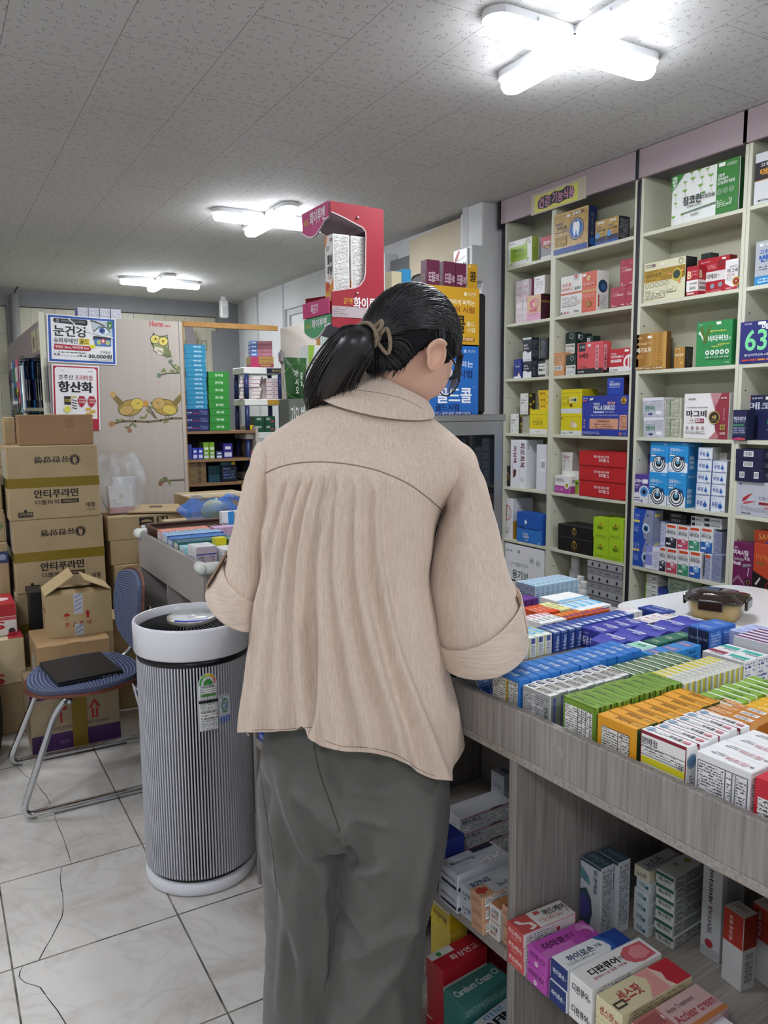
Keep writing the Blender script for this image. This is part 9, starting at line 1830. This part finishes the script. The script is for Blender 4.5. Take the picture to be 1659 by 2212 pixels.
# inside of the hem: a turned band with a little thickness
n_=260;hemv=[mb.v[k] for k in range(n_)];cen=sum(hemv,Vector())/n_
inn=[p+(cen-p).normalized()*.004 for p in hemv];inn2=[p+Vector((0,0,.05)) for p in inn]
mb.add(hemv+inn,[(k,(k+1) % n_,n_+(k+1) % n_,n_+k) for k in range(n_)],SHIRT,True)
sh=mb.build('shirt',person)
tree=BVHTree.FromPolygons([v for v in mb.v],mb.f)
MW=Matrix.Translation(ROOT) @ Matrix.Rotation(-YAW,4,'Z');MI=MW.inverted()
def on_shirt(px,py,tr=None):
 o=MI @ CP;d=(MI.to_3x3() @ ray(px,py)).normalized();h=(tr or tree).ray_cast(o,d);return h[0]
def seam(pts,r=.0011,m=SEAM,nm='seam',par=None,dense=10,tr=None):
 q=[];P=[Vector((a,b,0)) for a,b in pts]
 for i in range(len(P)-1):
  for t in range(dense):
   c=crom(*[P[max(0,min(len(P)-1,i+k))] for k in (-1,0,1,2)],t/dense);h=on_shirt(c.x,c.y,tr)
   if h:q.append(h)
 if len(q)>3:mb=MB();mb.tube(q,r,m,6);return mb.build(nm,par or sh)
seam([(566,1026),(600,1010),(645,1000),(700,998),(760,1004),(820,1018),(880,1044),(925,1076),(957,1104)],.0012,SEAM,'yoke_seam')
seam([(543,1577),(600,1576),(640,1574),(676,1571)],.0007,SEAM,'hem_stitching')
seam([(702,1600),(740,1612),(800,1616),(860,1632),(905,1662),(940,1677)],.0007,SEAM,'hem_stitching')
# collar: folded band round the neck
def cring(l,r,yc,rd,dz):return ring(l,r,yc,rd,dz,2.0,rd)
NEAR[0]=.3
CR=[cring((690,853),(938,897),.014,.078,-.020),cring((712,836),(936,886),.016,.076,-.010),cring((744,817),(930,874),.020,.070,-.004),cring((778,802),(924,866),.026,.062,.0),cring((786,799),(922,866),.028,.057,.002),cring((792,806),(918,872),.028,.052,.0),cring((790,840),(915,890),.026,.050,-.004)]
mb=loft_mb(CR,120,40,SHIRT,lambda s,sn,v,p:.0012*noise.noise(p*26));mb.build('collar',sh)
ctree=BVHTree.FromPolygons([v for v in mb.v],mb.f)
seam([(704,846),(760,843),(820,849),(875,863),(915,884)],.0006,SEAM,'collar_stitching',None,10,ctree)
# sleeves with turned-up cuffs
def ering(c,hv,yc,rd,dz=0.,e=2.0):
 C=pl(c[0],c[1],yc);A=pl(c[0]+hv[0],c[1]+hv[1],yc)-C;return [C,A,Vector((0,-rd,dz)),e,Vector((0,-rd,dz))]
def sl_disp(a):
 def f(s,sn,v,p):return a*(noise.noise(p*Vector((1,1,.6))*13)*1.0+.5*noise.noise(p*30)+.8*math.sin(9*v*3+4*s+5*noise.noise(p*7))*.4)
 return f
def oring(o,i,yc,rd,dz):return ering(((o[0]+i[0])/2,(o[1]+i[1])/2),((o[0]-i[0])/2,(o[1]-i[1])/2),yc,rd,dz)
RSL=[oring((997,958),(948,1078),.022,.060,0),oring((1019,972),(962,1100),0.015,0.07,-0.0),oring((1037,1012),(950,1135),0.013,0.078,-0.006),oring((1054,1065),(938,1175),0.01,0.083,-0.012),oring((1074,1135),(928,1222),0.006,0.086,-0.016),oring((1093,1205),(928,1278),0.0,0.088,-0.018),oring((1109,1262),(934,1335),-0.005,0.088,-0.02),oring((1120,1300),(942,1376),-0.008,0.086,-0.02),oring((1130,1345),(946,1402),-0.01,0.084,-0.02)]
mb=loft_mb(RSL,110,90,SHIRT,sl_disp(.0035));mb.build('sleeve',sh);rtree=BVHTree.FromPolygons([v for v in mb.v],mb.f)
RCF=[oring((1122,1288),(942,1378),-0.008,0.09,-0.024),oring((1126,1284),(938,1382),-0.009,0.096,-0.026),oring((1133,1320),(941,1396),-0.01,0.098,-0.026),oring((1139,1366),(946,1414),-0.011,0.098,-0.026),oring((1139,1382),(950,1420),-0.011,0.096,-0.026),oring((1132,1380),(956,1416),-0.011,0.09,-0.024),oring((1120,1320),(952,1385),-0.009,0.086,-0.02)]
mb=loft_mb(RCF,110,46,CUFFM,sl_disp(.0014));mb.build('cuff',sh)
LSL=[oring((582,952),(622,1018),.022,.056,0),oring((557,960),(604,1036),0.015,0.066,-0.0),oring((538,1006),(602,1075),0.012,0.072,-0.006),oring((520,1063),(598,1125),0.008,0.076,-0.01),oring((506,1130),(592,1188),0.002,0.077,-0.012),oring((495,1190),(586,1240),-0.006,0.077,-0.012),oring((483,1225),(575,1285),-0.01,0.075,-0.012),oring((478,1250),(570,1300),-0.01,0.074,-0.012)]
mb=loft_mb(LSL,110,80,SHIRT,sl_disp(.0032));mb.build('sleeve',sh)
LCF=[oring((488,1212),(574,1280),-0.006,0.08,-0.014),oring((482,1210),(580,1284),-0.007,0.085,-0.016),oring((466,1238),(578,1312),-0.009,0.087,-0.016),oring((450,1266),(576,1338),-0.011,0.087,-0.016),oring((448,1275),(574,1344),-0.011,0.085,-0.016),oring((456,1276),(568,1340),-0.011,0.079,-0.014),oring((480,1235),(565,1295),-0.008,0.076,-0.012)]
mb=loft_mb(LCF,110,46,CUFFM,sl_disp(.0014));mb.build('cuff',sh)
def tab(p0,p1,w,nm='sleeve_tab',dy=0.):
 a,b=pl(*p0,dy),pl(*p1,dy);d=(b-a);L=d.length;d.normalize();s=Vector((0,1,0));n=d.cross(s).normalized();mb=MB();pts=[]
 V=[]
 for z in (-.0018,.0018):
  V+=[a+s*-w+n*z,b+s*-w+n*z,b+d*w*.7+n*z,b+s*w+n*z,a+s*w+n*z]
 mb.add(V,[(0,1,2,3,4),(9,8,7,6,5),(0,5,6,1),(1,6,7,2),(2,7,8,3),(3,8,9,4),(4,9,5,0)],pm('a08872',.85));o=mb.build(nm,sh)
 return o
tab((1118,1286),(1136,1362),.016,dy=-.03);tab((489,1196),(450,1262),.016,dy=-.03)
# ---- trousers: hips and two wide legs, one remeshed surface with drawn folds
tv,tf=[],[]
def addt(vs,nu,nv):
 o=len(tv);tv.extend(vs);fs=[(j*nu+k,j*nu+(k+1) % nu,(j+1)*nu+(k+1) % nu,(j+1)*nu+k)[::-1] for j in range(nv-1) for k in range(nu)]+[list(range(nu)),[(nv-1)*nu+k for k in range(nu)][::-1]]
 tf.extend([[i+o for i in f] for f in fs])
def dring(z,xl,xr,yc,rd,e=2.2):return [Vector(((xl+xr)/2,yc,z)),Vector(((xr-xl)/2,0,0)),Vector((0,-rd,0)),e,Vector((0,-rd,0))]
NEAR[0]=0.
HIP=[ring((600,1480),(925,1490),.0,.105),ring((575,1560),(955,1565),-.0,.120),ring((562,1640),(970,1650),-.0,.128),ring((560,1720),(968,1725),.0,.125),ring((566,1790),(962,1790),.0,.10)]
addt(loft(HIP[::-1],64,30),64,30)
RL=[ring((760,1560),(955,1565),-.005,.115),ring((742,1680),(972,1690),-.010,.122),ring((738,1790),(966,1795),-.015,.122),ring((738,1900),(945,1905),-.02,.115),ring((722,2000),(922,2005),-.025,.108),ring((708,2100),(912,2105),-.03,.105),ring((700,2212),(908,2212),-.035,.102),ring((702,2360),(905,2360),-.04,.100),ring((712,2500),(900,2500),-.045,.098),ring((722,2575),(896,2575),-.045,.095)]
addt(loft(RL[::-1],64,70),64,70)
LLg=[ring((572,1560),(760,1565),.01,.11),ring((557,1680),(760,1690),.01,.115),ring((566,1790),(752,1795),.015,.112),ring((574,1900),(748,1905),.02,.108),ring((575,2000),(742,2005),.02,.105),ring((572,2100),(730,2105),.02,.102),ring((571,2212),(722,2212),.02,.10),ring((574,2360),(716,2360),.02,.098),ring((580,2500),(712,2500),.02,.096),ring((586,2575),(708,2575),.02,.094)]
addt(loft(LLg[::-1],64,70),64,70)
tm=bpy.data.meshes.new('trousers');tm.from_pydata([tuple(v) for v in tv],[],tf);to=bpy.data.objects.new('tmp',tm);COL.objects.link(to)
rm=to.modifiers.new('r','REMESH');rm.mode='VOXEL';rm.voxel_size=.0065;sm_=to.modifiers.new('s','SMOOTH');sm_.factor=.5;sm_.iterations=6
tme=bpy.data.meshes.new_from_object(to.evaluated_get(bpy.context.evaluated_depsgraph_get()));bpy.data.objects.remove(to)
bb=bmesh.new();bb.from_mesh(tme);bb.normal_update()
FOLD=[((600,1660),(690,1900),.012,16),((640,1700),(735,1780),.010,12),((575,1760),(660,2080),.014,18),((640,1880),(650,2200),.009,12),((690,1880),(700,2180),.008,10),((735,1800),(770,1880),-.010,12),((755,1880),(830,1850),.010,10),((735,1985),(790,2035),-.010,10),((745,2060),(900,1960),.010,16),((930,1760),(880,2010),.010,14),((880,2020),(770,2180),.014,18),((750,1750),(745,1830),.010,10),((760,1690),(840,1700),.004,8),((770,1750),(840,1765),.004,7),((700,1580),(735,1720),-.006,8),((560,1700),(590,1880),-.010,14),((620,1960),(600,2200),.008,12),((850,2100),(870,2260),.008,16)]
import numpy as np
FL=[(pl(*a,-.10),pl(*b,-.10),h,w*.00086) for a,b,h,w in FOLD]
for v in bb.verts:
 p=v.co;d=.004*noise.noise(p*Vector((9,9,4)))+.0016*noise.noise(p*22)
 if v.normal.y<.3:
  for a,b,h,w in FL:
   ax,az,bx,bz=a.x,a.z,b.x,b.z;ux,uz=bx-ax,bz-az;L2=ux*ux+uz*uz;t=((p.x-ax)*ux+(p.z-az)*uz)/L2
   if -.15<t<1.15:
    dx,dz=p.x-ax-ux*t,p.z-az-uz*t;e=math.exp(-(dx*dx+dz*dz)/(w*w))*sstep(-.15,.2,t)*(1-sstep(.8,1.15,t));d+=h*e
 v.co=p+v.normal*d*1.7
bb.to_mesh(tme);bb.free()
for p in tme.polygons:p.use_smooth=True
tme.materials.clear();tme.materials.append(TROU);tr_=link('trousers',tme,person)
ttree=BVHTree.FromPolygons([v.co.copy() for v in tme.vertices],[list(p.vertices) for p in tme.polygons])
seam([(676,1560),(680,1620),(694,1680),(716,1740),(736,1800)],.0011,pm('3f413b',.9),'back_seam',tr_,10,ttree)
seam([(560,1650),(566,1700),(576,1760),(590,1850),(600,1950)],.0008,pm('474942',.9),'side_seam',tr_,10,ttree)
for fx,fy in ((-.125,-.02),(.045,-.04)):
 mb=MB();rings=[[Vector((fx,fy+y,z)),Vector((w,0,0)),Vector((0,0,h)),2.6,Vector((0,0,h2))] for y,z,w,h,h2 in ((-.055,.045,.018,.030,.040),(-.045,.045,.036,.040,.040),(.02,.05,.040,.048,.045),(.09,.038,.045,.036,.034),(.16,.030,.044,.026,.026),(.20,.026,.030,.016,.022),(.207,.026,.01,.006,.01))]
 loft_mb(rings,28,30,pm('2a2a2c',.6),None,None,True,True,mb);mb.build('shoe',person)
